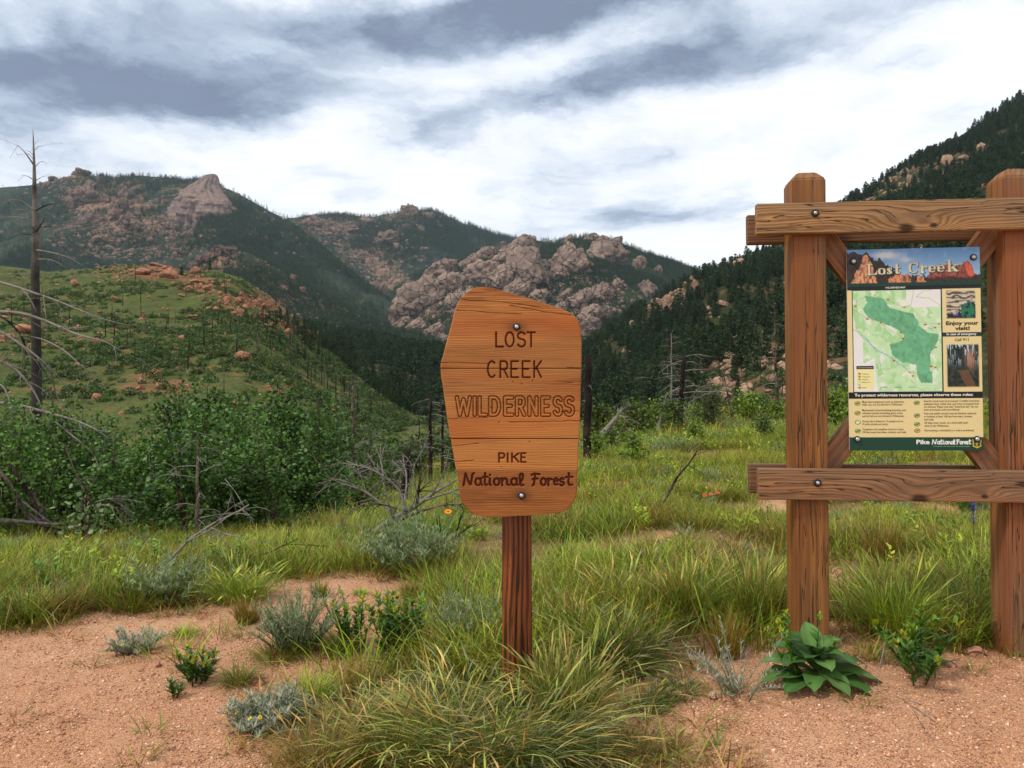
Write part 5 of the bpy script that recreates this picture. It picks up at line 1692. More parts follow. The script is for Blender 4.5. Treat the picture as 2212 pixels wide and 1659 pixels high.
INK, PALE = (34, 30, 24), (236, 236, 226)
rows = [('Motorized equipment (such as chainsaws,', 190, 1254, 340), ('drills, etc.) are not allowed in Wilderness.', 190, 1275, 330), ('Mechanized travel (including bicycles), and', 190, 1318, 350), ('wheeled vehicles (including game carts),', 190, 1341, 328), ('and aircraft are not allowed in Wilderness.', 190, 1363, 338),
        ('Group size is limited to 15 people and /or', 190, 1403, 332), ('10 pack animals per party.', 190, 1425, 208), ('Campsites and campfires must be at least', 190, 1465, 332), ('100 feet away from lakes, streams, and trails.', 190, 1487, 355),
        ('Feed for stock must be processed. Certified weed-free', 688, 1250, 440), ('pelletized feed, rolled oats, and other processed feed', 688, 1272, 436), ('are allowed. Please note that "weed-free hay" has not', 688, 1294, 430), ('been processed, and is prohibited.', 688, 1316, 284),
        ('Pack and saddle animals must be hitched, tethered,', 688, 1345, 416), ('or hobbled at least 100 feet from lakes, streams,', 688, 1368, 384), ('and trails.', 688, 1391, 78), ('All dogs must remain on a hand-held leash', 688, 1416, 346), ('when in the Wilderness.', 688, 1439, 196), ('Shortcutting a switchback in a trail is prohibited.', 688, 1474, 394)]
tb = text_items([(s_, x, y, 15, wd, INK, .004, 'LEFT') for s_, x, y, wd in rows] + [
    ('WILDERNESS MAP', 474, 374, 13, 162, PALE, .012, 'CENTER'), ('To protect wilderness resources, please observe these rules:', 130, 1205, 21, 950, PALE, .02, 'LEFT'),
    ('Enjoy your', 1005, 662, 27, 258, INK, .035, 'CENTER'), ('visit!', 1005, 702, 27, 118, INK, .035, 'CENTER'), ('In case of emergency', 998, 741, 17, 236, PALE, .02, 'CENTER'), ('Call 911', 998, 786, 21, 110, INK, .012, 'CENTER'),
    ('Pike', 622, 1571, 32, 106, PALE, .03, 'LEFT'), ('Caring for the Land and Serving People', 900, 1593, 9, 290, (140, 190, 150), .0, 'CENTER'),
    ('Lost Creek Wilderness', 220, 986, 8, 118, PALE, 0, 'CENTER'), ('Trailhead', 190, 1035, 8, 56, INK, 0, 'LEFT'), ('Campground', 190, 1056, 8, 66, INK, 0, 'LEFT'), ('Wilderness', 190, 1077, 8, 52, INK, 0, 'LEFT'), ('National Forest', 190, 1098, 8, 68, INK, 0, 'LEFT'), ('Roads', 190, 1140, 8, 34, INK, 0, 'LEFT')])
link('lettering', tb.mesh('lettering', [M_PRINT]), panel, None, (-PWID / 2, -.0043, PHGT / 2))
for zx, zy in ((137, 160), (1103, 148), (146, 1535), (1104, 1535)):
    a, b = KP(zx, zy)
    bolt(panel, (-PWID / 2 + a, -.0035, PHGT / 2 + b), .0095, .0142)

# ------------------------------------------------------------------ grasses
G_GREEN = [srgb(112, 136, 34), srgb(96, 124, 30), srgb(132, 150, 46)]
G_LIME = [srgb(150, 170, 42), srgb(132, 160, 38), srgb(166, 178, 58)]
G_DARK = [srgb(62, 80, 30), srgb(74, 92, 38), srgb(52, 70, 28)]
G_STRAW = [srgb(154, 128, 66), srgb(174, 148, 84), srgb(132, 104, 50)]
G_OCHRE = [srgb(130, 110, 36), srgb(114, 96, 30), srgb(146, 122, 46)]
G_RUST = [srgb(146, 96, 52), srgb(126, 84, 46)]
G_BLUE = [srgb(112, 134, 92), srgb(96, 118, 80), srgb(126, 144, 104)]
G_SAGE = [srgb(120, 138, 94), srgb(100, 122, 80), srgb(140, 152, 114)]
G_SILVER = [srgb(152, 158, 132), srgb(130, 140, 112), srgb(172, 174, 152)]


def pick(rng, pal, n):
    a = np.array([c for p in pal for c in p[0]])
    w_ = np.array([p[1] / len(p[0]) for p in pal for c in p[0]])
    return a[rng.choice(len(a), n, p=w_ / w_.sum())] * rng.uniform(.8, 1.2, (n, 1))


def blade_arrays(rng, base, h, az, a0, a1, wid, cols, nseg=4, seed=None, twist=.5, wind=(0, 0)):
    """curved ribbons; a0/a1 tilt from vertical at root and tip"""
    n = len(base)
    s_ = np.linspace(0, 1, nseg + 1)
    ang = a0[:, None] + (a1 - a0)[:, None] * ((s_[:-1] + s_[1:]) / 2)[None]
    step = (h / nseg)[:, None]
    R = np.concatenate([np.zeros((n, 1)), np.cumsum(np.sin(ang) * step, 1)], 1)
    Zv = np.concatenate([np.zeros((n, 1)), np.cumsum(np.cos(ang) * step, 1)], 1)
    dx, dy = np.cos(az), np.sin(az)
    C = np.stack([base[:, :1] + dx[:, None] * R + wind[0] * Zv ** 2, base[:, 1:2] + dy[:, None] * R + wind[1] * Zv ** 2, base[:, 2:3] + Zv], -1)
    ta = az + math.pi / 2 + rng.normal(0, twist, n)
    side = np.stack([np.cos(ta), np.sin(ta), np.zeros(n)], -1)
    prof = np.interp(s_, [0, .35, .8, 1], [.75, 1, .6, .06])
    if seed is not None:                        # seed heads: a thin stalk that thickens into a spike near its tip
        ps = np.interp(s_, [0, .68, .74, .88, 1], [.45, .35, 3.0, 2.4, .3])
        prof = np.where(seed[:, None], ps[None], prof[None])
    else:
        prof = np.repeat(prof[None], n, 0)
    W = (wid[:, None] * prof)[..., None] * side[:, None] / 2
    V = np.stack([C - W, C + W], 2).reshape(n, -1, 3)
    k = np.arange(nseg) * 2
    q = np.stack([k, k + 1, k + 3, k + 2], -1)
    F = (np.arange(n)[:, None, None] * (2 * (nseg + 1)) + q[None]).reshape(-1, 4)
    blade_tint = np.stack([np.interp(s_, [0, .3, 1], v_) for v_ in ([1.05, 1, 1.06], [.88, 1, 1.06], [.85, 1, 1.0])], -1)  # blades browner at the root, slightly yellower at the tip
    cc = cols[:, None] * blade_tint[None]
    if seed is not None:
        hd = (s_ > .72)[None, :, None] & seed[:, None, None]
        cc = np.where(hd, cc * np.array([1.35, 1.2, 1.05]) + np.array([.15, .125, .065]), cc)
    CC = np.repeat(cc, 2, 1).reshape(-1, 3)
    return V.reshape(-1, 3), F, CC


def tuft_mesh(name, seed, n, h, R, pal, a0=.25, a1=.9, wid=.004, seeds=0.0, nseg=4, lean=None, wind=(0, 0), dead=.15, hv=.35):
    rng = np.random.default_rng(seed)
    az = rng.uniform(0, 6.283, n)
    r = R * np.sqrt(rng.random(n))
    base = np.stack([np.cos(az) * r, np.sin(az) * r, -.01 + 0 * r], -1)
    az2 = az + rng.normal(0, 1.1, n)
    if lean is not None:
        az2 = np.where(rng.random(n) < .7, lean + rng.normal(0, .6, n), az2)
    hh = h * np.clip(rng.normal(1 - hv * .5, hv * .6, n), .25, 1.25)
    sd = rng.random(n) < seeds
    hh = np.where(sd, hh * 1.25, hh)
    A0 = np.abs(rng.normal(a0 * (0.4 + .9 * r / max(R, 1e-6)), .12, n))
    A1 = A0 + np.abs(rng.normal(a1, .35, n))
    cols = pick(rng, pal, n)
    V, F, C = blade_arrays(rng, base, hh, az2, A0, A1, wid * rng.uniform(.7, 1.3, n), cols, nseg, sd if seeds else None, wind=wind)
    b = MB()
    b.add(V, F, C)
    if dead:                                    # dry thatch at the root
        m = int(n * dead)
        az = rng.uniform(0, 6.283, m)
        rr = R * rng.uniform(.2, 1.25, m)
        base = np.stack([np.cos(az) * rr, np.sin(az) * rr, 0 * rr], -1)
        V, F, C = blade_arrays(rng, base, h * rng.uniform(.15, .45, m), az + rng.normal(0, .8, m), rng.uniform(.7, 1.3, m), rng.uniform(1.2, 1.7, m), wid * rng.uniform(.6, 1.0, m), pick(rng, [(G_STRAW, 2), (G_RUST, 1)], m), 2)
        b.add(V, F, C)
    return b.mesh(name, [M_GRASS])


def leafy_mesh(name, seed, stems, h, R, leaf, lw, pal, per=16, top=None, a_lean=.5, droop=.5):
    """upright stems set with narrow leaves"""
    rng = np.random.default_rng(seed)
    b = MB()
    for k in range(stems):
        az = rng.uniform(0, 6.283)
        r = R * math.sqrt(rng.random()) * .5
        ln = h * rng.uniform(.65, 1.1)
        tilt = a_lean * rng.random()
        p0 = np.array([math.cos(az) * r, math.sin(az) * r, 0])
        d = np.array([math.cos(az) * math.sin(tilt), math.sin(az) * math.sin(tilt), math.cos(tilt)])
        pts_ = [p0 + d * ln * t + np.array([0, 0, -.06 * ln * t * t]) for t in np.linspace(0, 1, 4)]
        col = pick(rng, [(pal, 1)], 1)[0]
        b.tube(pts_, [.0035, .003, .0025, .0012], 4, col * .9)
        m = per
        t = rng.uniform(.08, 1.0, m)
        base = np.array([p0 + d * ln * q for q in t])
        la = rng.uniform(0, 6.283, m)
        cols = pick(rng, [(pal, 1)], m) * np.interp(t, [0, 1], [.8, 1.15])[:, None]
        V, F, C = blade_arrays(rng, base, leaf * rng.uniform(.6, 1.1, m) * np.interp(t, [0, .3, 1], [1.1, 1, .5]), la, rng.uniform(.5, 1.0, m), rng.uniform(1.0, 1.0 + droop * 1.4, m), np.full(m, lw) * rng.uniform(.7, 1.2, m), cols, 3, twist=.25)
        b.add(V, F, C)
        if top is not None:
            m = 10
            base = np.repeat(pts_[-1][None], m, 0) + rng.normal(0, .006, (m, 3))
            V, F, C = blade_arrays(rng, base, np.full(m, leaf * .22), rng.uniform(0, 6.28, m), rng.uniform(.1, .7, m), rng.uniform(.3, 1.0, m), np.full(m, lw * .7), np.array([top] * m), 2)
            b.add(V, F, C)
    return b.mesh(name, [M_LEAF])


def feather_mesh(name, seed, stems, h, R, pal, per=44, leaf=.035, lw=.004, lean=.7, flowers=0):
    """sage: many soft stems with tiny silver leaves"""
    rng = np.random.default_rng(seed)
    b = MB()
    for k in range(int(stems * 1.7)):
        az = rng.uniform(0, 6.283)
        r = R * rng.random() * .8
        tilt = lean * rng.random() ** .7
        ln = h * rng.uniform(.55, 1.1)
        t = np.linspace(0, 1, 5)
        p0 = np.array([math.cos(az) * r, math.sin(az) * r, 0])
        ang = tilt * (1 + .3 * t)
        pts_ = p0 + np.stack([np.cos(az) * np.sin(ang) * ln * t, np.sin(az) * np.sin(ang) * ln * t, np.cos(ang) * ln * t], -1)
        col = pick(rng, [(pal, 1)], 1)[0]
        b.tube(pts_, np.linspace(.0028, .001, 5), 3, col)
        q = rng.uniform(.1, 1, per)
        base = np.stack([np.interp(q, t, pts_[:, i]) for i in range(3)], -1)
        V, F, C = blade_arrays(rng, base, leaf * rng.uniform(.5, 1.2, per), rng.uniform(0, 6.28, per), rng.uniform(.3, 1.2, per), rng.uniform(.5, 1.7, per), lw * rng.uniform(.7, 1.3, per), pick(rng, [(pal, 1)], per), 2)
        b.add(V, F, C)
    return b.mesh(name, [M_LEAF])


def daisy_mesh(name, col, r=.012, h=.14, stem=(.12, .16, .06), petals=9, heart=(.25, .08, .01)):
    b = MB()
    b.tube([(0, 0, 0), (.006, .004, h * .5), (0, -.01, h)], [.0022, .0018, .0014], 4, stem)
    c = np.array([0, -.01, h])
    nrm = np.array([0, -.6, .8])
    u = np.array([1, 0, 0])
    v = np.cross(nrm, u)
    for k in range(petals):
        a = k * 6.283 / petals
        d, e = math.cos(a) * u + math.sin(a) * v, -math.sin(a) * u + math.cos(a) * v
        b.add([c + d * r * .2, c + d * r * .65 + e * r * .28 + nrm * r * .1, c + d * r, c + d * r * .65 - e * r * .28 + nrm * r * .1], np.array([(0, 1, 2, 3)]), col)
    b.add([c + (math.cos(a) * u + math.sin(a) * v) * r * .3 + nrm * r * .14 for a in np.linspace(0, 6.283, 7)[:-1]], np.array([(0, 1, 2, 3, 4, 5)]), heart)
    return b.mesh(name, [M_LEAF])


def put(name, me, qx, qy, label, cat, group=None, scale=1.0, rot=None, sink=0.0):
    c = gp(qx, qy)
    o = link(name, me, None, None, (c.x, c.y, c.z - sink), (0, 0, random.uniform(0, 6.28) if rot is None else rot), scale)
    return tag(o, label, cat, group)


B_MIX = [(G_GREEN, 3), (G_OCHRE, 2), (G_STRAW, .8), (G_DARK, 1)]
B_FRESH = [(G_GREEN, 3.4), (G_LIME, 3), (G_STRAW, .6)]
B_DARK = [(G_DARK, 4), (G_GREEN, 1.2), (G_OCHRE, .9), (G_BLUE, .3), (G_STRAW, .4)]
B_DRY = [(G_OCHRE, 3), (G_STRAW, 2), (G_RUST, 1), (G_GREEN, 1)]
# the tussocks one can tell apart, nearest first: grid position of the root, height, spread, look, label
TUFTS = [
    (1075, 1672, .42, .10, B_DARK, dict(a0=.5, a1=1.1, seeds=.30, lean=-.6), 520, 'big drooping grass tussock with seed heads at the foot of the sign post'),
    (1165, 1655, .44, .10, B_DARK, dict(a0=.5, a1=1.1, seeds=.28, lean=.1), 480, 'dark drooping tussock with pale seed heads at the photo\'s bottom edge'),
    (960, 1640, .40, .10, B_MIX, dict(a0=.5, a1=1.0, seeds=.32, lean=2.6), 460, 'tangled seeding tussock left of the sign post near the bottom edge'),
    (850, 1650, .34, .10, B_MIX, dict(a0=.55, a1=1.0, seeds=.25), 420, 'yellow green tussock between the orange tuft and the sign post\'s tussocks'),
    (690, 1668, .30, .08, B_DRY, dict(a0=.4, a1=.9, seeds=.1), 380, 'orange and green grass tuft lowest at the edge of the trail'),
    (1230, 1560, .40, .10, B_MIX, dict(a0=.3, a1=.8, seeds=.3), 460, 'upright green tussock just right of the sign post'),
    (1000, 1540, .36, .10, B_DARK, dict(a0=.6, a1=1.0, seeds=.3, lean=3.0), 440, 'light green tussock bending left of the sign post'),
    (1160, 1520, .32, .07, B_MIX, dict(a0=.3, a1=.8, seeds=.25), 260, 'thin seeding grass hugging the sign post'),
    (1330, 1455, .36, .11, B_DARK, dict(a0=.55, a1=1.1, seeds=.22, lean=-.3), 480, 'dark green mound of drooping grass right of the sign post'),
    (1400, 1530, .17, .08, B_DARK, dict(a0=.8, a1=.9, seeds=.15, lean=.2), 360, 'flattened blue green grass clump on the gravel left of the kiosk'),
    (1470, 1500, .16, .07, B_DARK, dict(a0=.8, a1=.9, seeds=.12), 320, 'low flattened clump beside the broad leaved plant'),
    (1395, 1625, .18, .10, B_MIX, dict(a0=.9, a1=.8, seeds=.1), 300, 'low matted tuft on the gravel at the bottom, right of centre'),
    (680, 1508, .20, .06, B_FRESH, dict(a0=.6, a1=.7), 280, 'small green tuft above the silver plant with yellow flowers'),
    (790, 1492, .20, .06, B_DRY, dict(a0=.4, a1=.8), 260, 'small straw coloured tuft below the leafy weed'),
    (515, 1480, .20, .05, B_MIX, dict(a0=.6, a1=.7), 240, 'spiky tuft on the dirt just right of the small leafy weed'),
    (400, 1372, .12, .05, B_FRESH, dict(a0=.8, a1=.5), 160, 'low spreading tuft alone on the pink trail'),
    (535, 1345, .22, .05, B_DRY, dict(a0=.25, a1=.7), 240, 'rusty upright tuft left of the grey sage bush'),
    (520, 1298, .36, .14, B_FRESH, dict(a0=.45, a1=.9, seeds=.1), 560, 'broad green bunchgrass at the edge of the bare ground'),
    (690, 1288, .16, .04, B_MIX, dict(a0=.3, a1=.5), 140, 'small tuft on bare ground behind the sage bush'),
    (780, 1285, .10, .04, B_FRESH, dict(a0=.6, a1=.5), 90, 'tiny isolated grass tuft on the bare pink patch'),
    (890, 1288, .16, .05, B_DRY, dict(a0=.4, a1=.6), 200, 'ochre tuft on the far right of the bare pink patch'),
    (985, 1335, .22, .07, B_DRY, dict(a0=.4, a1=.8), 320, 'brown tuft left of the sign post behind the leafy weed'),
    (740, 1405, .20, .07, B_FRESH, dict(a0=.6, a1=.8), 260, 'arching tuft between the grey sage and the leafy weed'),
    (600, 1425, .20, .08, B_MIX, dict(a0=.7, a1=.7), 280, 'spiky tuft at the foot of the grey sage bush'),
    (1570, 1425, .30, .05, B_DRY, dict(a0=.15, a1=.5), 260, 'upright brown based tuft on the gravel left of the kiosk post'),
    (1480, 1345, .42, .08, B_MIX, dict(a0=.2, a1=.7, seeds=.2), 360, 'tall tuft with a rusty base between sign and kiosk'),
    (1640, 1345, .46, .09, B_MIX, dict(a0=.2, a1=.7, seeds=.15), 380, 'tall green tussock leaning on the kiosk\'s left post'),
    (1940, 1385, .44, .09, B_FRESH, dict(a0=.25, a1=.7, seeds=.12), 480, 'tall bunchgrass under the panel between the kiosk posts'),
    (1905, 1225, .44, .08, B_DRY, dict(a0=.15, a1=.5), 300, 'reddish brown dry tuft below the kiosk\'s bottom rail'),
    (2085, 1345, .34, .11, [(G_BLUE, 4), (G_GREEN, 1)], dict(a0=.5, a1=.9), 380, 'blue green clump beside the kiosk\'s right post'),
    (1800, 1335, .16, .05, B_DARK, dict(a0=.5, a1=.7), 130, 'small dark tuft against the inner side of the left kiosk post'),
    (1900, 1425, .14, .05, B_MIX, dict(a0=.7, a1=.7), 120, 'small tuft in front of the tall bunchgrass under the panel'),
    (1580, 1560, .05, .03, B_FRESH, dict(a0=.8, a1=.4), 40, 'tiny green sprout alone on the gravel at lower right'),
    (1340, 1330, .34, .09, B_MIX, dict(a0=.3, a1=.8, seeds=.2), 320, 'ochre green tussock behind the fallen twig right of the sign'),
    (1240, 1390, .34, .08, B_MIX, dict(a0=.3, a1=.8, seeds=.2), 300, 'seeding tussock just right of the sign post, behind the dark mound'),
    (60, 1340, .30, .12, B_FRESH, dict(a0=.5, a1=.8), 420, 'green tuft spilling onto the trail at the photo\'s left edge'),
    (290, 1318, .26, .10, B_MIX, dict(a0=.5, a1=.8), 320, 'green tuft at the trail\'s upper edge beside a rusty weed'),
    (140, 1330, .24, .08, B_DRY, dict(a0=.3, a1=.8), 260, 'rust tipped tuft at the trail\'s upper edge'),
]
for k, (qx, qy, h, R, pal, kw, n, lb) in enumerate(TUFTS):
    d = gp(qx, qy).y
    me = tuft_mesh('grass_tussock', 700 + k, int(n * 1.25), h * .72, R, pal, wid=max(.0021, .0009 * d), nseg=5, **kw)
    put('grass_tussock', me, qx, qy, lb, 'grass', None, 1.0, 0.0)

# sage and silver-leaved plants
put('sage_bush', feather_mesh('sage_bush', 750, 60, .30, .12, G_SAGE, 46, .04, .0045), 640, 1405, 'big soft grey green sage bush beside the leafy weeds', 'sage')
put('sage_bush', feather_mesh('sage_bush', 751, 34, .12, .09, G_SILVER, 40, .03, .0045, 1.0), 290, 1408, 'small silver sage on the open trail with a yellow flower', 'sage')
put('sage_bush', feather_mesh('sage_bush', 752, 60, .13, .13, G_SILVER, 46, .034, .005, 1.15), 575, 1565, 'low silver leaved plant with yellow flowers at the trail edge', 'sage')
put('sage_bush', feather_mesh('sage_bush', 753, 80, .42, .22, G_SAGE, 46, .05, .007, .8), 880, 1235, 'wide grey sage with tiny yellow flowers behind the bare patch', 'sage')
put('sage_bush', feather_mesh('sage_bush', 754, 40, .30, .14, G_SAGE, 40, .05, .006, .8), 350, 1300, 'pale sage at the upper edge of the trail', 'sage')
put('sage_bush', feather_mesh('sage_bush', 755, 36, .28, .10, G_SAGE, 40, .04, .005, .7), 1010, 1400, 'thin sage left of the sign post', 'sage')
put('sage_bush', feather_mesh('sage_bush', 756, 26, .12, .10, G_SAGE, 36, .03, .005, 1.1), 1175, 1300, 'low pale sage patch just right of the sign post', 'sage')
put('sage_bush', feather_mesh('sage_bush', 757, 16, .24, .10, G_SILVER, 30, .03, .004, 1.0), 1600, 1500, 'sprawling silvery stems on the gravel before the kiosk post', 'sage')

# leafy weeds
W1 = [srgb(74, 116, 34), srgb(92, 132, 40), srgb(62, 102, 30)]
W2 = [srgb(66, 100, 34), srgb(82, 114, 40)]
YG = srgb(168, 176, 40)
put('leafy_weed', leafy_mesh('leafy_weed', 760, 24, .30, .14, .085, .017, W1, 26, YG), 862, 1425, 'bright green leafy weed between the sage and the sign post', 'weed')
put('leafy_weed', leafy_mesh('leafy_weed', 761, 12, .26, .12, .075, .015, W1, 22, YG), 765, 1400, 'thinner leafy weed with yellow green tips beside the big sage', 'weed')
put('leafy_weed', leafy_mesh('leafy_weed', 762, 12, .15, .09, .07, .014, W2, 20, srgb(190, 184, 40)), 425, 1478, 'small dark leafy weed with yellow buds on the dirt', 'weed')
put('leafy_weed', leafy_mesh('leafy_weed', 763, 4, .08, .05, .06, .013, W2, 12), 378, 1512, 'tiny leafy sprig below the small dark weed', 'weed')
put('leafy_weed', leafy_mesh('leafy_weed', 764, 9, .26, .16, .09, .018, W1, 22, YG, .9), 1990, 1470, 'spreading leafy weed on the gravel between the kiosk posts', 'weed')
put('leafy_weed', leafy_mesh('leafy_weed', 765, 7, .26, .10, .055, .009, W1, 26, YG, .5), 1740, 1485, 'narrow leaved weed growing through the broad leaved rosette', 'weed')


# the broad-leaved rosette: every leaf a part
def big_leaf(length, width, curl, fold, col, seed):
    rng = np.random.default_rng(seed)
    n, m = 9, 5
    s_ = np.linspace(0, 1, n)
    prof = width * 1.2 * np.interp(s_, [0, .12, .35, .6, .85, 1], [.18, .42, .85, 1, .62, .04])
    ang = np.interp(s_, [0, 1], [.0, curl])
    X = np.concatenate([[0], np.cumsum(np.cos((ang[1:] + ang[:-1]) / 2) * length / (n - 1))])
    Zc = np.concatenate([[0], np.cumsum(-np.sin((ang[1:] + ang[:-1]) / 2) * length / (n - 1))])
    V, C = [], []
    for i in range(n):
        for j in range(m):
            t = (j - (m - 1) / 2) / ((m - 1) / 2)
            wv = .006 * math.sin(i * 2.1 + j + seed) * abs(t)
            V.append((X[i], t * prof[i] / 2, Zc[i] + abs(t) * prof[i] * fold + wv))
            C.append(np.array(col) * (1.25 if t == 0 else 1.0) * rng.uniform(.92, 1.08))
    F = [(i * m + j, (i + 1) * m + j, (i + 1) * m + j + 1, i * m + j + 1) for i in range(n - 1) for j in range(m - 1)]
    me = np_mesh('leaf', V, np.array(F), np.array(C), [M_LEAF], True)
    return me


def rosette(qx, qy, label, sc, leaves, colr=(srgb(78, 114, 52), srgb(92, 126, 62), srgb(66, 100, 44)), seed=0):
    c = gp(qx, qy)
    o = thing('mullein_plant', label, 'plant', (c.x, c.y, c.z), (0, 0, 0), None, sc)
    for k, (az, ln, wd, up, curl) in enumerate(leaves):
        me = big_leaf(ln, wd, curl, .16, colr[k % 3], seed + k)
        link('leaf', me, o, None, (0, 0, .015 + .006 * k), (0, -math.radians(up), math.radians(az)))
    return o


rosette(1762, 1478, 'broad leaved green rosette growing against the foot of the left kiosk post', .86, [
    (185, .27, .13, 20, .75), (355, .30, .135, 22, .85), (215, .23, .11, 10, .6), (325, .26, .12, 12, .8), (165, .25, .13, 30, .8), (15, .28, .13, 30, .95), (245, .19, .085, 12, .7), (290, .21, .09, 10, .8),
    (100, .23, .11, 48, .7), (140, .22, .12, 42, .9), (50, .22, .12, 40, 1.0), (200, .19, .11, 34, 1.0), (338, .19, .11, 36, 1.1), (272, .16, .09, 36, 1.1), (232, .16, .085, 44, .9), (308, .15, .085, 46, .9), (92, .17, .085, 66, .5), (262, .12, .06, 58, .8), (178, .15, .09, 52, .8), (8, .15, .09, 50, .9)], seed=10)
rosette(2085, 1130, 'upright pale green leafy plant behind the kiosk near the right post', 1.3, [(a, .26, .07, 66 + (k % 3) * 8, .3) for k, a in enumerate(range(0, 360, 36))], seed=50)

# flowers
YEL, ORA, RED, BLU = srgb(236, 200, 30), srgb(236, 140, 20), srgb(222, 84, 48), srgb(86, 78, 180)
dy = daisy_mesh('yellow_flower', YEL, .009, .07)
for a, b in ((498, 1560), (517, 1572), (560, 1580), (545, 1582), (604, 1577), (630, 1553), (505, 1540), (620, 1490)):
    put('yellow_flower', dy, a, b + 12, 'small yellow flower around the low silver plant', 'flower', 'yellow flowers of the silver plant')
for a, b in ((252, 1410), (268, 1412)):
    put('yellow_flower', dy, a, b + 12, 'small yellow flower beside the small silver sage on the trail', 'flower', 'yellow flowers on the trail')
dl = daisy_mesh('orange_flower', ORA, .030, .34, petals=11)
c = P(968, 1135, 7.0)
put('orange_flower', dl, 968, 1200, 'orange daisy with a dark heart left of the sign post, in the meadow', 'flower', None, 1.0, 0)
put('orange_flower', dl, 757, 1125, 'orange daisy beside the aspens near the fallen dead tree', 'flower', None, 1.0, 0)
dr = daisy_mesh('red_flower', RED, .030, .30, petals=6, heart=(.5, .1, .03))
for a, b in ((1535, 1112), (1550, 1108), (1522, 1117)):
    put('red_flower', dr, a, b + 14, 'scarlet meadow flower left of the kiosk\'s bottom rail', 'flower', 'scarlet flowers left of the kiosk', .8, 0)
put('red_flower', dr, 671, 1130, 'red flower at the foot of the aspen thicket', 'flower', None, 1.0, 0)
b = MB()
b.tube([(0, 0, 0), (0, 0, .42)], [.004, .003], 4, (.1, .14, .06))
rg = np.random.default_rng(4)
m = 40
t = rg.uniform(.2, .42, m)
V, F, C = blade_arrays(rg, np.stack([0 * t, 0 * t, t], -1), np.full(m, .035), rg.uniform(0, 6.28, m), np.full(m, .9), np.full(m, 1.5), np.full(m, .016), np.repeat([BLU], m, 0), 2)
b.add(V, F, C)
put('blue_flower', b.mesh('blue_flower', [M_LEAF]), 2104, 1205, 'blue violet flower spike beside the kiosk\'s right post', 'flower')

# ------------------------------------------------------------------ the meadow: one mass of grass, thinner on bare ground
MEADOW = []
for k in range(14):
    pal = [B_FRESH, B_MIX, [(G_LIME, 3), (G_OCHRE, 1.5), (G_STRAW, .7)], B_MIX, [(G_GREEN, 2), (G_LIME, 2), (G_DARK, 1)], B_DRY, B_FRESH][k % 7]
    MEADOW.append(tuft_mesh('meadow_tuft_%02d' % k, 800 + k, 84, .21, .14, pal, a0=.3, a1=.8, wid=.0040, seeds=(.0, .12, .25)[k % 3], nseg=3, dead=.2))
FORBS = [leafy_mesh('forb_%d' % k, 830 + k, 5, .22, .12, .07, .016, [G_LIME, G_GREEN, [srgb(104, 138, 50)]][k % 3], 14) for k in range(4)]
FORBS += [feather_mesh('forb_s%d' % k, 840 + k, 10, .22, .12, G_SAGE, 22, .04, .007) for k in range(2)]


def meadow(name, label, n, y0, y1, x_k, protos, smin, smax, seed, keep_bare=.02, dens=None, wide=0.0, x_lo=None):
    rng = np.random.default_rng(seed)
    # even over the ground
    yy = np.sqrt(rng.uniform(y0 ** 2, y1 ** 2, n * 2))
    xx = rng.uniform(-x_k, x_k, n * 2) * yy
    keep = ~bare(xx, yy) | (rng.random(n * 2) < keep_bare)
    pn = fbm(xx * .55, yy * .55, oct=3, seed=seed)
    pn2 = fbm(xx * 1.5 + 40, yy * 1.5, oct=2, seed=seed + 3)
    keep &= rng.random(n * 2) < np.clip(.52 + .8 * pn + .7 * pn2, .02, 1)
    if dens is not None:
        keep &= rng.random(n * 2) < dens(xx, yy)
    k = np.nonzero(keep)[0][:n]
    xx, yy = xx[k], yy[k]
    m = len(k)
    sc = rng.uniform(smin, smax, m) * (1 + .25 * fbm(xx * .3, yy * .3, oct=2, seed=seed + 4))
    sc *= 1 + wide * yy / 20
    pts_ = np.stack([xx, yy, g(xx, yy) - .01], -1)
    rot = np.zeros((m, 3))
    rot[:, 2] = rng.uniform(0, 6.28, m)
    dry = fbm(xx * .35 + 7, yy * .35, oct=3, seed=seed + 9)
    tn = np.stack([.18 * dry, .02 * dry, -.15 * dry], -1) + rng.normal(0, .10, (m, 1))
    return scatter_stuff(name, label, 'grass', protos, pts_, rot, np.stack([sc * 1.1, sc * 1.1, sc], -1), rng.integers(0, len(protos), m), np.clip(tn, -.4, .5))


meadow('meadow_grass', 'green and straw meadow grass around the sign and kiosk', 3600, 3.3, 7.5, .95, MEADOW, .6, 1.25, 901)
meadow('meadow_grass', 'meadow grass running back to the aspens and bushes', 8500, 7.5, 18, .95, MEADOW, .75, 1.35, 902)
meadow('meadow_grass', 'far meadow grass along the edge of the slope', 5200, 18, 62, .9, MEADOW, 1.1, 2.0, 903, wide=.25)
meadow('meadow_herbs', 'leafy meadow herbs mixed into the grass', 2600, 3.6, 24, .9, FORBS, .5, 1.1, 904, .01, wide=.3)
SPARSE = [tuft_mesh('sprig_%d' % k, 860 + k, 16, .09, .03, [B_MIX, B_DRY, [(G_STRAW, 1)]][k % 3], a0=.7, a1=.8, wid=.0032, nseg=3, dead=.8) for k in range(6)]


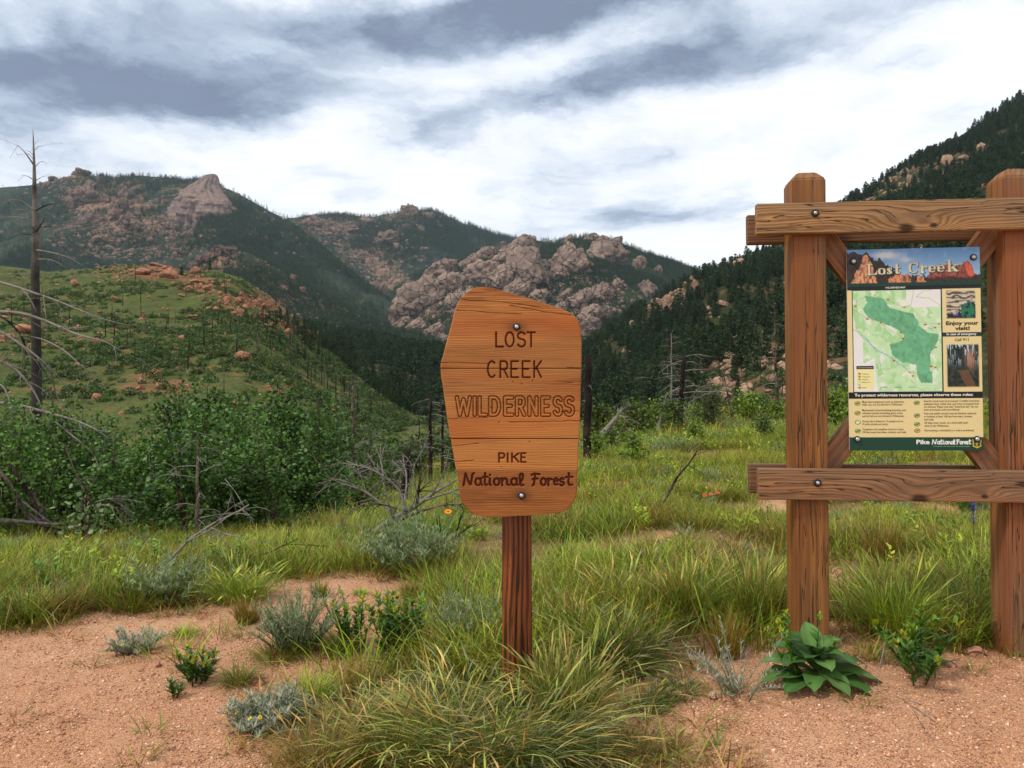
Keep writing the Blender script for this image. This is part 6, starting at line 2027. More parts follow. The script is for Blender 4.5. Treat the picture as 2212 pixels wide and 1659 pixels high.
def near_litter():
    rng = np.random.default_rng(905)
    n = 3200
    yy = np.sqrt(rng.uniform(2.1 ** 2, 5.5 ** 2, n))
    xx = rng.uniform(-.8, .8, n) * yy
    u, q = project(np.stack([xx, yy, g(xx, yy)], -1))
    d_in = ~bare(xx, yy)
    near_edge = np.zeros(n, bool)
    for k in range(8):
        near_edge |= ~bare(xx + .22 * math.cos(k * .785), yy + .22 * math.sin(k * .785))
    keep = d_in | (near_edge & (rng.random(n) < .6)) | (rng.random(n) < .035)
    xx, yy = xx[keep], yy[keep]
    m = len(xx)
    rot = np.zeros((m, 3))
    rot[:, 2] = rng.uniform(0, 6.28, m)
    scatter_stuff('dry_litter', 'dry grass sprigs and litter on the dirt', 'litter', SPARSE, np.stack([xx, yy, g(xx, yy)], -1), rot, rng.uniform(.5, 2.0, m), rng.integers(0, 6, m), rng.normal(0, .1, (m, 3)))


near_litter()
# close grass round the sign's foot, between the tussocks one can count
def band():
    rng = np.random.default_rng(906)
    n = 190
    ctr = [(1100, 1640, 190, 60), (1150, 1530, 90, 50), (930, 1570, 110, 50), (820, 1600, 110, 50), (1310, 1410, 60, 40), (1250, 1320, 120, 50), (1100, 1420, 120, 60), (960, 1450, 100, 50), (1560, 1280, 130, 30), (1400, 1270, 120, 40)]
    pts_ = []
    for k in range(n):
        a, b, ra, rb = ctr[int(rng.integers(len(ctr)))]
        c = gp(a + rng.normal() * ra * .6, min(b + rng.normal() * rb * .6, 1720))
        pts_.append(c[:])
    pts_ = np.array(pts_)
    rot = np.zeros((n, 3))
    rot[:, 2] = rng.uniform(0, 6.28, n)
    scatter_stuff('meadow_grass', 'fine grass filling in round the foot of the sign post', 'grass', [tuft_mesh('fine_%d' % k, 870 + k, 70, .26, .07, [B_MIX, B_DARK, B_DARK][k % 3], a0=.5, a1=1.1, wid=.0024, seeds=.3, nseg=5, dead=.3) for k in range(9)],
                  pts_, rot, rng.uniform(.5, .95, n), rng.integers(0, 9, n), rng.normal(0, .1, (n, 1)) + np.zeros((n, 3)))


band()


# ------------------------------------------------------------------ gravel and stones
def gravel():
    rng = np.random.default_rng(907)
    pr = []
    for k in range(8):
        V, F = ico(1)
        Vg = V * rng.uniform(.6, 1.2, (len(V), 1)) * np.array([1, .85, .6])
        cc = np.array([srgb(202, 150, 116), srgb(184, 130, 98), srgb(210, 168, 138), srgb(148, 100, 74), srgb(192, 139, 106), srgb(203, 157, 126), srgb(168, 117, 88), srgb(216, 180, 152)][k])
        pr.append(np_mesh('grain_%d' % k, Vg, F, np.repeat(cc[None], len(Vg), 0), [M_GRAIN]))
    n = 250000
    yy = 1.9 * (7.5 / 1.9) ** rng.random(n)
    xx = rng.uniform(-1.15, 1.15, n) * yy
    kb = bare(xx, yy) | (rng.random(n) < .25)
    xx, yy = xx[kb], yy[kb]
    m = len(xx)
    scatter_stuff('gravel', 'coarse pink granite gravel over the trail', 'gravel', pr, np.stack([xx, yy, g(xx, yy) + .001], -1), rng.uniform(0, 6.28, (m, 3)) * np.array([.1, .1, 1]), .0013 * (4.6 ** (rng.random(m) ** 3.0)) * (1 + .14 * yy), rng.integers(0, 8, m), rng.normal(0, .12, (m, 1)) + np.zeros((m, 3)))


M_GRAIN = mat_foliage('gravel_grains', 0.0, .85, .2, .1, 30)
gravel()
stones = [rock_mesh('stone', 380 + k, 3, M_STONE, 9, (.45, .8), .1, 0, 0, False) for k in range(5)]
for k, (a, b, s_, lb) in enumerate([(338, 1410, 30, 'flat pale stone on the trail below the small silver sage'), (340, 1440, 22, 'small flat pale stone half buried in the trail'), (560, 1478, 34, 'pink stone beside the spiky tuft on the dirt'), (2108, 1415, 46, 'reddish stone wedged against the foot of the right kiosk post'),
                                  (1445, 1503, 24, 'round pink stone in the flattened grass'), (1540, 1508, 34, 'flat brown stone before the silvery stems'), (2050, 1440, 40, 'reddish stone behind the spreading weed'), (1810, 1240, 34, 'flat pink rock behind the kiosk\'s left post'), (2010, 1368, 30, 'small rock right of the tall bunchgrass under the panel'),
                                  (330, 1460, 14, 'dark pebble on the trail left of the small leafy weed'), (305, 1450, 12, 'tiny dark pebble near the pale stones of the trail'), (165, 1545, 14, 'small dark pebble lying on the open trail at lower left')]):
    c = gp(a, b)
    r_ = s_ * c.y / FQ / 2
    tag(link('stone', stones[k % 5], None, None, (c.x, c.y, c.z + r_ * .15), (0, 0, k * 1.3), (r_ * 1.1, r_, r_ * .6)), lb, 'stone')


# ------------------------------------------------------------------ aspen thicket and bushes
def sapling_parts(seed, n=900, h=2.6, R=.75, pal=None, leaf=.036):
    rng = np.random.default_rng(seed)
    tr, cr = MB(), MB()
    stems = int(rng.integers(3, 6))
    tips = []
    for k in range(stems):
        az = rng.uniform(0, 6.28)
        tl = rng.uniform(.03, .22)
        hh = h * rng.uniform(.7, 1.0)
        t = np.linspace(0, 1, 5)
        pts_ = np.stack([np.cos(az) * tl * hh * t + rng.normal(0, .02, 5) * t, np.sin(az) * tl * hh * t + rng.normal(0, .02, 5) * t, hh * t - .1], -1)
        tr.tube(pts_, np.linspace(.022, .005, 5), 5, (.8, .8, .75))
        for q in rng.uniform(.12, 1, 15):
            p = np.array([np.interp(q, t, pts_[:, i]) for i in range(3)])
            a = rng.uniform(0, 6.28)
            ln = R * rng.uniform(.4, 1) * (1.15 - q * .7)
            e = p + np.array([math.cos(a) * ln, math.sin(a) * ln, ln * rng.uniform(.1, .7)])
            tr.tube([p, (p + e) / 2 + [0, 0, .03], e], [.006, .004, .002], 3, (.6, .6, .5))
            tips += [(p, e)] * 2
    pal = pal or [[srgb(54, 90, 28), srgb(68, 106, 34), srgb(42, 72, 26), srgb(88, 122, 48)], [srgb(74, 114, 36), srgb(92, 130, 46), srgb(56, 92, 30), srgb(110, 144, 62)]][seed % 2]
    sel = rng.integers(0, len(tips), n)
    q = rng.uniform(.15, 1.08, n)
    c = np.array([tips[s_][0] * (1 - f) + tips[s_][1] * f for s_, f in zip(sel, q)]) + rng.normal(0, .085, (n, 3))
    c[:, 2] = np.maximum(c[:, 2], .05)
    nr_ = rng.normal(size=(n, 3)) + np.array([0, -.3, .5])
    nr_ /= np.linalg.norm(nr_, axis=1, keepdims=True)
    a = np.cross(nr_, rng.normal(size=(n, 3)))
    a /= np.linalg.norm(a, axis=1, keepdims=True)
    b_ = np.cross(nr_, a)
    s_ = leaf * rng.uniform(.7, 1.25, (n, 1))
    V = np.stack([c - a * s_, c - a * s_ * .3 + b_ * s_ * .8, c + a * s_ * .6 + b_ * s_ * .55, c + a * s_, c + a * s_ * .6 - b_ * s_ * .55, c - a * s_ * .3 - b_ * s_ * .8], 1).reshape(-1, 3)
    cc = np.array(pal)[rng.integers(0, len(pal), n)] * rng.uniform(.8, 1.25, (n, 1))
    cr.add(V, np.arange(n * 6).reshape(-1, 6), np.repeat(cc, 6, 0))
    return tr, cr


ASP = []
for k in range(5):
    tr, cr = sapling_parts(900 + k, 1000)
    ASP.append((tr.mesh('aspen_trunk', [M_BARK]), cr.mesh('aspen_crown', [M_LEAF])))
rng = np.random.default_rng(41)
spots = []
TOPQ = [(-200, 880), (0, 880), (150, 862), (235, 896), (330, 896), (425, 845), (520, 880), (580, 848), (690, 840), (760, 930)]
for k in range(132):                             # the thicket fills the hollow left of the sign
    d = rng.uniform(7.0, 16)
    qx = rng.uniform(-140, 735)
    if d < 9.0 and qx > 600:
        d += 2.0
    spots.append((qx, d, None))
for k, (qx, d, s_) in enumerate(spots):
    x = (qx - CX) / FQ * d
    top_z = P(qx, np.interp(qx, *zip(*TOPQ)) + rng.uniform(-30, 150), d).z
    s_ = max(.35, (top_z - gz(x, d)) / 2.55)
    tr, cr = ASP[k % 5]
    lb, gt = ('dark aspen sapling at the thicket\'s left end, under the bleached boughs', 'aspens under the boughs') if qx < 220 else ('aspen sapling around the dead sapling in the middle of the thicket', 'aspens in the middle of the thicket') if qx < 480 else ('aspen sapling at the thicket\'s right end, nearest the fallen tree', 'aspens at the right of the thicket')
    o = thing('aspen_sapling', lb, 'tree', (x, d, gz(x, d)), (0, 0, rng.uniform(0, 6.28)), gt, (max(s_, .6), max(s_, .6), s_))
    link('trunk', tr, o)
    link('crown', cr, o)
tr, cr = sapling_parts(930, 110, .72, .2, [srgb(136, 160, 108), srgb(112, 140, 88)], .026)
x = (190 - CX) / FQ * 6.7
o = thing('aspen_sapling', 'small pale leaved aspen shoot in front of the dark thicket', 'tree', (x, 6.7, gz(x, 6.7)))
link('trunk', tr.mesh('trunk', [M_BARK]), o)
link('crown', cr.mesh('crown', [M_LEAF]), o)

BUSH = []
for k in range(5):
    pal = [[srgb(104, 132, 36), srgb(86, 114, 32), srgb(122, 146, 48)], [srgb(66, 88, 30), srgb(82, 102, 38)]][k % 2]
    tr, cr = sapling_parts(950 + k, 700, .95, .5, pal, .034)
    BUSH.append((tr.mesh('bush_stem', [M_BARK]), cr.mesh('bush_crown', [M_LEAF])))
bs = [(1275, 960, 22), (1300, 945, 20), (1340, 955, 24), (1370, 942, 22), (1400, 950, 24), (1430, 945, 22), (1460, 952, 20), (1500, 945, 26), (1540, 935, 26), (1590, 925, 26), (1620, 930, 24), (1650, 920, 28), (1680, 930, 24), (1740, 935, 24), (1830, 940, 26), (1900, 940, 24), (1990, 935, 26), (2080, 930, 26), (1320, 985, 16), (1290, 1000, 14), (1500, 975, 16), (1645, 965, 16), (800, 1060, 13), (780, 1105, 11), (1800, 960, 20), (2150, 940, 26), (2230, 940, 24), (1365, 1000, 12)]
for k, (a, b, d) in enumerate(bs):
    x = (a - CX) / FQ * d
    tr, cr = BUSH[k % 5]
    near = d < 18
    o = thing('bush', 'light green leafy bush along the back edge of the meadow' if not near else 'low green bush in the middle of the meadow', 'bush', (x, d, gz(x, d)), (0, 0, k * 1.1), 'bushes along the meadow edge' if not near else 'bushes in the meadow', rng.uniform(.85, 1.35) * (.6 if near else 1.05))
    link('stems', tr, o)
    link('crown', cr, o)
DARKB = []
for k in range(3):
    tr, cr = sapling_parts(980 + k, 800, 1.1, .55, [srgb(60, 88, 32), srgb(74, 102, 38), srgb(48, 72, 28)], .036)
    DARKB.append((tr.mesh('shrub_stem', [M_BARK]), cr.mesh('shrub_crown', [M_LEAF])))
rs = np.random.default_rng(43)
for k in range(30):                             # scrub in the hollow between thicket and sign
    d = rs.uniform(17, 44)
    qx = rs.uniform(725, 1000)
    x = (qx - CX) / FQ * d
    tr, cr = DARKB[k % 3]
    lb, gt = ('dark green scrub bush in the hollow just left of the sign', 'scrub bushes left of the sign') if qx > 860 else ('dark green scrub bush in the hollow beside the aspen thicket', 'scrub bushes beside the thicket')
    o = thing('scrub_bush', lb, 'bush', (x, d, gz(x, d)), (0, 0, rs.uniform(0, 6.28)), gt, rs.uniform(.7, 1.25) * (1 + (d - 17) / 50))
    link('stems', tr, o)
    link('crown', cr, o)
JUN = [srgb(74, 86, 46), srgb(88, 98, 54), srgb(62, 74, 42)]
tr, cr = sapling_parts(970, 1600, 1.5, .45, JUN, .028)
x = (1530 - CX) / FQ * 22
o = thing('juniper_bush', 'olive green rounded juniper left of the kiosk', 'bush', (x, 22, gz(x, 22)), (0, 0, 1), None, 1.05)
link('stems', tr.mesh('stems', [M_BARK]), o)
link('crown', cr.mesh('crown', [M_LEAF]), o)

# ------------------------------------------------------------------ dead trees near the camera
def wob(rng, p0, p1, n, amp):
    t = np.linspace(0, 1, n)
    p0, p1 = np.array(p0), np.array(p1)
    ln = np.linalg.norm(p1 - p0)
    w_ = np.cumsum(rng.normal(0, amp * ln / n, (n, 3)), 0) * t[:, None] * (1.2 - t)[:, None] * 2
    return p0 + (p1 - p0) * t[:, None] + w_


def add_branch(b, rng, p0, d, ln, r, droop=.3, twigs=4, depth=1, col=(1, 1, 1), ns=5):
    """a curved dead branch with twigs"""
    n = 7
    d = np.array(d, float)
    d /= np.linalg.norm(d)
    pts_, p, v = [np.array(p0, float)], np.array(p0, float), d.copy()
    for k in range(n - 1):
        v = v + rng.normal(0, .10, 3) + np.array([0, 0, -droop / n])
        v /= np.linalg.norm(v)
        p = p + v * ln / (n - 1)
        pts_.append(p)
    pts_ = np.array(pts_)
    b.tube(pts_, np.linspace(r, max(r * .22, .0022), n), ns, col)
    if depth > 0:
        for k in range(twigs):
            q = rng.uniform(.25, .95)
            i = min(int(q * (n - 1)), n - 2)
            f = q * (n - 1) - i
            pp = pts_[i] * (1 - f) + pts_[i + 1] * f
            dv = pts_[i + 1] - pts_[i]
            dv = dv / np.linalg.norm(dv) + rng.normal(0, .55, 3)
            add_branch(b, rng, pp, dv, ln * rng.uniform(.25, .5) * (1.2 - q * .6), r * (1 - q * .6) * .55, droop * 1.2, max(twigs - 2, 1), depth - 1, col, 4)


def branch_px(b, rng, pts, d, r0, r1, twigs=0, col=(1, 1, 1), jz=.25, tl=.35):
    """a branch whose course is known in the picture; d metres ahead, bowed in depth"""
    n = len(pts)
    off = np.cumsum(rng.normal(0, jz, n))
    W = np.array([P(a, c, d + o)[:] for (a, c), o in zip(pts, off)])
    t = np.linspace(0, 1, n)
    tt = np.linspace(0, 1, n * 4)
    sm = np.stack([np.interp(tt, t, W[:, i]) for i in range(3)], -1)
    k = np.array([.25, .5, .25])
    for _ in range(3):
        sm[1:-1] = sm[:-2] * .25 + sm[1:-1] * .5 + sm[2:] * .25
    b.tube(sm, np.linspace(r0, r1, len(sm)), 6, col)
    for _ in range(twigs):
        q = int(rng.integers(int(len(sm) * .25), len(sm) - 1))
        dv = sm[q] - sm[q - 1]
        dv = dv / np.linalg.norm(dv) + rng.normal(0, .6, 3) + np.array([0, 0, -.2])
        add_branch(b, rng, sm[q], dv, tl * rng.uniform(.4, 1.1), (r0 + (r1 - r0) * q / len(sm)) * .5, .4, 2, 1, col)


def dead_tree(name, label, px, py_base, d, height, rbase, seed, nb, blen, droop, trunk_mat, branch_mat, z_lo=.3, lean=(0, 0), group=None, top_r=.25, base_z=None, twigs=4, up=.0):
    rng = np.random.default_rng(seed)
    x = (px - CX) / FQ * d
    z = gz(x, d) - .05
    if base_z is not None:                      # foot on the ground, crown where it is seen
        height += max(base_z - z, -.4 * height)
    o = thing(name, label, 'dead tree', (x, d, z), (0, 0, 0), group)
    b = MB()
    n = 9
    t = np.linspace(0, 1, n)
    tp = np.stack([lean[0] * t * height + rng.normal(0, .008, n) * height * t, lean[1] * t * height + rng.normal(0, .008, n) * height * t, t * height - .15 * (1 - t)], -1)
    b.tube(tp, rbase * (1 - t * (1 - top_r)), 8)
    link('trunk', b.mesh('trunk', [trunk_mat]), o)
    for k in range(nb):
        q = z_lo + (1 - z_lo) * (k + rng.random()) / nb
        p = np.array([np.interp(q, t, tp[:, i]) for i in range(3)])
        az = k * 2.4 + rng.normal(0, .5)
        bb = MB()
        ln = blen * rng.uniform(.5, 1.1) * (1.15 - .6 * q)
        add_branch(bb, rng, p, (math.cos(az), math.sin(az), rng.uniform(.0, .5) + up), ln, rbase * .28 * (1.2 - q * .7), droop, twigs, 1)
        link('branch', bb.mesh('branch', [branch_mat]), o)
    return o


# tall dead pine at far left: trunk blackened below, bleached above
rng = np.random.default_rng(61)
D1 = 20.0
x = (78 - CX) / FQ * D1
zb1 = gz(x, D1)
T1 = thing('dead_pine', 'tall bare dead pine with charred lower trunk at the far left', 'dead tree', (x, D1, zb1))
top = P(72, 280, D1)
pts = [(x, D1, zb1 - .2), *[P(a, b, D1)[:] for a, b in ((80, 860), (78, 700), (76, 600), (78, 500), (75, 420), (74, 360), (72, 300), (71, 280))]]
pts = np.array(pts) - np.array([x, D1, zb1])
b = MB()
b.tube(pts, [.15, .13, .115, .105, .085, .060, .036, .016, .006], 9, np.array([[.16] * 3, [.18] * 3, [.2] * 3, [.24] * 3, [.75] * 3, [.7] * 3, [.9] * 3, [1] * 3, [1] * 3]))
link('trunk', b.mesh('trunk', [M_DEAD]), T1)
for k, (pp, r0) in enumerate([([(72, 355), (55, 330), (40, 315), (34, 313)], .022), ([(73, 365), (85, 350), (96, 348)], .012), ([(74, 390), (60, 380), (45, 378)], .014), ([(75, 392), (90, 382), (100, 380)], .012), ([(75, 350), (66, 335), (56, 330)], .010), ([(74, 325), (84, 315), (92, 316)], .008), ([(74, 338), (62, 325), (50, 326)], .008),
                             ([(75, 455), (50, 435), (25, 430), (0, 445)], .024), ([(76, 465), (50, 452), (20, 452)], .018), ([(78, 455), (100, 442), (126, 440)], .022), ([(76, 480), (50, 470), (20, 468), (-10, 472)], .022), ([(78, 500), (90, 485), (98, 468)], .020), ([(75, 508), (45, 504), (5, 506)], .022),
                             ([(80, 540), (110, 545), (150, 556), (180, 575)], .024), ([(80, 560), (110, 560), (140, 575), (160, 605)], .022), ([(120, 555), (124, 545), (128, 553), (126, 560)], .010), ([(76, 495), (60, 488), (40, 490)], .014), ([(76, 590), (60, 592), (40, 584)], .016), ([(78, 600), (92, 596), (104, 600)], .014)]):
    bb = MB()
    branch_px(bb, rng, pp, D1, r0, .003, 2 if r0 > .015 else 1, (1, 1, 1), .18, .5)
    bb.V = [v - np.array([x, D1, zb1]) for v in bb.V]
    link('branch', bb.mesh('branch', [M_DEAD if k not in (9, 11) else M_CHAR]), T1)

# bleached boughs of the fallen tree that reaches in from the left
D2 = 9.0
x2 = (-170 - CX) / FQ * D2
z2 = gz(x2, D2)
T2 = thing('fallen_dead_tree', 'bleached boughs of a dead tree reaching in over the thicket from the left edge', 'dead tree', (x2, D2, z2))
o2 = np.array([x2, D2, z2])
b = MB()
tr_pts = np.array([(x2 - .3, D2 + .2, z2 - .1), (x2, D2, z2 + .6), (x2 + .2, D2, z2 + 1.4), (x2 + .25, D2 + .1, z2 + 2.3), (x2 + .3, D2 + .1, z2 + 3.2)])
b.tube(tr_pts - o2, [.16, .14, .12, .09, .04], 8)
link('trunk', b.mesh('trunk', [M_CHARG]), T2)
q = lambda lst: [(a * .3745, 567 + c * .3745) for a, c in lst]     # measured on an enlarged crop
for pp, r0, tw, mt in [(q([(-400, 60), (-100, 90), (60, 130), (180, 170), (330, 220), (470, 280), (600, 330), (750, 365)]), .030, 5, M_DEAD), (q([(-420, 270), (-100, 280), (130, 290), (300, 350), (450, 420), (600, 450), (700, 510)]), .034, 7, M_DEAD),
                       (q([(-400, 240), (0, 290), (120, 410), (150, 490), (140, 560), (148, 680)]), .020, 4, M_CHARG), (q([(120, 420), (250, 440), (380, 510), (470, 600), (550, 645)]), .014, 3, M_DEAD), (q([(-420, 250), (0, 390), (130, 480), (250, 570), (300, 640), (320, 760), (370, 840)]), .026, 7, M_DEAD),
                       (q([(-420, 420), (0, 565), (110, 630), (190, 730), (250, 850), (270, 990)]), .030, 7, M_DEAD), (q([(-420, 800), (0, 810), (90, 815), (250, 860), (420, 905), (530, 950), (640, 1020), (580, 1080), (530, 1085)]), .034, 6, M_DEAD),
                       (q([(250, 860), (320, 920), (430, 1010), (520, 1080), (560, 1140), (568, 1220)]), .018, 3, M_DEAD), (q([(-400, 600), (0, 690), (40, 750), (75, 850), (70, 1010)]), .018, 3, M_DEAD), (q([(85, 890), (140, 930), (170, 990), (165, 1050)]), .014, 1, M_DEAD),
                       (q([(-400, 1090), (0, 1085), (100, 1080), (180, 1078)]), .012, 2, M_DEAD), (q([(-400, 1080), (0, 1118), (120, 1130), (250, 1190)]), .016, 2, M_DEAD), (q([(250, 190), (262, 300), (275, 380)]), .008, 0, M_DEAD), (q([(200, 560), (270, 590), (330, 650), (400, 740), (450, 760)]), .012, 3, M_DEAD), (q([(420, 1000), (430, 1090), (432, 1160)]), .010, 0, M_DEAD)]:
    bb = MB()
    branch_px(bb, rng, pp, D2, r0 * .8, .004, tw, (1, 1, 1), .10, .42)
    bb.V = [v - o2 for v in bb.V]
    link('branch', bb.mesh('branch', [mt]), T2)

# brush pile of grey limbs at the left foot of the thicket
D3 = gp(60, 1165).y
x3 = (10 - CX) / FQ * D3
z3 = gz(x3, D3)
T3 = thing('dead_brush_pile', 'tangle of fallen grey limbs at the left edge, below the thicket', 'dead wood', (x3, D3, z3))
for k, pp in enumerate([[(-60, 950), (20, 1040), (60, 1110), (90, 1150)], [(-60, 1010), (30, 1070), (110, 1130)], [(-80, 1122), (0, 1124), (70, 1128), (200, 1140)], [(20, 1000), (70, 1080), (95, 1140)], [(-60, 1060), (40, 1090), (100, 1140), (140, 1152)], [(-80, 1160), (30, 1158), (110, 1140)], [(50, 1040), (90, 1100), (105, 1150)], [(90, 1120), (110, 1150)], [(-40, 900), (30, 980), (80, 1070)], [(30, 1090), (80, 1135), (160, 1150)]]):
    bb = MB()
    branch_px(bb, rng, pp, D3, .024 if k != 2 else .045, .006, 3, (1, 1, 1), .12, .35)
    bb.V = [v - np.array([x3, D3, z3]) for v in bb.V]
    link('limb', bb.mesh('limb', [M_DEAD if k % 3 else M_CHARG]), T3)

# fallen limbs lying in the grass in front of the thicket
def limb_thing(label, d, courses, mat, seed, name='fallen_limb', cat='dead branch'):
    rng = np.random.default_rng(seed)
    if d is None:
        low = max((p for co in courses for p in co[0]), key=lambda p: p[1])
        d = gp(low[0], low[1] + 6).y
    a, c = courses[0][0][0]
    x, = [(a - CX) / FQ * d]
    o0 = np.array([x, d, gz(x, d)])
    root = thing(name, label, cat, o0)
    for k, (pp, r0, tw) in enumerate(courses):
        bb = MB()
        branch_px(bb, rng, pp, d, r0 * (d / 8) * .8, r0 * .16, tw + 2, (1, 1, 1), .07, .3)
        bb.V = [v - o0 for v in bb.V]
        link('limb' if k == 0 else 'branch', bb.mesh('limb', [mat if not isinstance(mat, list) else mat[k % len(mat)]]), root)
    return root


limb_thing('forked grey limb propped over the grass below the aspens', None, [([(330, 1245), (380, 1195), (410, 1165), (460, 1130), (515, 1105), (538, 1090)], .024, 2), ([(400, 1172), (450, 1148), (500, 1110), (530, 1100)], .012, 2), ([(455, 1140), (490, 1155), (530, 1162), (555, 1175)], .010, 1), ([(330, 1240), (345, 1222), (360, 1215)], .04, 0)], M_DEAD, 71)
limb_thing('thin grey branch lying along the grass right of the forked limb', None, [([(455, 1222), (520, 1208), (580, 1195), (620, 1175), (645, 1163)], .013, 3)], [M_CHARG], 72)
limb_thing('short upright broken stick among the fallen limbs', None, [([(402, 1182), (404, 1150), (406, 1100)], .014, 0)], [M_BARK], 73)
limb_thing('broken brown stump piece at the end of the forked limb', None, [([(318, 1236), (338, 1226), (356, 1216)], .05, 0)], [M_CHARG], 74, 'stump_piece', 'dead wood')
limb_thing('small curved grey branch in the bushes left of the dead sapling', 6.8, [([(205, 1085), (240, 1075), (265, 1085)], .012, 3), ([(220, 1090), (250, 1096), (262, 1108)], .010, 2)], M_DEAD, 75)
limb_thing('thin dark stem standing at the edge of the grass, left', None, [([(140, 960), (165, 1030), (205, 1090), (225, 1130), (214, 1210)], .010, 3)], [M_CHARG], 76)
# the fallen dead tree left of the sign
limb_thing('fallen dead tree with many bleached and black branches left of the sign', None, [
    ([(790, 1165), (840, 1125), (890, 1100), (940, 1062), (990, 1035)], .05, 4), ([(830, 1135), (880, 1115), (950, 1090), (1000, 1090)], .032, 4), ([(880, 1108), (860, 1050), (800, 1010), (740, 1000)], .022, 6), ([(860, 1118), (790, 1060), (740, 1045), (705, 1030)], .022, 6),
    ([(900, 1095), (905, 1050), (912, 1000)], .026, 4), ([(850, 1120), (830, 1060), (825, 1000), (810, 960)], .018, 6), ([(870, 1110), (880, 1040), (870, 985)], .018, 5), ([(930, 1075), (960, 1020), (970, 970)], .012, 4), ([(800, 1155), (760, 1130), (720, 1135)], .014, 4), ([(920, 1080), (980, 1060), (1010, 1050)], .018, 4),
    ([(880, 1105), (830, 1090), (790, 1085), (760, 1100)], .012, 5), ([(905, 1090), (890, 1010), (920, 960)], .010, 4)], [M_DEAD, M_CHARG, M_DEAD], 77, 'fallen_dead_tree', 'dead tree')
limb_thing('black curved stick in the grass just left of the sign post', None, [([(968, 1192), (985, 1160), (1010, 1140), (1022, 1132)], .016, 1)], [M_CHAR], 78)
limb_thing('thin black upright stick left of the sign\'s lower corner', None, [([(953, 1180), (951, 1140), (948, 1108)], .012, 0)], [M_CHAR], 79)
limb_thing('leaning black and grey stick in the meadow right of the sign', None, [([(1418, 1108), (1445, 1065), (1462, 1030), (1490, 1000), (1508, 970), (1522, 955)], .022, 3)], [M_CHARG], 80)
limb_thing('short bleached log in the meadow left of the kiosk', None, [([(1478, 1126), (1505, 1130), (1540, 1134), (1565, 1132)], .022, 1)], M_DEAD, 81)
limb_thing('weathered twig lying in the grass right of the sign post', None, [([(1205, 1360), (1240, 1330), (1300, 1295), (1345, 1275)], .012, 1)], M_DEAD, 82)
limb_thing('small twig on the gravel right of the broad leaved rosette', None, [([(1872, 1497), (1895, 1494), (1920, 1488)], .005, 0)], M_DEAD, 83)

# standing burnt trees
dead_tree('dead_sapling', 'thin dead sapling with drooping branches in front of the aspens', 428, 1130, 6.9, 1.1, .026, 91, 14, .55, .9, M_CHARG, M_DEAD, .2)
dead_tree('burnt_tree', 'burnt tree with a spreading bleached crown, left of the fallen tree', 763, 960, 24, 3.1, .06, 92, 15, 1.1, .5, M_CHARG, M_DEAD, .45, base_z=P(763, 1012, 24).z, top_r=.5)
dead_tree('burnt_tree', 'charred tree with drooping white branches beside the sign\'s left edge', 930, 1030, 22, 2.5, .07, 93, 15, 1.3, .8, M_CHAR, M_DEAD, .35, base_z=P(930, 1036, 22).z, top_r=.55)
dead_tree('burnt_tree', 'slim charred tree half hidden behind the sign\'s left edge', 956, 1020, 23, 2.3, .055, 94, 11, 1.0, .7, M_CHAR, M_DEAD, .35, base_z=P(956, 1020, 23).z, top_r=.5)
dead_tree('burnt_stump', 'leaning charred stump behind the fallen dead tree', 868, 1100, 12, .95, .075, 95, 5, .5, .3, M_CHAR, M_DEAD, .3, (.10, 0), base_z=P(868, 1100, 12).z, top_r=.6)
dead_tree('burnt_snag', 'thick charred trunk showing along the sign\'s right edge', 1268, 930, 14, 1.62, .085, 96, 4, .5, .3, M_CHAR, M_DEAD, .2, (.012, 0), base_z=P(1256, 940, 14).z - .1, top_r=.75)
dead_tree('burnt_tree', 'broken charred tree with wide bleached branches right of the sign', 1465, 900, 22, 2.3, .10, 97, 24, 2.0, .55, M_CHAR, M_DEAD, .2, (.08, 0), base_z=P(1458, 915, 22).z - .3, top_r=.6)
dead_tree('dead_pine', 'slim bleached dead pine behind the broken charred tree', 1450, 890, 28, 3.9, .06, 98, 16, .9, .7, M_DEAD, M_DEAD, .25, base_z=P(1450, 925, 28).z - .3, top_r=.15)
dead_tree('dead_pine', 'tall thin grey snag just left of the kiosk', 1680, 900, 24, 5.4, .075, 99, 12, 1.0, .9, M_CHARG, M_DEAD, .25, (-.02, 0), base_z=P(1682, 1000, 24).z, top_r=.12)
dead_tree('dead_sapling', 'leaning thin dead sapling between charred tree and grey snag', 1588, 930, 24, 2.6, .05, 100, 4, .4, .2, M_CHARG, M_DEAD, .4, (-.22, 0), base_z=P(1590, 960, 24).z - .2, top_r=.3)
dead_tree('dead_sapling', 'thin dark dead sapling standing in the bushes left of the kiosk', 1540, 930, 22, 2.0, .035, 101, 7, .5, .4, M_CHAR, M_DEAD, .3, base_z=P(1540, 965, 22).z, top_r=.3)
dead_tree('dead_bush', 'low grey dead bush right of the sign, among green bushes', 1350, 940, 20, 1.4, .04, 102, 14, .8, .8, M_CHARG, M_DEAD, .1, base_z=P(1350, 975, 20).z, top_r=.3)
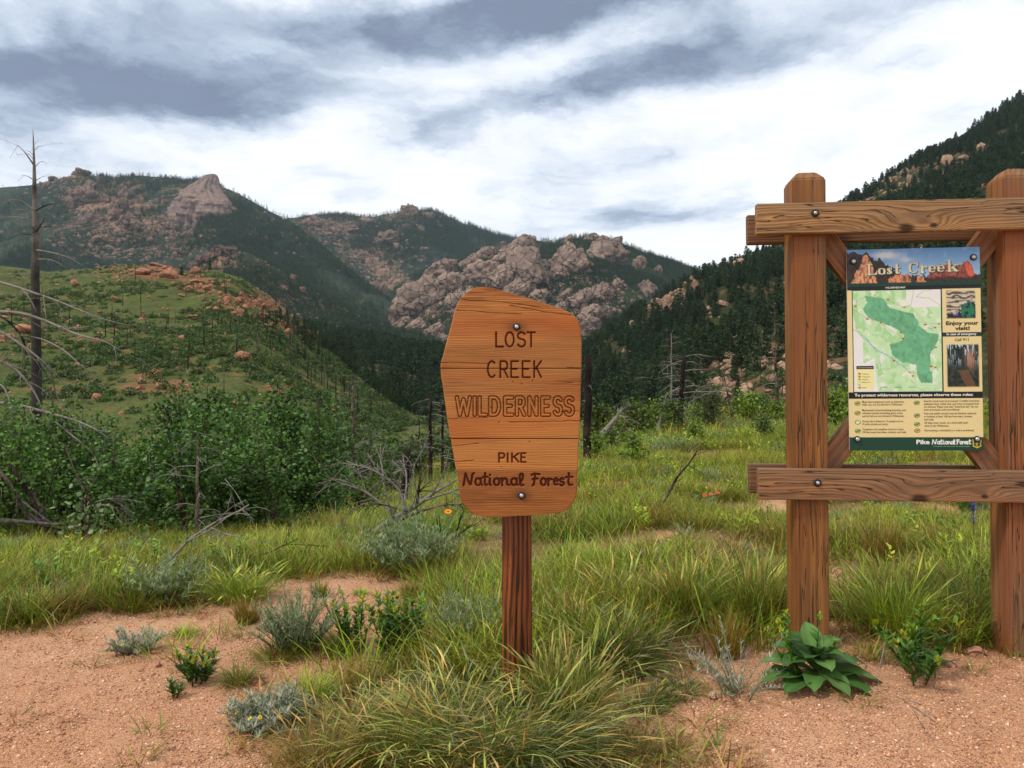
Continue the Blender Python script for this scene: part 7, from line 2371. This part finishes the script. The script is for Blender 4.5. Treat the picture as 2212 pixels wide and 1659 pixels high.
for k, (a, d, lb) in enumerate([(800, 15, 'tangled grey dead bush behind the fallen tree, towards the thicket'), (885, 17, 'tangled grey dead bush behind the charred stump'), (725, 19, 'grey dead bush at the right end of the aspen thicket'), (845, 23, 'spreading grey dead bush far behind the fallen tree')]):
    dead_tree('dead_bush', lb, a, 0, d, 1.5, .03, 140 + k, 16, 1.0, .6, M_CHARG, M_DEAD, .08, top_r=.3)
for k, (a, b_, c, d_, e, lb) in enumerate([(1300, 940, 1345, 880, 19, 'bleached limb slanting out of the bushes right of the sign'), (1400, 990, 1440, 850, 21, 'long pale limb leaning against the broken charred tree'), (1420, 945, 1520, 925, 20, 'pale log lying behind the bushes left of the kiosk'), (1560, 935, 1690, 915, 25, 'grey fallen log under the bushes beside the kiosk post')]):
    limb_thing(lb, e, [([(a, b_), ((a + c) / 2 + 6, (b_ + d_) / 2 - 4), (c, d_)], .05, 4)], M_DEAD, 110 + k)
for k, (a, b_, h) in enumerate([(1690, 925, 2.2), (1645, 930, 1.6), (1820, 930, 2.4), (2160, 925, 2.0), (700, 985, 2.0), (690, 930, 2.2), (830, 985, 1.6), (905, 930, 1.8)]):
    d = 26 + k
    dead_tree('burnt_sapling', ['charred sapling stem behind the kiosk and meadow bushes', 'charred sapling stem beyond the thicket, left of the sign'][k > 3], a, b_, d, h, .04, 120 + k, 4, .5, .4, M_CHAR, M_CHARG, .3, base_z=P(a, b_ + 30, d).z, top_r=.3, group=['charred saplings behind the kiosk', 'charred saplings left of the sign'][k > 3])

# ------------------------------------------------------------------ air
hb = MB()
hb.box((-4200, -400, -60), (4200, 4600, 1000))
m, nt = new_mat('thin_haze')
pv = nt.n('ShaderNodeVolumePrincipled')
pv.inputs['Color'].default_value = (.66, .82, 1.0, 1)
pv.inputs['Density'].default_value = 0.00004
pv.inputs['Anisotropy'].default_value = 0.2
om = nt.n('ShaderNodeOutputMaterial')
nt.t.links.new(pv.outputs[0], om.inputs['Volume'])
hz = link('haze', hb.mesh('haze', [m]))
tag(hz, 'thin blue haze over the far mountains', 'haze', None, 'stuff')
